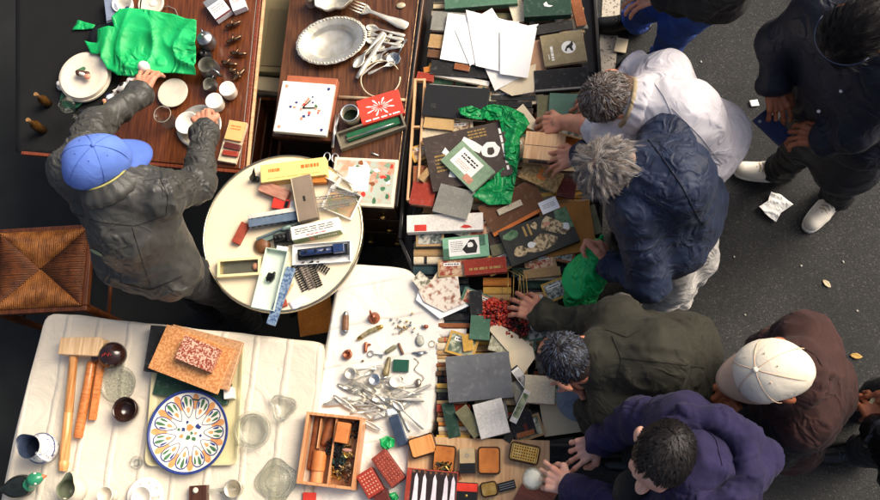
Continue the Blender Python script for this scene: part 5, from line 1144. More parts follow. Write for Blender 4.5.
o = thing('key', 'old iron key with round ring below the copper charm', 'key', U(371, 354, ZP), -.1); MB().tube([(.011*math.cos(t), .011*math.sin(t), .004) for t in np.linspace(0, 2*PI, 17)[:-1]], .0024, 6, closed=True).build('bow', PEWTER, o, True); m = MB().tube([(.012, 0, .004), (.05, 0, .004)], .0026, 6); m.box((.045, -.006, .004), (.004, .01, .003)); m.box((.038, -.005, .004), (.004, .008, .003)); m.build('shank', PEWTER, o)
m = MB()
for k in range(34): m.ball((rc.gauss(0, .022), rc.gauss(0, .018), .004+rc.random()*.006), (rc.uniform(.003, .006),)*3, k % 3, 7, 5)
o = m.build('bead_brooch', [BRASS, PEWTER, mat('pearl', (222, 210, 188), .25)], None, True); put(o, U(405, 328, ZP), ZP, 0); tag(o, 'loose cluster of pearl and brass beads on white cover', 'beads')
m = MB().ball((0, 0, .008), (.011, .008, .008), 0); m.ball((-.012, .002, .006), .006, 1); o = m.build('bead', [COPPER, PEWTER], None, True); put(o, U(426, 327, ZP), ZP, 0); tag(o, 'single brown bead with silver end near the cover edge', 'bead')
o = thing('brooch', 'oval grey stone brooch near the cover edge', 'brooch', U(420, 341, ZP), .1); MB().ball((0, 0, .006), (.015, .02, .007), 0, 16, 8).build('stone', mat('grey_agate', (150, 152, 136), .15, col2=(196, 194, 178), scale=60), o, True); MB().tube([(.0155*math.cos(t), .0205*math.sin(t), .004) for t in np.linspace(0, 2*PI, 21)[:-1]], .002, 5, closed=True).build('setting', PEWTER, o, True)
trinket('leaf_brooch', 'silver winged brooch below the grey stone brooch', 'brooch', (420, 354), [ell((0, 0, .006), (.014, .01, .006)), ell((-.018, .003, .005), (.014, .005, .004)), ell((.02, .006, .005), (.014, .005, .004))], PEWTER)
m = MB()
for k in range(40):
    t = k/39; m.tube([(.012*math.sin(9*t)-.01+.03*t, -.02-.085*t, .003), (.012*math.sin(9*t+.2)-.01+.03*t, -.0215-.085*t, .003)], .0018, 5)
m.ball((.008, -.115, .008), (.013, .017, .008), 0)
o = m.build('necklace', mat('dull_silver_chain', (168, 156, 138), .35, .9, var=.3), None, True); put(o, U(417, 353, ZP), ZP, 0); tag(o, 'fine chain with brown oval pendant near the cover edge', 'necklace')
trinket('stick', 'short brown wooden whistle right of the cylinder bead', 'whistle', (401, 349), [cap((-.008, .018, .006), (.008, -.018, .006), .0055)], KN)
trinket('cylinder_bead', 'grey green cylinder bead above the seed pod', 'bead', (391, 350), [cap((-.014, -.008, .008), (.014, .010, .008), .009)], mat('grey_green_stone', (128, 124, 100), .4, var=.3))
trinket('snuff_bottle', 'tapering mottled horn bottle left of the green box', 'bottle', (388, 367), [cap((.004, .03, .008), (-.006, -.026, .012), .008, .014)], mat('mottled_horn', (150, 134, 96), .3, col2=(92, 84, 54), scale=50))
box_thing('trinket_box', 'flat dark green rectangular box among the trinkets', 'box', [(393, 359), (409, 360), (408, 372), (393, 371)], ZP, .016, mat('bottle_green', (30, 78, 62), .4, var=.1))
m = MB().ball((0, 0, .003), .0045); o = m.build('button', BRONZE, None, True); put(o, U(363, 361, ZP), ZP, 0); tag(o, 'single tiny dark button on white cover', 'button')
o = thing('ring_trinket', 'thin wire ring lying at the cover edge', 'ring', U(432, 344, ZP)); MB().tube([(.012*math.cos(t), .012*math.sin(t), .002) for t in np.linspace(0, 2*PI, 21)[:-1]], .0012, 5, closed=True).build('hoop', BRASS, o, True)
# glass and silver rounds in the heap
for i, (x, y, lab) in enumerate([(351, 374, 'round wire tea strainer at the top left of the cutlery heap'), (375, 380, 'small silver strainer in the middle of the cutlery heap'), (396, 382, 'white enamel egg spoon cup in the cutlery heap'), (359, 389, 'little glass salt cellar in the cutlery heap')]):
    o = thing('strainer' if i < 2 else 'salt_cup', lab, 'strainer' if i < 2 else 'cup', U(x, y, ZP+.02)); MB().lathe([(0, .002), (.014, .004), (.022, .014), (.024, .0145), (.021, .016), (.012, .007), (0, .005)], 24).build('cup', [SILVER, STEEL, PORC, GLASS][i], o, True)
    MB().tube([(.022, 0, .0145), (.05, .012*(1 if i % 2 else -1), .012)], [.0025, .003], 6).build('handle', [SILVER, STEEL, PORC, GLASS][i], o, True)
# pine drawer with compartments
c, w, h, yaw = frame([(307, 411), (363, 418), (354, 490), (296, 484)], ZP+.07)
o = thing('pine_drawer', 'pine drawer with compartments full of leather and chains', 'drawer', (c[0], c[1], ZP), yaw); D = .068; wt = .011
MB().box((0, 0, .004), (w, h, .007)).build('drawer_bottom', W_PINE, o)
for s in (-1, 1):
    MB().box((s*(w/2-wt/2), 0, D/2+.0045), (wt, h, D)).build('drawer_side', W_PINE, o, bevel=.0015); MB().box((0, s*(h/2-wt/2), D/2+.0045), (w-2*wt-.0006, wt, D-.002)).build('drawer_end', W_PINE, o, bevel=.0015)
MB().box((.006, 0, .033), (.006, h-2*wt-.001, .05)).build('divider', W_PINE, o); MB().box((-w*.25, h*.22, .03), (.004, h*.42, .044)).build('divider', W_PINE, o); MB().box((w*.25, -h*.04, .024), (w*.42-.012, .005, .03)).build('divider', W_PINE, o)
Ri = Matrix.Rotation(yaw, 3, 'Z')
def indr(x, y, z): v = Ri @ Vector((x*w, y*h, z)); return (c[0]+v.x, c[1]+v.y, ZP+v.z)
LEA = mat('orange_leather', (196, 118, 62), .45, var=.18, scale=30); RUST = mat('rust_leather', (142, 80, 40), .55, col2=(96, 50, 26), scale=40)
def inbox(name, label, cat, x, y, z, prims, m, dy=0.): ob = blob(name, prims, .003, .006, m, None); ob.location = indr(x, y, z); ob.rotation_euler = (0, 0, yaw+dy); return tag(ob, label, cat)
m = MB().tube([(0, -.035, 0), (0, .035, 0)], .026, 20); ob = m.build('leather_roll', LEA, None); auto_smooth(ob); ob.location = indr(-.2, -.16, .034); ob.rotation_euler = (0, 0, yaw); tag(ob, 'orange leather roll in the lower left of the pine drawer', 'roll')
m = MB().tube([(0, -.022, 0), (0, .022, 0)], .023, 20); ob = m.build('leather_roll', mat('pale_leather', (214, 142, 92), .5), None); auto_smooth(ob); ob.location = indr(-.2, -.37, .031); ob.rotation_euler = (0, 0, yaw); tag(ob, 'paler short leather roll at the drawer corner', 'roll')
m = MB().box((0, 0, 0), (.05, .075, .03)); ob = m.build('card_case', LEA, None, bevel=.003); ob.location = indr(.17, .26, .058); ob.rotation_euler = (0, 0, yaw-.05); tag(ob, 'flat orange card case across the drawer compartments', 'case')
inbox('purse', 'long rusty leather strip along the left drawer wall', 'strip', -.36, .05, .008, [cap((0, -.08, .012), (.004, .1, .014), .013), cap((.01, -.05, .01), (.006, .05, .02), .012)], RUST)
inbox('tool_wrap', 'brown rolled cloth beside the drawer divider', 'roll', -.13, .26, .008, [cap((-.006, -.04, .016), (.008, .05, .018), .016), cap((.012, -.03, .012), (.016, .04, .012), .012)], RUST)
for i, (x, y, n, sd_, mm) in enumerate([(.02, .12, 60, 3, BLACK_METAL), (.14, .0, 50, 5, mat('verdigris_metal', (52, 70, 62), .45, .8, var=.4)), (.22, -.14, 60, 7, BLACK_METAL), (.3, .1, 30, 9, BRASS), (.13, -.36, 30, 12, BRASS), (.3, .32, 36, 15, BLACK_METAL), (.26, -.3, 36, 18, BRONZE)]):
    r2 = random.Random(sd_); m = MB(); p = Vector((0, 0, .01))
    for k in range(n*3):
        q_ = p+Vector((r2.uniform(-.013, .013), r2.uniform(-.013, .013), r2.uniform(-.002, .003))); q_.x = max(-.026, min(.026, q_.x)); q_.y = max(-.045, min(.045, q_.y)); q_.z = max(.004, min(.04, q_.z))
        m.tube([p, q_], r2.uniform(.002, .0042), 5); p = q_
    ob = m.build('chain', mm, None); ob.location = indr(x, y, .009); ob.rotation_euler = (0, 0, yaw)
    tag(ob, ['black chain spilling over the drawer divider', 'green tarnished chain in the middle of the drawer', 'black chain in the lower right compartment', 'brass chain by the drawer right wall', 'brass scraps at the drawer bottom', 'black wire tangle in the upper right compartment', 'bronze scraps in the lower right compartment'][i], 'chain')
inbox('pink_stone', 'pale pink stone in the right drawer compartment', 'stone', .27, .03, .03, [ell((0, 0, .012), (.022, .008, .008))], mat('pink_stone', (176, 128, 112), .4))

# things right of the drawer
box_thing('stapler', 'blue black tapered metal case on the white cover', 'case', [(388, 417), (397, 415), (409, 443), (398, 447)], ZP, .03, mat('steel_blue_paint', (58, 72, 92), .35, .3, var=.2))
box_thing('lid', 'pale blue lid end above the blue black case', 'lid', [(386, 410), (396, 408), (397, 414), (388, 416)], ZP, .018, mat('pale_blue_plastic', (206, 216, 222), .4))
sheet('green_scrap', [(381, 440), (388, 436), (396, 440), (395, 447), (387, 451), (382, 447)], ZP, MATS['green_plastic_bag'], .016, .008, 61, 'crumpled green scrap beside the blue black case', 'wrapper', scale=26.)
sheet('green_scrap', [(389, 494), (396, 492), (400, 498), (393, 503)], ZP, MATS['green_plastic_bag'], .012, .008, 63, 'small green scrap below the red carved blocks', 'wrapper', scale=26.)
CARV = mat('carved_red_block', (112, 40, 28), .5, col2=(152, 66, 48), scale=60, bump=.3)
def carved(label, q, zb, t, m, mdot, nx, ny, dot=.0035):
    o, w, h = box_thing('printing_block', label, 'block', q, zb, t, m, bevel=.003); mm = MB()
    for i in range(nx):
        for j in range(ny): mm.ball((w*(-.42+.84*(i+.5)/nx), h*(-.42+.84*(j+.5)/ny), t), (dot, dot, .0022), 0, 6, 4)
    mm.build('carved_relief', mdot, o, True); return o
carved('red brown carved printing block with leaf relief lying diagonally', [(371, 459), (384, 449), (406, 477), (391, 488)], ZP, .05, CARV, mat('carved_red_light', (172, 92, 72), .5), 5, 9)
carved('brick red carved printing block with pale floral relief', [(356, 476), (371, 467), (384, 489), (368, 500)], ZP, .05, mat('carved_red_block2', (150, 50, 36), .5, var=.2), mat('carved_pale', (204, 136, 110), .5), 5, 6, .004)
o = box_thing('block', 'dark red plain block under the brick red carved one', 'block', [(372, 493), (386, 488), (392, 506), (376, 508)], ZP, .03, BK['maroon'])
# tan sheet under tins
c, w, h, yaw = frame([(414, 440), (548, 437), (551, 520), (400, 520)], Z6+.135)
o = thing('plywood_sheet', 'tan plywood sheet carrying tins and boxes below the book table', 'sheet', (c[0], c[1], 0), yaw); ZW = Z6+.135
MB().box((0, 0, ZW-.006), (w, h, .011)).build('panel', W_TAN, o, bevel=.001)
for sx in (-1, 1):
    for sy in (-1, 1): MB().box((sx*w*.44, sy*h*.42, (ZW-.012)/2), (.03, .03, ZW-.013)).build('leg', W_DK, o)
ZW += .0005
RUSTT = mat('rusty_orange_lid', (206, 128, 58), .45, .2, col2=(170, 92, 36), scale=22, bump=.2)
TINM = mat('tin_side', (66, 44, 28), .4, .6, var=.3)
def tin(label, q, zb, t, top, grime=False):
    c, w, h, yaw = frame(q, zb+t); o = thing('tin', label, 'tin', (c[0], c[1], zb), yaw)
    MB().prism(rrect(w, h, .012), 0, t*.6).build('tin_base', TINM, o, bevel=.002); MB().prism(rrect(w+.003, h+.003, .013), t*.6+.0005, t).build('lid', TINM, o, bevel=.003); MB().prism(rrect(w-.008, h-.008, .009), t+.0003, t+.0012).build('lid_panel', top, o)
    return o, w, h
tin('orange lidded tin box tilted beside the blue black case', [(407, 440), (433, 432), (437, 451), (413, 460)], ZW, .03, wood('orange_grained_lid', (206, 128, 60), (226, 162, 96), .45, 1.5))
o, w, h = tin('rusty orange tin with dark clasps heaped at its lower end', [(434, 445), (457, 446), (453, 473), (432, 471)], ZW, .03, RUSTT)
m = MB()
for k in range(26): m.tube([(rc.uniform(-.4, .4)*w, rc.uniform(-.45, -.1)*h, .034+rc.random()*.012), (rc.uniform(-.4, .4)*w, rc.uniform(-.45, -.1)*h, .034+rc.random()*.012)], .0025, 5, k % 2)
m.build('clasps', [BLACK_METAL, BRASS], o)
tin('rusty orange tin with clean lid right of the matchbox', [(478, 447), (500, 447), (500, 474), (478, 474)], ZW, .035, RUSTT)
o, w, h = tin('embossed brass tin with dotted lattice lid', [(512, 441), (541, 447), (537, 465), (508, 460)], ZW, .036, BRASS)
m = MB()
for i in range(9):
    for j in range(5): m.ball((w*(-.34+.68*i/8), h*(-.3+.6*j/4), .0373), (.0028, .0028, .0016), 0, 6, 4)
m.tube([(x, y, .0375) for x, y in rrect(w*.84, h*.84, .006)], .0012, 5, closed=True); m.build('embossing', BLACK_METAL, o)
tin('small brass tin without ornament near the black comb case', [(480, 484), (496, 480), (498, 495), (482, 498)], ZW, .03, BRASS)
o, w, h = box_thing('matchbox', 'cream and black matchbox with faint seal between two orange tins', 'box', [(460, 448), (474, 448), (476, 473), (459, 474)], ZW, .03, mat('drab_card', (188, 164, 124), .7, var=.1))
MB().box((0, -h*.3, .0312), (w*1.01, h*.4, .002)).build('black_band', BLACK_P, o); MB().lathe([(.006, .0303), (.008, .0312), (.005, .0314)], 16, (0, h*.2, 0)).build('seal', BK['grey'], o)
o, w, h = box_thing('film_box', 'red and black film carton below the matchbox', 'box', [(456, 481), (476, 484), (478, 506), (455, 504)], ZW, .035, BLACK_P)
MB().box((0, h*.28, .0356), (w*1.01, h*.36, .0016)).build('red_label', mat('signal_red', (220, 56, 36), .5), o); MB().ball((0, -h*.1, .036), (.006, .006, .002)).build('spot', BRASS, o, True)
o, w, h = box_thing('leaflet', 'orange paper scrap between the rusty tin and film carton', 'paper', [(449, 474), (459, 471), (462, 480), (452, 482)], ZW, .003, BK['rust'])
o, w, h = box_thing('comb_case', 'black grooved case beside the small brass tin', 'case', [(498, 484), (514, 479), (516, 487), (499, 494)], ZW, .02, BLACK_P)
for k in range(3): MB().box((0, h*(-.25+.25*k), .0206), (w*.9, .0015, .0012)).build('ridge', PEWTER, o)
# picture box with white figures
c, w, h, yaw = frame([(411, 467), (456, 473), (457, 512), (399, 512)], ZW+.04)
o = thing('picture_box', 'dark maroon box printed with pale draped figures', 'box', (c[0], c[1], ZW), yaw); MB().box((0, 0, .02), (w, h, .04)).build('box', BK['red'], o, bevel=.002)
pr = [(mat('maroon_black_print', (40, 26, 26), .5, var=.3), R4(.1, .02, .99, .97))]
LIL = mat('lilac_white_print', (214, 200, 208), .5, col2=(236, 230, 230), scale=40, bump=0)
for k, x in enumerate((.2, .36, .56, .78, .92)): pr.append((LIL, [(x-.06, .0), (x-.035, .5), (x-.03, .8), (x, .9), (x+.04, .75), (x+.05, .4), (x+.07, .0)]))
for k in range(8): pr.append((BK['brown'], ellip(.14+.11*k, .93, .03, .04, 7, .4, k)))
flat_print(o, w, h, .04, pr, 'print')
o, w, h = box_thing('wooden_board', 'dark brown wooden board under the glass jar hand', 'board', [(497, 500), (540, 482), (552, 486), (552, 520)], ZW, .02, W_MAHO)
box_thing('paint_tube', 'orange red paint tube under the pine drawer corner', 'tube', [(303, 492), (316, 493), (315, 506), (302, 506)], ZC, .012, RED_P)

# ------------------------------------------------------------------ varnished table: crockery, green paper, metal taps
ZV = Z1+.005
o = thing('plate_stack', 'stack of white plates with a small painted figure in the top one', 'plates', U(88, 80, ZV))
for k in range(4):
    R_ = [.112, .108, .11, .104][k]
    p = MB().lathe([(0, .002), (R_*.6, .002), (R_*.66, .005), (R_, .016), (R_*1.004, .018), (R_*.985, .0185), (R_*.68, .0085), (R_*.6, .0055), (0, .0055)], 48).build('plate', PORC_C if k < 3 else mat('warm_white_plate', (224, 212, 192), .25, var=.06), o, True); p.location = ([0, .004, -.003, .002][k], [0, -.003, .004, .001][k], .008*k)
o = thing('figurine', 'small painted figure lying in the top white plate', 'figurine', U(84, 75, ZV+.04), .4)
blob('painted_body', [cap((-.015, .01, .012), (.02, -.008, .012), .013, .01, g=0), cap((-.02, .02, .012), (.012, .022, .012), .008, g=1), ell((.016, -.024, .014), (.014, .012, .01), g=2), cap((-.005, 0, .02), (.005, -.01, .02), .006, g=3)], .003, .005, [mat('brown_glaze', (78, 50, 38), .4), GREEN_I, PINK_I, PORC], o, by_group=True)
o = thing('porcelain_cover', 'white ball knobbed lid beside the stack of plates', 'lid', U(62, 86, ZV)); MB().lathe([(0, 0), (.022, 0), (.02, .008), (.006, .012), (.013, .022), (.01, .03), (0, .033)], 24).build('knob', PORC, o, True)
o = thing('bowl', 'dark green glazed bowl under the stack of plates', 'bowl', U(74, 99, ZV)); MB().lathe([(0, 0), (.03, 0), (.05, .012), (.056, .016), (.05, .0155), (.028, .005), (0, .004)], 30).build('wall', mat('deep_green_glaze', (24, 66, 46), .25, var=.2), o, True)
SHADE_CL = mat('black_shade_cloth', (13, 13, 13), .85, var=.25, scale=10, bump=.3, bscale=300)
sheet('shade_cloth', [(16, -62), (132, -62), (128, -10), (112, 30), (124, 70), (108, 120), (116, 158), (16, 152)], Z1+.0002, SHADE_CL, .002, .03, 37, 'black cloth added in place of shade on one end of the varnished table', 'cloth', scale=6., thick=.0005)  # added sheet: its black stands in for shade on this table end
# green sheet + its flap
GP = [(90, 46), (102, 48), (102, 34), (120, 33), (118, 25), (126, 16), (150, 16), (178, 20), (202, 28), (199, 79), (178, 77), (165, 78), (150, 78), (138, 82), (122, 80), (112, 73), (106, 60), (95, 58)]
sheet('green_paper', GP, ZV+.01, GREEN_PAPER, .03, .009, 31, 'bright green crumpled wrapping paper spread over the varnished table', 'wrapping paper', scale=4.6)
sheet('green_scrap', [(73, 31), (79, 21), (90, 24), (104, 28), (88, 30)], ZV, GREEN_PAPER, .008, .012, 33, 'torn narrow green scrap left of the crumpled green paper', 'wrapping paper', scale=14.)
sheet('black_bag', [(98, 26), (120, 24), (122, 33), (104, 36), (104, 50), (92, 48), (92, 38)], ZV, mat('black_bag_plastic', (20, 22, 22), .3, var=.2), .012, .014, 35, 'black plastic bag tucked under the green paper', 'bag', scale=12.)
box_thing('tin_box', 'slim blue grey box standing above the green paper', 'box', [(102, -4), (112, -5), (119, 20), (108, 22)], ZV, .05, mat('blue_grey_tin', (128, 138, 158), .4, var=.1), [(BK['charcoal'], R4(.05, .02, .95, .07))])
o = thing('patterned_cup', 'white cup with blue flower beside the slim grey box', 'cup', U(128, 10, ZV)); MB().lathe([(0, 0), (.03, 0), (.04, .03), (.046, .06), (.043, .061), (.036, .03), (.026, .008), (0, .008)], 36).build('wall', PORC, o, True)
m = MB(); m.ball((.0, .004, .0085), (.012, .01, .0015)); m.ball((.014, -.008, .009), (.006, .005, .0015)); m.build('blue_flower', NAVY_I, o)
o = thing('clock_dial', 'round ivory dial with raised rim above the green paper', 'dial', U(152, 5, ZV)); MB().lathe([(0, .012), (.048, .012), (.052, .016), (.056, .016), (.058, .01), (.056, 0), (0, 0)], 44).build('dial', PORC_C, o, True)
MB().box((-.045, 0, .0145), (.005, .09, .003)).build('bar', BLACK_METAL, o); MB().ball((.01, .0, .012), (.02, .016, .005)).build('boss', PORC, o, True)
m = MB().tube([tuple(U(x, y, ZV+.004)-U(166, 6, ZV)) for x, y in [(162, 8), (168, 6), (175, 9), (178, 16), (178, 26)]], .0022, 6); o = m.build('cord', mat('grey_cord', (120, 112, 104), .7), None, True); o.location = U(166, 6, ZV).tolist(); tag(o, 'thin grey cord curling from the ivory dial', 'cord')
box_thing('medicine_box', 'white and blue medicine packet at the varnished table edge', 'box', [(202, 3), (218, -8), (231, 11), (217, 20)], ZV, .03, mat('white_carton', (226, 226, 226), .5, var=.05), [(BK['blue_grey'], R4(0, .7, 1, 1)), (BK['maroon'], R4(0, 0, 1, .08))]+lines(BK['grey'], .15, .3, .85, .6, 3, .3, 5))
box_thing('medicine_box', 'plain white packet overlapping the blue striped one', 'box', [(228, -8), (240, -10), (246, 4), (232, 14)], ZV+.001, .034, MATS['white_carton'], lines(PINK_I, .2, .4, .8, .6, 2, .4, 8))
def tap(label, px, yaw, k=1.):
    o = thing('brass_tap', label, 'tap', U(px[0], px[1], ZV), yaw, 'old bronze taps on the varnished table')
    m = MB().tube([(-.034*k, 0, .012), (-.02*k, 0, .012), (.01*k, 0, .013), (.025*k, .003, .013), (.036*k, .008, .009)], [.006*k, .010*k, .0095*k, .007*k, .006*k], 10); m.build('spout', BRONZE, o, True)
    m = MB().tube([(0, 0, .018), (0, .0, .03*k)], .005, 8); m.tube([(-.006, -.014*k, .032*k), (.006, .014*k, .032*k)], .0045, 8); m.build('lever', BRONZE, o, True)
    return o
for i, (px, a) in enumerate([((234, 26), .25), ((235, 41), .35), ((239, 55), -.2), ((230, 65), -.3), ((235, 74), -.8), ((240, 76), .7)]): tap('old bronze tap with cross lever in the row near table moulding', px, a)
def pot(name, label, px, R_, H_, m, inside, handle_yaw=0., spout=False, lid=False):
    o = thing(name, label, name.replace('_', ' '), U(px[0], px[1], ZV), handle_yaw)
    f = (lambda a, z: 1+(.4*max(0, math.cos(a+PI))**8 if z > H_*.8 else 0)) if spout else None
    MB().lathe([(0, 0), (R_*.7, 0), (R_, H_*.3), (R_*1.02, H_*.6), (R_*.86, H_*.95), (R_*.88, H_)], 32, fn=f).build('wall', m, o, True)
    if lid: MB().lathe([(R_*.9, H_*1.005), (R_*.6, H_*1.15), (R_*.15, H_*1.22), (R_*.2, H_*1.4), (0, H_*1.45)], 28).build('lid', m, o, True)
    else: MB().lathe([(R_*.87, H_*.998), (R_*.8, H_*.95), (R_*.9, H_*.5), (R_*.6, H_*.12), (0, H_*.1)], 32, fn=f).build('inside', inside, o, True)
    MB().tube([(R_*.85, 0, H_*.85), (R_*1.45, 0, H_*.85), (R_*1.6, 0, H_*.5), (R_*.98, 0, H_*.25)], R_*.12, 8).build('handle', m, o, True)
    return o
DIN = mat('grey_inside', (150, 148, 136), .4, .5, var=.15)
pot('teapot', 'small pewter teapot with lid at the green paper corner', (210, 46), .036, .07, PEWTER, DIN, 2., lid=True)
pot('tankard', 'pewter tankard with pale inside right of the green paper', (213, 73), .04, .08, PEWTER, DIN, -.6)
pot('creamer', 'tiny pewter creamer with spout between tankard and white cups', (213, 88), .028, .05, PEWTER, DIN, 1.2, spout=True)
o = thing('ink_well', 'black squat inkwell between the teapot and tankard', 'inkwell', U(206, 57, ZV)); MB().lathe([(0, 0), (.03, 0), (.03, .022), (.016, .03), (.014, .04), (.01, .04), (0, .03)], 24).build('body', BLACK_P, o, True)
for i, (x, y, r, lab) in enumerate([(231, 94, .032, 'white lidded jar nearer the table moulding'), (218, 106, .034, 'white lidded jar beside the silver salver')]):
    o = thing('jar', lab, 'jar', U(x, y, ZV)); MB().lathe([(0, 0), (r*.9, 0), (r, .01), (r, .045)], 30).build('wall', PORC_C, o, True); MB().lathe([(r*1.05, .0455), (r*1.05, .053), (r*.98, .055), (r*.9, .0535), (0, .0535)], 30).build('lid', PORC, o, True)
o = thing('saucer', 'plain white saucer under the vendor\'s outstretched hand', 'saucer', U(174, 94, ZV)); MB().lathe([(0, .003), (.04, .003), (.064, .012), (.066, .014), (.062, .0145), (.038, .007), (0, .007)], 44).build('dish', PORC_C, o, True)
o = thing('drinking_glass', 'clear drinking glass beside the white saucer', 'glass', U(170, 122, ZV)); MB().lathe([(0, 0), (.032, 0), (.036, .08), (.0345, .08), (.0305, .006), (0, .006)], 36).build('wall', GLASS, o, True); MB().tube([(.0355*math.cos(t), .0355*math.sin(t), .0805) for t in np.linspace(0, 2*PI, 33)[:-1]], .0016, 5, closed=True).build('rim', MATS['frosted_glass'], o, True)
o = thing('salver', 'round silver salver under the vendor\'s grey sleeve', 'salver', U(200, 127, ZV)); MB().lathe([(0, .004), (.07, .004), (.08, .01), (.094, .014), (.096, .012), (.08, .006), (.07, 0), (0, 0)], 48).build('dish', SILVER, o, True)
o = thing('bowl', 'white porcelain bowl standing on the silver salver', 'bowl', U(190, 126, ZV+.006)); MB().lathe([(0, 0), (.025, 0), (.04, .02), (.05, .035), (.047, .0355), (.036, .02), (.02, .006), (0, .006)], 36).build('wall', PORC, o, True)
for i, (q, cn, lab) in enumerate([([(228, 119), (246, 123), (236, 164), (219, 160)], 'cream', 'long cream card box lowest at the varnished table corner'), ([(229, 119), (245, 123), (241, 142), (225, 138)], 'orange', 'pale orange card packet on the cream box'), ([(225, 141), (241, 145), (239, 150), (223, 147)], 'maroon', 'narrow purple red card packet on the cream box'), ([(223, 149), (238, 152), (237, 157), (222, 154)], 'red', 'narrow red card packet on the cream box')]):
    z0 = ZV if i == 0 else ZV+.0205
    box_thing('card_packet', lab, 'box', q, z0, .02 if i == 0 else .012, BK[cn] if cn != 'orange' else mat('pale_orange_card', (232, 176, 112), .6, var=.06), lines(ORANGE_P, .2, .5, .8, .8, 2, .4, i) if i == 1 else None)
# toy dog and little people
trinket('toy_dog', 'white spotted toy dog beside the stack of plates', 'toy', (128, 90), [ell((0, 0, .028), (.034, .022, .02), g=0), ell((.034, .012, .04), (.02, .017, .016), g=0), cap((.05, .02, .038), (.058, .024, .036), .009, .007, g=0), ell((.03, .026, .046), (.006, .006, .008), g=1), ell((-.006, .006, .047), (.009, .008, .004), g=1), cap((-.015, -.012, .02), (-.018, -.014, .004), .007, g=0), cap((.015, -.012, .02), (.018, -.014, .004), .007, g=0), cap((-.015, .012, .02), (-.018, .014, .004), .007, g=0), cap((.018, .012, .02), (.02, .014, .004), .007, g=0), cap((-.03, 0, .03), (-.05, -.006, .04), .005, .003, g=0)], [PORC, BLACK_P], .003, .008, .3, ZV, True)
for i, (x, y, lab) in enumerate([(113, 97, 'blue and white porcelain doll beside the toy dog'), (107, 106, 'yellow and red porcelain doll below the blue one')]):
    trinket('doll', lab, 'figurine', (x, y), [cap((0, -.015, .01), (0, .006, .011), .014, .008, g=0), ell((0, .02, .013), (.009, .009, .009), g=1), cap((-.012, -.002, .012), (-.018, -.014, .01), .005, g=2), cap((.012, -.002, .012), (.018, -.014, .01), .005, g=2)], [[BW, PORC, NAVY_I], [BK['yellow'], PINK_I, RED_P]][i], .0025, .004, [-.8, .4][i], ZV, True)
o = thing('wine_glass', 'cut wine glass standing in the dim table corner', 'glass', U(80, 116, ZV)); MB().lathe([(0, 0), (.03, 0), (.03, .003), (.004, .008), (.004, .06), (.02, .075), (.032, .1), (.033, .12), (.0315, .12), (.03, .1), (.018, .078), (0, .07)], 30).build('goblet', CUTGLASS, o, True)
o = thing('mug', 'plain white mug with handle near the vendor\'s cap', 'mug', U(87, 134, ZV), .9); MB().lathe([(0, 0), (.034, 0), (.036, .06), (.0335, .06), (.031, .006), (0, .006)], 32).build('wall', PORC_C, o, True); MB().tube([(.035, 0, .05), (.062, 0, .05), (.065, 0, .02), (.035, 0, .012)], .005, 8).build('handle', PORC_C, o, True)
for i, (x, y) in enumerate([(48, 104), (43, 131)]):
    o = thing('bottle', ['short amber bottle standing at the dark table edge', 'tall amber bottle standing nearest the woven chair'][i], 'bottle', U(x, y, ZV)); MB().lathe([(0, 0), (.02, 0), (.02, .05+.02*i), (.008, .07+.02*i), (.008, .09+.02*i), (0, .09+.02*i)], 20).build('glass', mat('amber_glass', (84, 56, 24), .15, trans=.3), o, True); MB().lathe([(.0085, .0905+.02*i), (.0085, .1+.02*i), (0, .1+.02*i)], 14).build('cork', mat('cork', (140, 104, 62), .8), o)

# ------------------------------------------------------------------ rush seated chair
ZS = .45
c, w, h, yaw = frame([(-6, 226), (90, 227), (88, 313), (-10, 312)], ZS)
o = thing('chair', 'wooden chair with woven rush seat in four triangles', 'chair', (c[0], c[1], 0), yaw)
CW = wood('chair_wood', (66, 32, 14), (108, 60, 29), .35, 0)
for s in (-1, 1):
    MB().box((0, s*(h/2-.012), ZS-.02), (w, .024, .03)).build('seat_rail', CW, o, bevel=.004); MB().box((s*(w/2-.012), 0, ZS-.02), (.024, h-.05, .03)).build('seat_rail', CW, o, bevel=.004)
    for t in (-1, 1): MB().lathe([(.014, 0), (.018, .2), (.02, ZS-.036)], 12, (s*(w/2-.02), t*(h/2-.02), 0)).build('leg', CW, o, True)
    MB().tube([(s*(w/2-.02), -h/2+.04, .2), (s*(w/2-.02), h/2-.04, .2)], .01, 8).build('stretcher', CW, o, True)
for t in (-1, 1): MB().lathe([(.017, ZS-.004), (.017, ZS+.25), (.014, ZS+.42), (.01, ZS+.44), (0, ZS+.442)], 12, (-w/2-.012, t*(h/2-.02), 0)).build('back_post', CW, o, True)
for zz in (.14, .3): MB().tube([(-w/2-.012, -h/2+.03, ZS+zz), (-w/2-.03, 0, ZS+zz), (-w/2-.012, h/2-.03, ZS+zz)], .013, 8).build('back_rail', CW, o, True)
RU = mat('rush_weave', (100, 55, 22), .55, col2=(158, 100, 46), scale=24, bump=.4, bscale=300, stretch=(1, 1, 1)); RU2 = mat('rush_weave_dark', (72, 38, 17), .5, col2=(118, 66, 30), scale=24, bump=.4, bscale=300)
A_ = w/2-.022; B_ = h/2-.022; n = 46
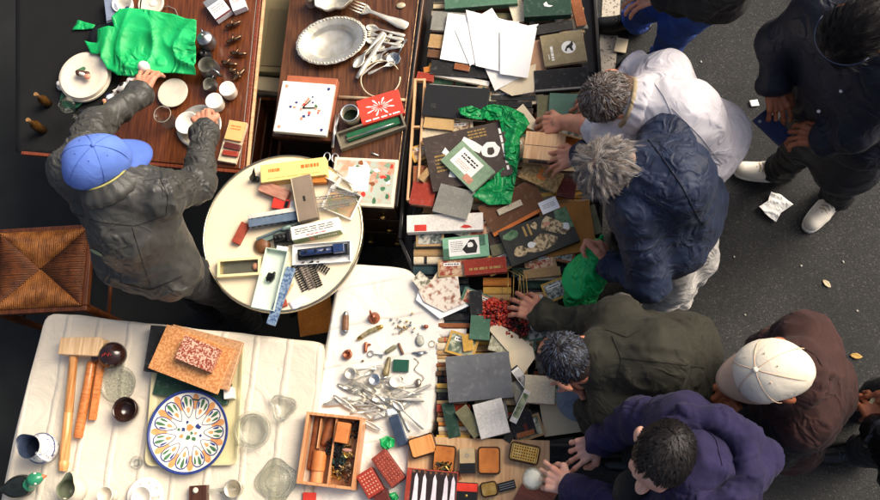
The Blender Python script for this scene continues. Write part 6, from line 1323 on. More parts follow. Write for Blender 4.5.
for side in range(4):
    m = MB(); r2 = random.Random(side)
    for k in range(n):
        t = -1+2*(k+.5)/n; rad = 1/n*.98
        if side % 2 == 0:
            sg = 1 if side == 0 else -1; x = t*A_; y0, y1 = sg*B_, sg*abs(t)*B_*.99
            pts_ = [(x, y0, ZS-.004), (x+r2.uniform(-.001, .001), (y0*.6+y1*.4), ZS+.003+r2.uniform(0, .0015)), (x, y1, ZS-.002)]; rr_ = A_*rad
        else:
            sg = 1 if side == 1 else -1; y = t*B_; x0, x1 = sg*A_, sg*abs(t)*A_*.99
            pts_ = [(x0, y, ZS-.004), (x0*.6+x1*.4, y+r2.uniform(-.001, .001), ZS+.003+r2.uniform(0, .0015)), (x1, y, ZS-.002)]; rr_ = B_*rad
        m.tube(pts_, rr_, 6)
    m.build('rush_weave', RU if side % 2 == 0 else RU2, o, True)

# ------------------------------------------------------------------ green bags and red beads among the books
sheet('green_bag', [(459, 113), (470, 110), (480, 112), (494, 108), (508, 110), (524, 117), (530, 128), (520, 140), (520, 160), (516, 182), (511, 206), (490, 207), (473, 199), (484, 188), (496, 178), (506, 168), (504, 145), (500, 124), (478, 122), (462, 120)], ZR+.02, GREEN_BAG, .022, .007, 41,
      'green plastic bag squeezed out from under the brown portfolio', 'bag', scale=15.)
m = MB(); r2 = random.Random(5); RB = [mat('coral_red_bead', (182, 50, 34), .25, var=.2, coat=.3), mat('dark_garnet_bead', (92, 22, 22), .2, var=.3, coat=.3), mat('orange_coral_bead', (206, 92, 60), .3, var=.15)]
for k in range(340):
    a = r2.uniform(0, 2*PI); r = .06*math.sqrt(r2.random()); z = .012+.03*(1-(r/.06)**2)*r2.random()
    m.ball((r*math.cos(a)*1.05, r*math.sin(a), z), r2.uniform(.0045, .0075), r2.choice([0, 0, 0, 1, 2]), 7, 5)
o = m.build('bead_necklaces', RB, None, True); put(o, U(495, 314, ZR+.01), ZR+.001, 0); tag(o, 'heap of red coral bead necklaces among the books', 'necklaces')
m = MB(); r2 = random.Random(8)
for k in range(200):
    a = r2.uniform(0, 2*PI); r = .055*math.sqrt(r2.random()); m.ball((r*math.cos(a), r*math.sin(a), .008+.016*r2.random()), r2.uniform(.004, .006), r2.choice([1, 1, 1, 0]), 7, 5)
o = m.build('bead_necklaces', RB, None, True); put(o, U(517, 324, ZR+.01), ZR+.001, 0); tag(o, 'darker garnet bead necklaces beside the coral heap', 'necklaces')
# wire letter rack among the books
o = thing('wire_rack', 'brass wire rack leaning between the red book and spines', 'rack', U(516, 285, ZR)); m = MB()
for k in range(3): m.tube([tuple(U(x, y, ZR+.03)-np.array(o.location)) for x, y in [(508+k*6, 270), (520+k*3, 276), (522+k*3, 300), (508+k*5, 300), (508+k*6, 270)]], .0018, 5)
m.build('wires', BRASS, o, True)
# wooden box held by the grey-haired man
o, w, h = box_thing('wooden_box', 'pale wooden box lifted by the grey haired man in navy', 'box', [(526, 131), (566, 134), (563, 163), (523, 157)], ZR+.06, .05, W_TAN)
MB().box((0, -h/2-.002, .03), (w*.7, .006, .02)).build('dark_slot', BK['dark_brown'], o); MB().box((0, 0, .0508), (w*.96, .0015, .001)).build('lid_seam', BK['dark_brown'], o)

# ------------------------------------------------------------------ litter on the asphalt
sheet('paper_tissue', [(758, 208), (767, 202), (770, 193), (779, 196), (792, 206), (780, 214), (775, 223), (764, 215)], .004, PAPER, .013, .009, 51, 'crumpled white tissue on the asphalt between the cream sneakers', 'tissue', scale=20., smooth=False)
o = sheet('paper_scrap', [(749, 101), (757, 100), (759, 106), (751, 107)], .004, PAPER, .004, .01, 53, 'tiny white paper stub beside the black coated person\'s hand', 'paper', scale=16.)
def leaf(label, px, yaw, L, m):
    ms = ribbon([(0, .0015, .003, 0), (L*.15, L*.16, .005, .002), (L*.5, L*.27, .007, .004), (L*.8, L*.17, .006, .002), (L, .001, .009, 0)], .0006); o = ms.build('fallen_leaf', m, None, True); put(o, U(px[0], px[1], .004), .003, yaw); tag(o, label, 'leaf')
leaf('pale rounded leaf lying alone in the middle of the asphalt', (823, 280), -.9, .045, mat('pale_leaf', (186, 172, 140), .7, var=.15)); leaf('yellow brown leaf on the asphalt behind the white capped man', (850, 355), -.2, .05, mat('yellow_leaf', (176, 140, 76), .7, var=.2))
r2 = random.Random(3)
for i, (x, y) in enumerate([(734, 257), (801, 266), (745, 315), (857, 311), (843, 262), (650, 12), (701, 62)]):
    m = MB().ball((0, 0, .003), (r2.uniform(.004, .008), r2.uniform(.003, .006), .003), 0, 6, 4); o = m.build('pebble', mat('pale_pebble', (176, 172, 160), .8), None); put(o, U(x, y, 0), .001, r2.random()*3); tag(o, 'tiny pale pebble on the open asphalt', 'pebble', 'pebbles on the asphalt')
box_thing('folded_paper', 'small folded cream paper by the black shoe on the road line', 'paper', [(617, 37), (627, 39), (627, 54), (614, 50)], .008, .01, CREAM)

# ------------------------------------------------------------------ people
SKIN = mat('skin_light', (206, 150, 122), .5, col2=(184, 118, 92), scale=28, bump=.15, bscale=350, sss=.08)
SKIN2 = mat('skin_tan', (178, 112, 76), .5, col2=(150, 86, 58), scale=28, bump=.15, bscale=350, sss=.08)
SKIN3 = mat('skin_pale', (222, 178, 158), .5, col2=(206, 146, 124), scale=28, bump=.15, bscale=350, sss=.08)
LIP = mat('lips', (168, 92, 80), .5); EYE = mat('dark_eyes', (40, 28, 22), .2)
def fabric(n, c, rough=.75, var=.12, sheen=.04, scale=18, c2=None, b=.3, cr=(11, .45)): return mat('fabric_'+n, c, rough, var=var, sheen=sheen, scale=scale, bump=b, bscale=900, col2=c2, crease=cr)
def hdir(px, d, z):
    a = U(px[0], px[1], z); b = U(px[0]+d[0]*20, px[1]+d[1]*20, z); v = b-a; v[2] = 0; return v/np.linalg.norm(v)
def unit(v): return v/np.linalg.norm(v)
def hand_prims(W, T, N, thumb, curl, k=1., spread=.15):
    """palm, four unequal jointed fingers and a thumb that leaves the side of the palm"""
    D = unit(T-W); N = unit(N-D*(N@D)); S = np.cross(N, D)*thumb
    out = []; kn = []
    for i, (off, ln) in enumerate(((.030, .075), (.010, .080), (-.011, .076), (-.030, .068))):
        k0 = W+D*ln*k+S*off*k*(1+.08)-N*.004*(abs(i-1.5)); out.append(cap(W+S*off*.55*k+D*.012, k0, .0165*k, .0115*k)); kn.append(k0)
    out.append(cap(W-D*.03, W+D*.02, .026*k, .026*k))
    L = ((.045, .029, .023), (.050, .033, .025), (.046, .031, .024), (.036, .024, .021))
    for i in range(4):
        p = kn[i]; sp = (1.5-i)*spread; d = unit(D+S*sp); a = 0; c = curl[i] if isinstance(curl, (list, tuple)) else curl
        for j in range(3):
            a += c*(1., 1.15, .7)[j]; dd = d*math.cos(a)+N*math.sin(a); q = p+dd*L[i][j]*k
            out.append(cap(p, q, (.0090, .0085, .0076)[j]*k, (.0083, .0076, .0062)[j]*k)); p = q
    tb = W+D*.022*k+S*.024*k; t1 = tb+unit(D*.62+S*.7+N*.25)*.042*k; c = (curl[4] if isinstance(curl, (list, tuple)) and len(curl) > 4 else .35)
    t2 = t1+unit(D*(.9)+S*(.45-c*.8)+N*(.25+c*.5))*.032*k; t3 = t2+unit(D*.95+S*(.2-c)+N*(.3+c*.6))*.026*k
    out += [cap(tb, t1, .0165*k, .0125*k), cap(t1, t2, .012*k, .0105*k), cap(t2, t3, .0105*k, .0085*k)]
    return out
def head_frame(face, pitch, px, z, rollv=0.):
    f = hdir(px, face, z); p = math.radians(pitch); fw = f*math.cos(p)+np.array([0, 0, -math.sin(p)]); up = f*math.sin(p)+np.array([0, 0, math.cos(p)])
    if rollv: r_ = np.cross(fw, up); up = unit(up*math.cos(rollv)+r_*math.sin(rollv))
    return np.stack([np.cross(fw, up), fw, up], 1)
def head_prims(hc, Rm, nk, sc=1.):
    P = lambda x, y, z: hc+Rm@(np.array([x, y, z])*sc)
    E = lambda x, y, z, rx, ry, rz, g=0: ell(P(x, y, z), np.array([rx, ry, rz])*sc, Rm, g)
    o = [E(0, 0, 0, .076, .097, .086), E(0, -.03, -.03, .066, .064, .075), E(0, .03, -.07, .06, .06, .08), cap(P(-.032, .03, -.12), P(0, .072, -.138), .028, .02), cap(P(.032, .03, -.12), P(0, .072, -.138), .028, .02),
         cap(P(-.034, .08, -.022), P(.034, .08, -.022), .014), cap(P(0, .092, -.045), P(0, .112, -.078), .009, .0145), cap(P(-.012, .1, -.082), P(.012, .1, -.082), .009), E(-.042, .062, -.075, .022, .022, .024), E(.042, .062, -.075, .022, .022, .024),
         cap(P(-.02, .082, -.11), P(.02, .082, -.11), .0085, g=1), E(-.031, .083, -.045, .012, .009, .008, 2), E(.031, .083, -.045, .012, .009, .008, 2), cap(P(0, -.02, -.06), nk, .054, .062)]
    for s in (-1, 1): o += [E(s*.08, -.012, -.045, .009, .024, .033), E(s*.086, -.018, -.038, .009, .014, .024)]
    return o
root_obj = {}
RECEDE = [0.]
def hairline(d):
    y, z, x = d[:, 1], d[:, 2], np.abs(d[:, 0]); thr = np.where(y > 0, -.3+(.85+RECEDE[0])*y*(1-.35*x), -.3+.5*y)
    return np.clip((z-thr)*6, 0, 1)
def hair(root, hc, Rm, mats, n, length, lift, curl, wid, bald=None, seed=0, sc=1., hat=False, clump=14, whorl=(.1, -.55, .82)):
    r = np.random.RandomState(seed); d = r.normal(size=(n*4, 3)); d /= np.linalg.norm(d, axis=1)[:, None]
    m = hairline(d)
    if hat: m = m*(d[:, 2] < -.12)
    if bald is not None:
        for bd, br, dens in bald:
            g = np.arccos(np.clip(d@unit(np.array(bd, float)), -1, 1)); m = m*np.clip(dens+(1-dens)*(g-br*.7)/(br*.5), dens, 1)
    d = d[r.rand(len(d)) < m][:n]; k = len(d)
    R_ = np.array([.078, .099, .088])*sc; p = d*R_; nr = d/R_; nr /= np.linalg.norm(nr, axis=1)[:, None]
    wh = unit(np.array(whorl)); t = d-wh; t -= nr*np.sum(t*nr, 1)[:, None]; t /= np.maximum(np.linalg.norm(t, axis=1), 1e-3)[:, None]
    L = length*r.uniform(.6, 1.25, k)[:, None]; pts = []
    nc = max(8, k//clump); ci = r.choice(k, nc, replace=False); own = np.argmax(d@d[ci].T, 1)
    wav = r.normal(size=(nc, 3)); wav2 = r.normal(size=(nc, 3)); tj = r.normal(size=(nc, 3))*.3
    t = t+tj[own]+r.normal(size=(k, 3))*.14; t -= nr*np.sum(t*nr, 1)[:, None]*.8; cl = wav[own]*curl+r.normal(size=(k, 3))*curl*.3; cl2 = wav2[own]*curl+r.normal(size=(k, 3))*curl*.3
    for s in (0, .33, .66, 1.): pts.append(p+nr*L*lift*math.sin(s*PI*.8)*r.uniform(.5, 1.2, k)[:, None]+t*L*s+cl*L*s*s+cl2*L*math.sin(s*PI)*.6-nr*.002*(1 if s == 0 else 0))
    for i, s in enumerate((0, .33, .66, 1.)): pts[i] = pts[i]+(pts[i][ci][own]-pts[i])*.55*s
    for q in pts:
        e = np.linalg.norm(q/(R_*1.02), axis=1); q *= np.maximum(1, 1/np.maximum(e, 1e-3))[:, None]
    side = np.cross(t, nr); side /= np.maximum(np.linalg.norm(side, axis=1), 1e-3)[:, None]; V = []
    for i, q in enumerate(pts):
        w = wid*(1., .95, .75, .15)[i]; V += [q-side*w, q+side*w, q+nr*w*.8]
    V = np.stack(V, 1); F = []; b = np.arange(k)[:, None]*12
    for i in range(3):
        for a, c in ((0, 1), (1, 2), (2, 0)): F.append(b+np.array([[i*3+a, i*3+c, i*3+3+c, i*3+3+a]]))
    F = np.stack(F, 1).reshape(-1, 4)
    V = V.reshape(-1, 3)@Rm.T+hc-np.array(root.location)
    me = np_mesh('hair', V, F); mi = np.repeat(r.randint(0, len(mats), k), 9); me.polygons.foreach_set('material_index', mi.tolist())
    return link('hair', me, mats, root, True)
def cap_hat(root, hc, Rm, m_crown, m_brim, seed=1):
    """six panel cap with curved peak, stitching eyelets and a button"""
    tr = lambda v: (Rm@np.array(v)+hc-np.array(root.location)).tolist()
    m = MB(); nA, nP = 48, 12; vs = []; fs = []
    for j in range(nP+1):
        ph = (PI/2*1.12)*j/nP
        for i in range(nA):
            a = 2*PI*i/nA; g = 1-.012*math.exp(-((((a/(PI/3)) % 1)-.5)/.06)**2) if 0 else 1-.014*math.exp(-(min((a/(PI/3)) % 1, 1-(a/(PI/3)) % 1)/.05)**2)*math.sin(ph)
            w = .006*math.sin(3*a+2*ph+seed)*math.sin(ph)
            x, y, z = (.090+w)*g*math.sin(ph)*math.cos(a), (.111+w)*g*math.sin(ph)*math.sin(a), .106*g*math.cos(ph)
            z += .012*(1 if y > 0 else 0)*math.sin(ph)*min(1, max(0, y/.08))*.8
            vs.append(tr((x, y-.002, z-.004)))
    for j in range(nP):
        for i in range(nA): fs.append((j*nA+i, (j+1)*nA+i, (j+1)*nA+(i+1) % nA, j*nA+(i+1) % nA))
    m.add(vs, fs); crown = m.build('cap', m_crown, root, True); s_ = crown.modifiers.new('solid', 'SOLIDIFY'); s_.thickness = .003; s_.offset = -1
    m = MB(); vs = []; fs = []; n = 20
    for j in range(6):
        for i in range(n+1):
            a = PI/2+(-1+2*i/n)*1.18; r0 = j/5; x0, y0 = .0875*math.cos(a), .108*math.sin(a); ext = .078*max(0, math.sin((a-PI/2+1.18)/2.36*PI))**.55
            x = x0*(1+.02*r0); y = y0+ext*r0; z = -.006-.03*r0**1.3*.5-.9*x*x*(0.4+1.6*r0)*1.2
            vs.append(tr((x, y, z)))
    for j in range(5):
        for i in range(n): fs.append((j*(n+1)+i, j*(n+1)+i+1, (j+1)*(n+1)+i+1, (j+1)*(n+1)+i))
    m.add(vs, fs); br = m.build('peak', m_brim, crown, True); s_ = br.modifiers.new('solid', 'SOLIDIFY'); s_.thickness = .004
    for k in range(6):
        a = k*PI/3; MB().tube([tr((.0905*math.sin(p_)*math.cos(a), .1115*math.sin(p_)*math.sin(a)-.002, (.106+(.0 if math.sin(a) <= 0 else .0))*math.cos(p_)-.004+.0096*min(1, max(0, .111*math.sin(p_)*math.sin(a)/.08))*math.sin(p_)*(1 if math.sin(a) > 0 else 0))) for p_ in np.linspace(.06, 1.68, 16)], .0013, 5).build('panel_seam', m_brim, crown, True)
    MB().ball(tr((0, -.002, .103)), .008).build('button', m_crown, crown, True); e = MB()
    for k in range(6):
        a = PI/6+k*PI/3; e.ball(tr((.0905*math.sin(.55)*math.cos(a), .1115*math.sin(.55)*math.sin(a)-.002, .106*math.cos(.55)-.003)), .0026, 0, 6, 4)
    e.build('eyelets', m_brim, crown, True)
    return crown
def garment(root, name, prims, m, h=.0085, k=.035, amp=.012, fs=8., seed=0, by=False, fine=.25, mats=None, sub=None):
    """cloth surface: creases run across sleeves and legs, and loosely over the trunk"""
    V, F = sdf_mesh(prims, h, k, 1); N = vnormals(V, F)
    tot = np.zeros(len(V)); ws = np.zeros(len(V))
    for i, p in enumerate(prims):
        if p[0] == 'c':
            if np.linalg.norm(p[2]-p[1]) < .09: continue
            d = _cap(V, p[1], p[2], p[3], p[4]); ax = unit(p[2]-p[1])
        else: d = _ell(V, p[1], p[2], p[3]); ax = np.array([0, 0, 1.])
        w = np.exp(-np.clip(d, 0, None)/.016); q = w > .02
        if not q.any(): continue
        Vq = V[q]; st = 1.9 if max(p[3] if p[0] == 'c' else .2, .0) < .082 else .75
        P = Vq+(Vq@ax)[:, None]*ax*(st-1)
        tot[q] += w[q]*(folds(P, fs, seed)+fine*folds(P, fs*2.4, seed+20)); ws[q] += w[q]
    V = V+N*(amp*tot/np.maximum(ws, 1e-3))[:, None]
    V = lap(V, F, .2)
    me = np_mesh(name, V-np.array(root.location), F); o = link(name, me, mats or m, root, True)
    if by:
        fc = V[F].mean(1); best = np.full(len(fc), 1e9); g = np.zeros(len(fc), int)
        for p in prims:
            d = _cap(fc, p[1], p[2], p[3], p[4]) if p[0] == 'c' else _ell(fc, p[1], p[2], p[3])
            q = d < best; best[q] = d[q]; g[q] = p[5]
        me.polygons.foreach_set('material_index', g.tolist())
    return o
def ring(c, ax, r, rr_, n=12, g=0):
    ax = unit(ax); a = np.cross(ax, [0, 0, 1.] if abs(ax[2]) < .9 else [1., 0, 0]); a = unit(a); b = np.cross(ax, a)
    P = [c+r*(a*math.cos(2*PI*i/n)+b*math.sin(2*PI*i/n)) for i in range(n)]
    return [cap(P[i], P[(i+1) % n], rr_, g=g) for i in range(n)]
def person(label, J, face, pitch, skin, jacket, trousers, shoe, handL=None, handR=None, amp=.012, fs=8., bulk=1., seed=1, sleeve=(1., 1.), hair_a=None, collar=None, jname='jacket', two=None, scalp=None, feet=None, pit=None, rollv=0., hood=False, k_sh=.04, hat=False):
    """J: joints as (photo x, photo y, height); the body is one mesh, clothing, hair and shoes are its parts"""
    W = {k: U(*v) for k, v in J.items()}; f = hdir(J['pv'], face, J['pv'][2]); side = np.array([f[1], -f[0], 0])
    pv = W['pv']; root = thing('person', label, 'person', (pv[0], pv[1], 0))
    sd = unit(W['shR']-W['shL']); sdh = unit(np.array([sd[0], sd[1], 0]))
    hipR, hipL = pv+sdh*.09, pv-sdh*.09
    for s, hp in (('R', hipR), ('L', hipL)):
        if 'kn'+s not in W: W['kn'+s] = np.array([hp[0], hp[1], 0])+f*.05+np.array([0, 0, .5]); W['an'+s] = np.array([hp[0], hp[1], 0])-f*.01+np.array([0, 0, .085])
    Rm = head_frame(face if pit is None else pit, pitch, J['hc'], J['hc'][2], rollv); hc = W['hc']; nk = W['nk']
    mid = W.get('mid', (nk+pv)/2+np.array([0, 0, .03]))
    parts = []
    V, F = sdf_mesh([cap(nk, mid, .06, .07), cap(mid, pv, .07, .08), cap(W['shL'], W['shR'], .045), cap(hipL, W['knL'], .07, .05), cap(W['knL'], W['anL'], .05, .038), cap(hipR, W['knR'], .07, .05), cap(W['knR'], W['anR'], .05, .038)], .022, .03); parts.append((V, F, np.zeros(len(F), int)))
    hp_ = head_prims(hc, Rm, nk); V, F = sdf_mesh(hp_, .0052, .014); fc = V[F].mean(1); g = np.zeros(len(F), int); best = np.full(len(fc), 1e9)
    for p in hp_:
        d = _cap(fc, p[1], p[2], p[3], p[4]) if p[0] == 'c' else _ell(fc, p[1], p[2], p[3]); q = d < best; best[q] = d[q]; g[q] = p[5]
    if scalp is not None:
        l = (fc-hc)@Rm; dd = l/np.linalg.norm(l, axis=1)[:, None]; hm = hairline(dd)*(np.abs(l[:, 0]) < .082)
        if hair_a and hair_a.get('bald'):
            for bd, br, dens in hair_a['bald']: hm = np.where(np.arccos(np.clip(dd@unit(np.array(bd, float)), -1, 1)) < br, 0, hm)
        g[(hm > .5) & (l[:, 2] > -.1)] = 3
    parts.append((V, F, g))
    for s, hd in (('L', handL), ('R', handR)):
        el, wr = W['el'+s], W['wr'+s]; pr = [cap(W['sh'+s], el, .05, .042), cap(el, el+(wr-el)*.35, .042, .043), cap(el+(wr-el)*.35, wr, .043, .027)]
        if hd: pr += hand_prims(wr, U(*hd['tip']), np.array(hd.get('n', (0, 0, -1)), float), hd.get('thumb', 1)*(1), hd.get('curl', .35), hd.get('k', 1.))
        V, F = sdf_mesh(pr, .0033, .006); parts.append((V, F, np.zeros(len(F), int)))
    off = 0; Vs, Fs, Gs = [], [], []
    for V, F, g in parts: Vs.append(V); Fs.append(F+off); Gs.append(g); off += len(V)
    me = np_mesh('body', np.concatenate(Vs)-np.array(root.location), np.concatenate(Fs)); me.polygons.foreach_set('material_index', np.concatenate(Gs).tolist())
    link('body', me, [skin, LIP, EYE, scalp or skin], root, True)
    b = bulk; pr = [cap(W['shL'], W['shR'], .088*b, g=0), cap(nk-(nk-mid)*.1, mid, .115*b, .14*b), cap(mid, pv, .14*b, .14*b), cap(W['shL']*.8+W['shR']*.2, hipL, .10*b, .115*b), cap(W['shR']*.8+W['shL']*.2, hipR, .10*b, .115*b), cap(hipL, hipR, .125*b)]
    for i, s in enumerate('LR'):
        sh, el, wr = W['sh'+s], W['el'+s], W['wr'+s]; fr = sleeve[i]; gg = 1 if two and s in two else 0
        if fr >= 1: pr += [cap(sh, el, .078*b, .063*b, g=gg), cap(el, wr-(wr-el)*.04, .064*b, .042*b, g=gg)]; pr += ring(wr-(wr-el)*.06, wr-el, .032*b, .011, 8, gg)
        else: e = sh+(el-sh)*fr; pr += [cap(sh, e, .078*b, .068*b, g=gg)]; pr += ring(e, el-sh, .06*b, .010, 10, gg)
    if two and 'lower' in two: pr += [cap(mid*.3+pv*.7, pv-np.array([0, 0, .1]), .15*b, .15*b, g=1)]
    ax = unit(hc-nk)
    jo = garment(root, jname, pr, jacket, amp=amp, fs=fs, seed=seed, k=k_sh, by=bool(two), mats=jacket if isinstance(jacket, list) else None)
    jm = jacket[0] if isinstance(jacket, list) else jacket
    if collar: garment(root, 'collar', ring(nk+ax*.04, ax, .074, .011, 16)+ring(nk+ax*.022, ax, .082, .014, 16)+ring(nk+ax*.004, ax, .09, .017, 16), jm, h=.0055, k=.016, amp=.006, fs=16, seed=seed+2)
    if hood:
        bk = -f; Z = np.array([0, 0, 1.]); rim = [nk+f*.085-Z*.02, nk+f*.05+sdh*.085+Z*.01, nk+sdh*.115+Z*.03, nk+bk*.07+sdh*.105+Z*.045, nk+bk*.13+sdh*.05+Z*.04, nk+bk*.13-sdh*.05+Z*.04, nk+bk*.07-sdh*.105+Z*.045, nk-sdh*.115+Z*.03, nk+f*.05-sdh*.085+Z*.01]
        hp2 = [cap(rim[i], rim[(i+1) % 9], .022 if i in (0, 8) else .03) for i in range(9)]+[cap(nk+bk*.13+sdh*.06+Z*.0, nk+bk*.2-Z*.06, .05, .045), cap(nk+bk*.13-sdh*.06+Z*.0, nk+bk*.2-Z*.06, .05, .045), cap(nk+bk*.1+sdh*.1, nk+bk*.15+sdh*.05-Z*.04, .04, .04), cap(nk+bk*.1-sdh*.1, nk+bk*.15-sdh*.05-Z*.04, .04, .04)]
        garment(root, 'hood', hp2, jm, h=.0065, k=.03, amp=.014, fs=12, seed=seed+3)
    tr = [cap(hipL, hipR, .082)]
    for s, hp in (('L', hipL), ('R', hipR)): tr += [cap(hp, W['kn'+s], .085, .074), cap(W['kn'+s], W['an'+s], .073, .058), cap(W['an'+s], W['an'+s]-np.array([0, 0, .02]), .062, .066)]
    garment(root, 'trousers', tr, trousers, h=.012, amp=.014, fs=9, seed=seed+5, k=.04)
    for s in 'LR':
        an = W['an'+s]; fd = f if not feet or s not in feet else unit((U(*feet[s], 0)-an)*np.array([1, 1, 0])); a = np.array([an[0], an[1], 0]); up = np.array([0, 0, 1.]); sdv = np.array([-fd[1], fd[0], 0])
        sh = blob('shoe', [cap(a-fd*.04+up*.052-np.array(root.location), a+fd*.05+up*.058-np.array(root.location), .037, .036), cap(a+fd*.05+up*.05-np.array(root.location), a+fd*.155+up*.04-np.array(root.location), .04, .034), cap(a+fd*.1+sdv*.014+up*.035-np.array(root.location), a+fd*.165+up*.033-np.array(root.location), .034, .03), cap(a-fd*.035+up*.06-np.array(root.location), a-fd*.025+up*.095-np.array(root.location), .036, .038)], .006, .02, shoe[0], root)
        so = MB(); pts_ = []
        for i in range(28):
            t = 2*PI*i/28; x = .06+.142*math.cos(t); wv = .046*(1+.12*math.cos(t)); pts_.append((a+fd*x+sdv*wv*math.copysign(abs(math.sin(t))**.7, math.sin(t)))[:2]-np.array(root.location)[:2])
        so.prism([tuple(p) for p in pts_], .004, .026).build('sole', shoe[1], sh, bevel=.004)
        lc = MB()
        for i in range(6):
            c0 = a+fd*(.045+.016*i)+up*(.098-.0055*i)-np.array(root.location); lc.tube([c0-sdv*.022-fd*.006-up*.006, c0+up*.003, c0+sdv*.022+fd*.006-up*.006], .0035, 6); lc.tube([c0+sdv*.022-fd*.006-up*.006, c0+up*.004, c0-sdv*.022+fd*.006-up*.006], .0035, 6)
        lc.build('laces', shoe[2], sh, True)
    if hair_a: hair(root, hc, Rm, hair_a['mats'], hair_a.get('n', 2200), hair_a['len'], hair_a.get('lift', .4), hair_a.get('curl', .15), hair_a.get('w', .0012), hair_a.get('bald'), seed, 1., hat, hair_a.get('clump', 14), hair_a.get('whorl', (.1, -.55, .82)))
    root_obj[label] = jo
    return root, W, hc, Rm, f
HM = lambda n, c, r=.45: mat('hair_'+n, c, r, var=.25, scale=60, bump=0)
H_BLACK, H_DK, H_GREY, H_LG, H_WH, H_BR = HM('black', (20, 19, 20)), HM('dark', (38, 32, 30)), HM('grey', (112, 106, 100)), HM('light_grey', (168, 166, 166)), HM('white', (214, 214, 216)), HM('brown', (84, 66, 52))
H_GB = HM('grey_brown', (136, 124, 114)); H_BLUE = HM('steel', (96, 106, 126))
DARK_TR = fabric('black_trousers', (24, 25, 27)); SH_BLK = (mat('black_leather', (18, 18, 18), .35), BLACK_P, BK['charcoal'])
SH_CRM = (mat('cream_canvas', (226, 219, 204), .7, var=.06, scale=60), mat('white_rubber', (236, 231, 220), .5), mat('straw_lace', (176, 158, 122), .8))

# vendor with blue cap
r1, W1, hc1, R1, f1 = person('person in blue cap and dark grey jacket reaching over the varnished table',
    dict(hc=(96, 162, 1.48), nk=(113, 188, 1.40), shR=(160, 196, 1.34), shL=(74, 172, 1.34), elR=(198, 184, 1.14), wrR=(205, 128, .99), elL=(94, 128, 1.12), wrL=(142, 93, .97), pv=(148, 262, 1.0), mid=(128, 224, 1.26)),
    (1, -.75), 24, SKIN, mat('grey_nylon', (52, 52, 49), .46, col2=(68, 67, 63), scale=14, bump=.25, bscale=500, spec=.5, sheen=.03, crease=(12, .62)), DARK_TR, SH_BLK, handL=dict(tip=(152, 62, .93), thumb=-1, curl=.4), handR=dict(tip=(196, 97, .93), thumb=1, curl=[.9, .6, .6, .7, .9]), amp=.017, fs=10.5, seed=3, collar=True, bulk=.9, scalp=H_GREY, pit=(1, -.55), hair_a=dict(mats=[H_GREY, H_DK, H_LG], len=.03, n=1400, lift=.15), hat=True)
CAPB = fabric('blue_cap', (92, 122, 200), .8, cr=(14, .12)); cap_hat(r1, hc1, R1, CAPB, fabric('blue_peak', (78, 106, 182), .8, cr=None))
m = MB(); nkp = W1['nk']; ax = unit(hc1-nkp); a_ = unit(np.cross(ax, [0, 0, 1.])); b_ = np.cross(ax, a_)
m.tube([tuple(nkp+ax*.052+.081*(a_*math.cos(t)+b_*math.sin(t))-np.array(r1.location)) for t in np.linspace(0, 2*PI, 25)[:-1]], .0035, 6, closed=True); m.build('collar_piping', mat('olive_piping', (170, 164, 96), .6), r1, True)
o = blob('egg', [ell((0, 0, 0), (.024, .024, .031))], .004, .003, PORC); o.location = U(144, 67, .915).tolist(); tag(o, 'white porcelain egg between the vendor\'s fingers above green paper', 'egg')
# white shirt
r2_, W2, hc2, R2, f2 = person('person in white polo shirt with cropped grey brown hair bending over the books',
    dict(hc=(606, 97, 1.24), nk=(640, 106, 1.21), shR=(668, 74, 1.17), shL=(620, 136, 1.10), elR=(628, 74, .95), wrR=(598, 100, .84), elL=(598, 126, .94), wrL=(563, 122, .85), pv=(702, 152, 1.0), mid=(684, 118, 1.22)),
    (-1, -.45), 60, SKIN, fabric('white_cotton', (206, 202, 206), .85), fabric('khaki', (170, 158, 136)), SH_BLK, handL=dict(tip=(538, 128, .80), thumb=1, curl=.45), handR=dict(tip=(584, 112, .80), thumb=1), amp=.012, fs=5.5, seed=11, bulk=.9, sleeve=(.75, .75), collar=True, jname='polo_shirt', scalp=H_BR, pit=(-1, .3),
    hair_a=dict(mats=[H_BR, H_DK, H_GREY, H_BR, H_LG], len=.02, n=9500, lift=.07, curl=.14, w=.0009, clump=9, bald=[((0, .35, .94), .22, .3)]))
m = MB(); nkp = W2['nk']; ax = unit(hc2-nkp); a_ = unit(np.cross(ax, [0, 0, 1.])); b_ = np.cross(ax, a_)
for k in range(2): m.tube([tuple(nkp+ax*(.03+.018*k)+(.083-.004*k)*(a_*math.cos(t)+b_*math.sin(t))-np.array(r2_.location)) for t in np.linspace(0, 2*PI, 25)[:-1]], .011, 8, closed=True)
m.build('collar', fabric('tan_collar', (158, 142, 112)), r2_, True)
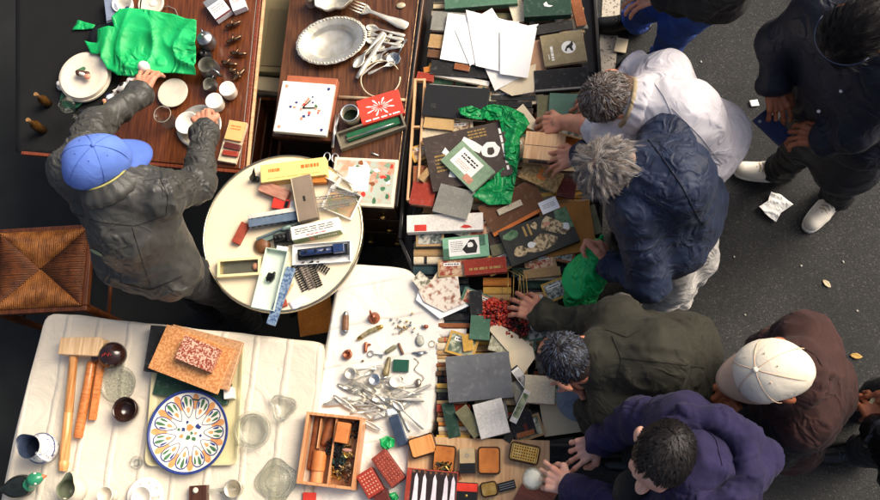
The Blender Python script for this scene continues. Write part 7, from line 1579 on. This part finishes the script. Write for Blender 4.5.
# navy jacket
r3, W3, hc3, R3, f3 = person('person with tousled grey hair in navy jacket and pale trousers holding the green bag',
    dict(hc=(606, 168, 1.34), nk=(640, 174, 1.30), shR=(672, 134, 1.25), shL=(634, 212, 1.25), elR=(628, 146, 1.0), wrR=(580, 156, .87), elL=(650, 284, 1.04), wrL=(608, 264, .96), pv=(682, 222, 1.0), mid=(672, 180, 1.29), knR=(698, 258, .55), anR=(676, 296, .09), knL=(674, 282, .55), anL=(656, 312, .09)),
    (-1, -.4), 62, SKIN, mat('navy_nylon', (20, 29, 50), .6, col2=(30, 43, 68), scale=16, bump=.3, bscale=420, spec=.4, sheen=.04, crease=(14, .48)), fabric('pale_trousers', (206, 202, 196)), SH_CRM, handL=dict(tip=(597, 236, .975), thumb=-1, curl=[1.0, 1.1, 1.1, 1.1, .3], n=(-1, -.2, -.3)), handR=dict(tip=(552, 162, .84), thumb=1, curl=.4), amp=.013, fs=11, seed=21, bulk=.93, collar=True, scalp=mat('scalp_pink', (158, 128, 114), .5, var=.15), pit=(-1, .25),
    hair_a=dict(mats=[H_GB, H_LG, H_GREY, H_GB], len=.042, n=11000, lift=.05, curl=.32, w=.0007, clump=16, bald=[((0, .1, .95), .5, .5)]))
# carrier bag
BV, BF = sdf_mesh([cap(U(601, 236, .975), U(597, 254, .92), .014, .028), cap(U(597, 254, .92), U(584, 280, .83), .034, .066), cap(U(588, 270, .86), U(577, 296, .785), .055, .05), cap(U(578, 282, .82), U(576, 300, .775), .04, .035), cap(U(592, 286, .82), U(584, 300, .775), .045, .035)], .006, .03); BV = BV+vnormals(BV, BF)*(.02*folds(BV, 11, 5))[:, None]
o = link('carrier_bag', np_mesh('carrier_bag', BV-U(584, 280, .8), BF), mat('bright_green_carrier', (2, 178, 88), .4, col2=(24, 200, 108), scale=10, bump=.2, bscale=70, spec=.5, trans=.15, crease=(14, .9)), None, True); o.location = U(584, 280, .8).tolist(); tag(o, 'full green carrier bag hanging from the navy jacketed person\'s hand', 'bag')
# olive jacket
r4, W4, hc4, R4_, f4 = person('person with greying dark hair and bald patch in olive jacket reaching for the beads',
    dict(hc=(564, 357, 1.14), nk=(598, 360, 1.10), shR=(618, 322, 1.05), shL=(616, 404, 1.05), elR=(576, 326, .86), wrR=(540, 314, .83), elL=(600, 420, .86), wrL=(588, 402, .90), pv=(682, 372, .92), mid=(652, 358, 1.12)),
    (-1, .0), 55, SKIN, fabric('olive_cotton', (36, 35, 26), .8, c2=(46, 45, 34)), fabric('blue_denim', (70, 84, 104)), SH_BLK, handL=dict(tip=(574, 380, .96), thumb=1, curl=.5, n=(-1, 0, 0)), handR=dict(tip=(506, 300, .78), thumb=1, curl=.35), amp=.018, fs=8, seed=31, bulk=.93, collar=True, scalp=H_DK, pit=(-.88, -.45),
    hair_a=dict(mats=[H_BLACK, H_DK, H_BLUE, H_BLACK], len=.02, n=9500, lift=.06, curl=.1, w=.0009, clump=8, bald=[((0, .35, .94), .5, .0)]))
garment(r4, 'shirt_front', [ell(U(578, 398, .84), (.075, .085, .075)), cap(U(580, 396, .86), U(620, 380, .92), .06, .08)], fabric('light_denim', (104, 118, 130), .85, c2=(84, 98, 112)), amp=.006, fs=10, seed=4)
# purple hoodie
RECEDE[0] = .5
PUR = fabric('purple_fleece', (37, 31, 68), .9, c2=(29, 25, 56))
r5, W5, hc5, R5, f5 = person('person with short black hair in purple hoodie holding a glass jar',
    dict(hc=(664, 455, 1.58), nk=(694, 460, 1.50), shR=(684, 424, 1.42), shL=(700, 516, 1.42), elR=(640, 420, 1.20), wrR=(600, 442, 1.03), elL=(636, 518, 1.18), wrL=(570, 487, 1.02), pv=(680, 476, .95), mid=(704, 474, 1.26)),
    (-1, .05), 4, SKIN3, [PUR, fabric('black_front', (20, 20, 22))], DARK_TR, SH_BLK, handL=dict(tip=(522, 466, .96), thumb=1, curl=[.5, .6, .75, .85, .7]), handR=dict(tip=(550, 466, .95), thumb=-1, curl=[.1, .35, .55, .6, .4]), amp=.017, fs=8, seed=41, hood=True, jname='hoodie', scalp=H_BLACK, pit=(-.5, .85), bulk=.97,
    hair_a=dict(mats=[H_BLACK, H_DK, H_BLACK], len=.016, n=9500, lift=.06, curl=.08, w=.0009, clump=7))
garment(r5, 'bag_front', [cap(U(636, 492, 1.2), U(646, 505, 1.12), .07, .08)], fabric('black_front', (20, 20, 22)), amp=.008, seed=6)
m = MB(); m.tube([tuple(U(x, y, 1.34)-np.array(r5.location)) for x, y in [(640, 489), (652, 486), (664, 490), (668, 497)]], .009, 8); m.build('bag_strap', mat('grey_strap', (168, 164, 152), .6), r5, True)
o = thing('glass_jar', 'clear ribbed glass jar pinched in the purple hooded person\'s fingers', 'jar', U(533, 479, .915)); MB().lathe([(0, 0), (.028, 0), (.036, .008), (.038, .03), (.036, .062), (.03, .07), (.03, .08), (.0275, .08), (.027, .07), (.033, .06), (.034, .012), (0, .006)], 36, fn=CUT(12, .02)).build('glass', CUTGLASS, o, True); MB().lathe([(.0315, .074), (.0325, .086), (.03, .09), (.02, .094), (0, .094)], 30).build('lid', GLASS, o, True); MB().lathe([(0, .008), (.03, .008), (.031, .04), (0, .042)], 24).build('contents', WHITE_P, o, True)
o = thing('loupe', 'small black ring loupe in the purple hooded person\'s upper hand', 'loupe', U(583, 456, .955), .4); MB().lathe([(.014, 0), (.02, .002), (.021, .012), (.016, .015), (.014, .012), (.014, 0)], 24).build('ring', BLACK_P, o, True); MB().lathe([(0, .006), (.0135, .006)], 20).build('lens', GLASS, o, True)
# white cap, maroon jacket; black on left sleeve and lower trunk is painted shade
RECEDE[0] = 0.
MAR = fabric('maroon_wool', (50, 28, 25), .85, c2=(62, 36, 31))
r6, W6, hc6, R6, f6 = person('person in white cap and maroon brown jacket standing with hands together',
    dict(hc=(772, 371, 1.48), nk=(796, 374, 1.42), shR=(806, 340, 1.34), shL=(808, 420, 1.34), elR=(768, 350, 1.12), wrR=(736, 388, 1.05), elL=(772, 448, 1.12), wrL=(742, 424, 1.06), pv=(786, 408, .95), mid=(808, 386, 1.24)),
    (-1, .12), 40, SKIN2, [MAR, fabric('jacket_shade', (22, 22, 23))], DARK_TR, SH_BLK, handL=dict(tip=(718, 402, 1.02), thumb=1, curl=.6), handR=dict(tip=(716, 412, 1.0), thumb=1, curl=.5), amp=.018, fs=8, seed=51, bulk=.93, collar=True, scalp=H_DK, two=('L', 'lower'), hair_a=dict(mats=[H_DK, H_BR], len=.03, n=1200, lift=.15), hat=True)
CAPW = fabric('white_cap', (232, 222, 200), .85, .05, cr=(14, .12)); cap_hat(r6, hc6, R6, CAPW, fabric('cream_peak', (214, 180, 152), .85, .05, cr=None), 4)
# black coat, cream sneakers
r7, W7, hc7, R7, f7 = person('person in black studded coat and cream sneakers looking at a phone',
    dict(hc=(852, 34, 1.58), nk=(872, 30, 1.50), shR=(822, 10, 1.42), shL=(890, 72, 1.40), elR=(778, 42, 1.20), wrR=(773, 88, 1.09), elL=(852, 132, 1.16), wrL=(824, 140, 1.09), pv=(848, 116, .98), knR=(806, 142, .52), anR=(782, 168, .09), knL=(852, 164, .52), anL=(838, 194, .09)),
    (-1, .8), 50, SKIN2, fabric('black_coat', (17, 21, 34), .5), DARK_TR, SH_CRM, handL=dict(tip=(788, 132, 1.05), thumb=1, curl=.55), handR=dict(tip=(782, 122, 1.03), thumb=-1, curl=.4), amp=.009, fs=6, seed=61, collar=True, scalp=H_BLACK, bulk=1.05, feet=dict(R=(742, 172), L=(804, 232)), jname='coat', hair_a=dict(mats=[H_BLACK, H_DK, H_BLACK], len=.05, n=9000, lift=.02, curl=.04, w=.0010, whorl=(0, .8, .6), clump=10))
m = MB()
for x, y, z in [(817, 44, 1.4), (820, 39, 1.42), (819, 54, 1.38), (837, 86, 1.34), (838, 95, 1.32), (816, 115, 1.2)]: m.ball(tuple(U(x, y, z)+np.array([0, 0, .03])-np.array(r7.location)), .0065, 0, 8, 6)
m.build('studs', mat('pearl_stud', (226, 222, 210), .25), r7, True)
tr7 = lambda v: tuple(R7@np.array(v)+hc7-np.array(r7.location)); m = MB()
m.tube([tr7((.092*math.sin(t), .075*math.cos(t)-.005, .05+.045*math.cos(t))) for t in np.linspace(-1.5, 1.5, 15)], .003, 6); m.build('headband', mat('dark_blue_metal', (30, 38, 58), .35, .3), r7, True)
garment(r7, 'coat_skirt', [cap(U(838, 112, .98), U(812, 132, .72), .15, .13), cap(U(862, 130, .95), U(848, 160, .70), .14, .14)], MATS['fabric_black_coat'], amp=.01, fs=6, seed=64)
o = thing('phone', 'dark blue phone in the hands of the black coated person', 'phone', U(772, 128, 1.02), .7); MB().box((0, 0, .004), (.068, .13, .008)).build('case', mat('navy_case', (36, 46, 76), .3), o, bevel=.003); MB().lathe([(.006, .0085), (.006, .0095), (0, .0095)], 12, (-.018, .045, 0)).build('camera_lens', PEWTER, o)
# jeans at the top edge
r8, W8, hc8, R8, f8 = person('person in black coat and blue jeans standing on the road line at the picture top',
    dict(hc=(716, -92, 1.62), nk=(726, -84, 1.5), shR=(700, -80, 1.4), shL=(742, -30, 1.4), elR=(650, -60, 1.2), wrR=(622, -40, 1.1), elL=(700, 0, 1.15), wrL=(660, -6, 1.1), pv=(704, -28, .95), knR=(656, 0, .52), anR=(636, 18, .09), knL=(678, 26, .52), anL=(664, 56, .09)),
    (-1, .35), 30, SKIN, fabric('black_wool', (20, 20, 22), .8), fabric('bright_denim', (40, 72, 152), .8, c2=(52, 92, 178)), SH_BLK, handL=dict(tip=(636, 0, 1.06), thumb=1), handR=dict(tip=(600, -30, 1.06), thumb=-1), amp=.01, seed=71, jname='coat', scalp=H_DK, hair_a=dict(mats=[H_DK], len=.04, n=1200), feet=dict(R=(606, 28), L=(630, 66)))
garment(r8, 'coat_skirt', [cap(U(700, -34, 1.0), U(690, -18, .8), .15, .15)], MATS['fabric_black_wool'], amp=.01, fs=6, seed=74)
# hand with banknote at the right edge
r9, W9, hc9, R9, f9 = person('person in black leather sleeve reaching into view with a banknote',
    dict(hc=(968, 392, 1.6), nk=(990, 396, 1.5), shR=(980, 360, 1.4), shL=(985, 460, 1.4), elR=(930, 372, 1.2), wrR=(905, 392, 1.15), elL=(906, 478, 1.2), wrL=(879, 428, 1.12), pv=(950, 410, .95)),
    (-1, .1), 35, SKIN2, mat('black_leather_coat', (20, 20, 21), .32, var=.2, scale=20, bump=.3, bscale=300, spec=.6, crease=(10, .4)), DARK_TR, SH_BLK, handL=dict(tip=(868, 396, 1.1), thumb=1, curl=.6), handR=dict(tip=(890, 400, 1.13), thumb=-1), amp=.014, seed=81, scalp=H_DK, hair_a=dict(mats=[H_DK], len=.03, n=1000))
m = MB(); m.tube([tuple(W9['wrL']+.034*(np.array([math.cos(t), 0, 0])+np.array([0, .3, 0])*math.cos(t)*0+np.array([0, 0, math.sin(t)]))-np.array(r9.location)) for t in np.linspace(0, 2*PI, 21)[:-1]], .007, 6, closed=True); m.build('cuff', fabric('grey_cuff', (188, 190, 186)), r9, True)
o = thing('banknote', 'folded pale banknote pinched in the hand beside the leather sleeve', 'banknote', U(874, 405, 1.1), .9); m = MB(); m.box((0, 0, .012), (.065, .04, .0012), 0, 0, .12); m.box((.004, .002, .0165), (.06, .038, .0012), 0, .1, .12); m.build('note', mat('banknote_paper', (214, 202, 168), .7, col2=(176, 166, 120), scale=50), o)

# seams, flaps and badges laid on the cloth surface
from mathutils.bvhtree import BVHTree
def on_cloth(jo, pts_px):
    """points where the sight line through photo pixels meets the garment (with the surface normal)"""
    off = Vector(jo.parent.location); me = jo.data
    bv = BVHTree.FromPolygons([v.co+off for v in me.vertices], [tuple(p.vertices) for p in me.polygons]); out = []
    for x, y in pts_px:
        d = Vector((U(x, y, 0)-CC).tolist()).normalized(); h_, nn, _, _ = bv.ray_cast(Vector(CC.tolist()), d)
        if h_ is not None: out.append((h_-off, nn))
    return out
def seam(jo, pts_px, m, r=.001, name='seam', lift=.0018):
    P = []
    for (x0, y0), (x1, y1) in zip(pts_px[:-1], pts_px[1:]):
        k = max(3, int(math.hypot(x1-x0, y1-y0)/2)); P += [(x0+(x1-x0)*i/k, y0+(y1-y0)*i/k) for i in range(k)]
    h_ = on_cloth(jo, P+[pts_px[-1]])
    if len(h_) > 3:
        q = [a+n*lift for a, n in h_]
        for _ in range(3): q = [q[0]]+[(q[i-1]+q[i]*2+q[i+1])/4 for i in range(1, len(q)-1)]+[q[-1]]
        MB().tube(q, r, 5).build(name, m, jo, True)
jk = {o.parent['label'].split(' ')[2]+' '+o.parent['label'].split(' ')[3]: o for o in root_obj.values()}
JV, JW, JN, JO, JP, JM = [root_obj[k] for k in list(root_obj)[:6]]
ST = mat('dark_seam_thread', (24, 23, 20), .8); ST_W = mat('pale_seam', (168, 162, 164), .8); ST_N = mat('navy_seam', (10, 14, 26), .7)
seam(JV, [(70, 212), (100, 222), (135, 226), (168, 214)], ST); seam(JV, [(132, 227), (140, 255), (150, 285)], ST); seam(JV, [(160, 178), (168, 196), (166, 214)], ST); seam(JV, [(120, 282), (150, 290), (182, 276)], ST, .002, 'hem')
seam(JN, [(648, 140), (664, 160), (682, 186), (700, 222)], ST_N, .0018); seam(JN, [(646, 196), (664, 206), (680, 224)], ST_N); seam(JN, [(676, 128), (660, 150), (650, 168)], ST_N)
seam(JW, [(650, 78), (664, 96), (674, 118)], ST_W); seam(JW, [(672, 108), (700, 136), (722, 164)], ST_W, .001)
seam(JO, [(612, 336), (622, 360), (614, 392)], ST); seam(JO, [(622, 358), (660, 362), (704, 368)], ST); seam(JO, [(606, 330), (628, 338), (640, 330)], ST)
seam(JM, [(800, 346), (816, 356), (830, 380)], mat('maroon_seam', (34, 18, 16), .8)); seam(JP, [(700, 424), (716, 440), (722, 466)], mat('purple_seam', (26, 20, 50), .8))
h_ = on_cloth(JV, [(97, 252), (104, 255)])
if len(h_) == 2:
    c0, n0 = h_[0]; d0 = (h_[1][0]-c0).normalized(); s0 = n0.cross(d0).normalized(); m = MB()
    m.add([tuple(c0+n0*.004+d0*(.03*math.cos(t))+s0*(.011*math.sin(t))) for t in np.linspace(0, 2*PI, 17)[:-1]], [tuple(range(16))]); m.build('badge', mat('pale_green_badge', (150, 158, 120), .6), JV)

# joined pieces too small to pick apart one by one
for o in list(COL.objects):
    if o.parent is not None and o.name.split('.')[0] in ('cover_print', 'flower_print', 'print', 'ornament_print', 'eyelets', 'studs', 'beading', 'carved_relief', 'embossing', 'painted_petals', 'painted_sprigs', 'red_inscription', 'lettering', 'clasps', 'handwriting', 'blue_flower'):
        o['kind'] = 'stuff'
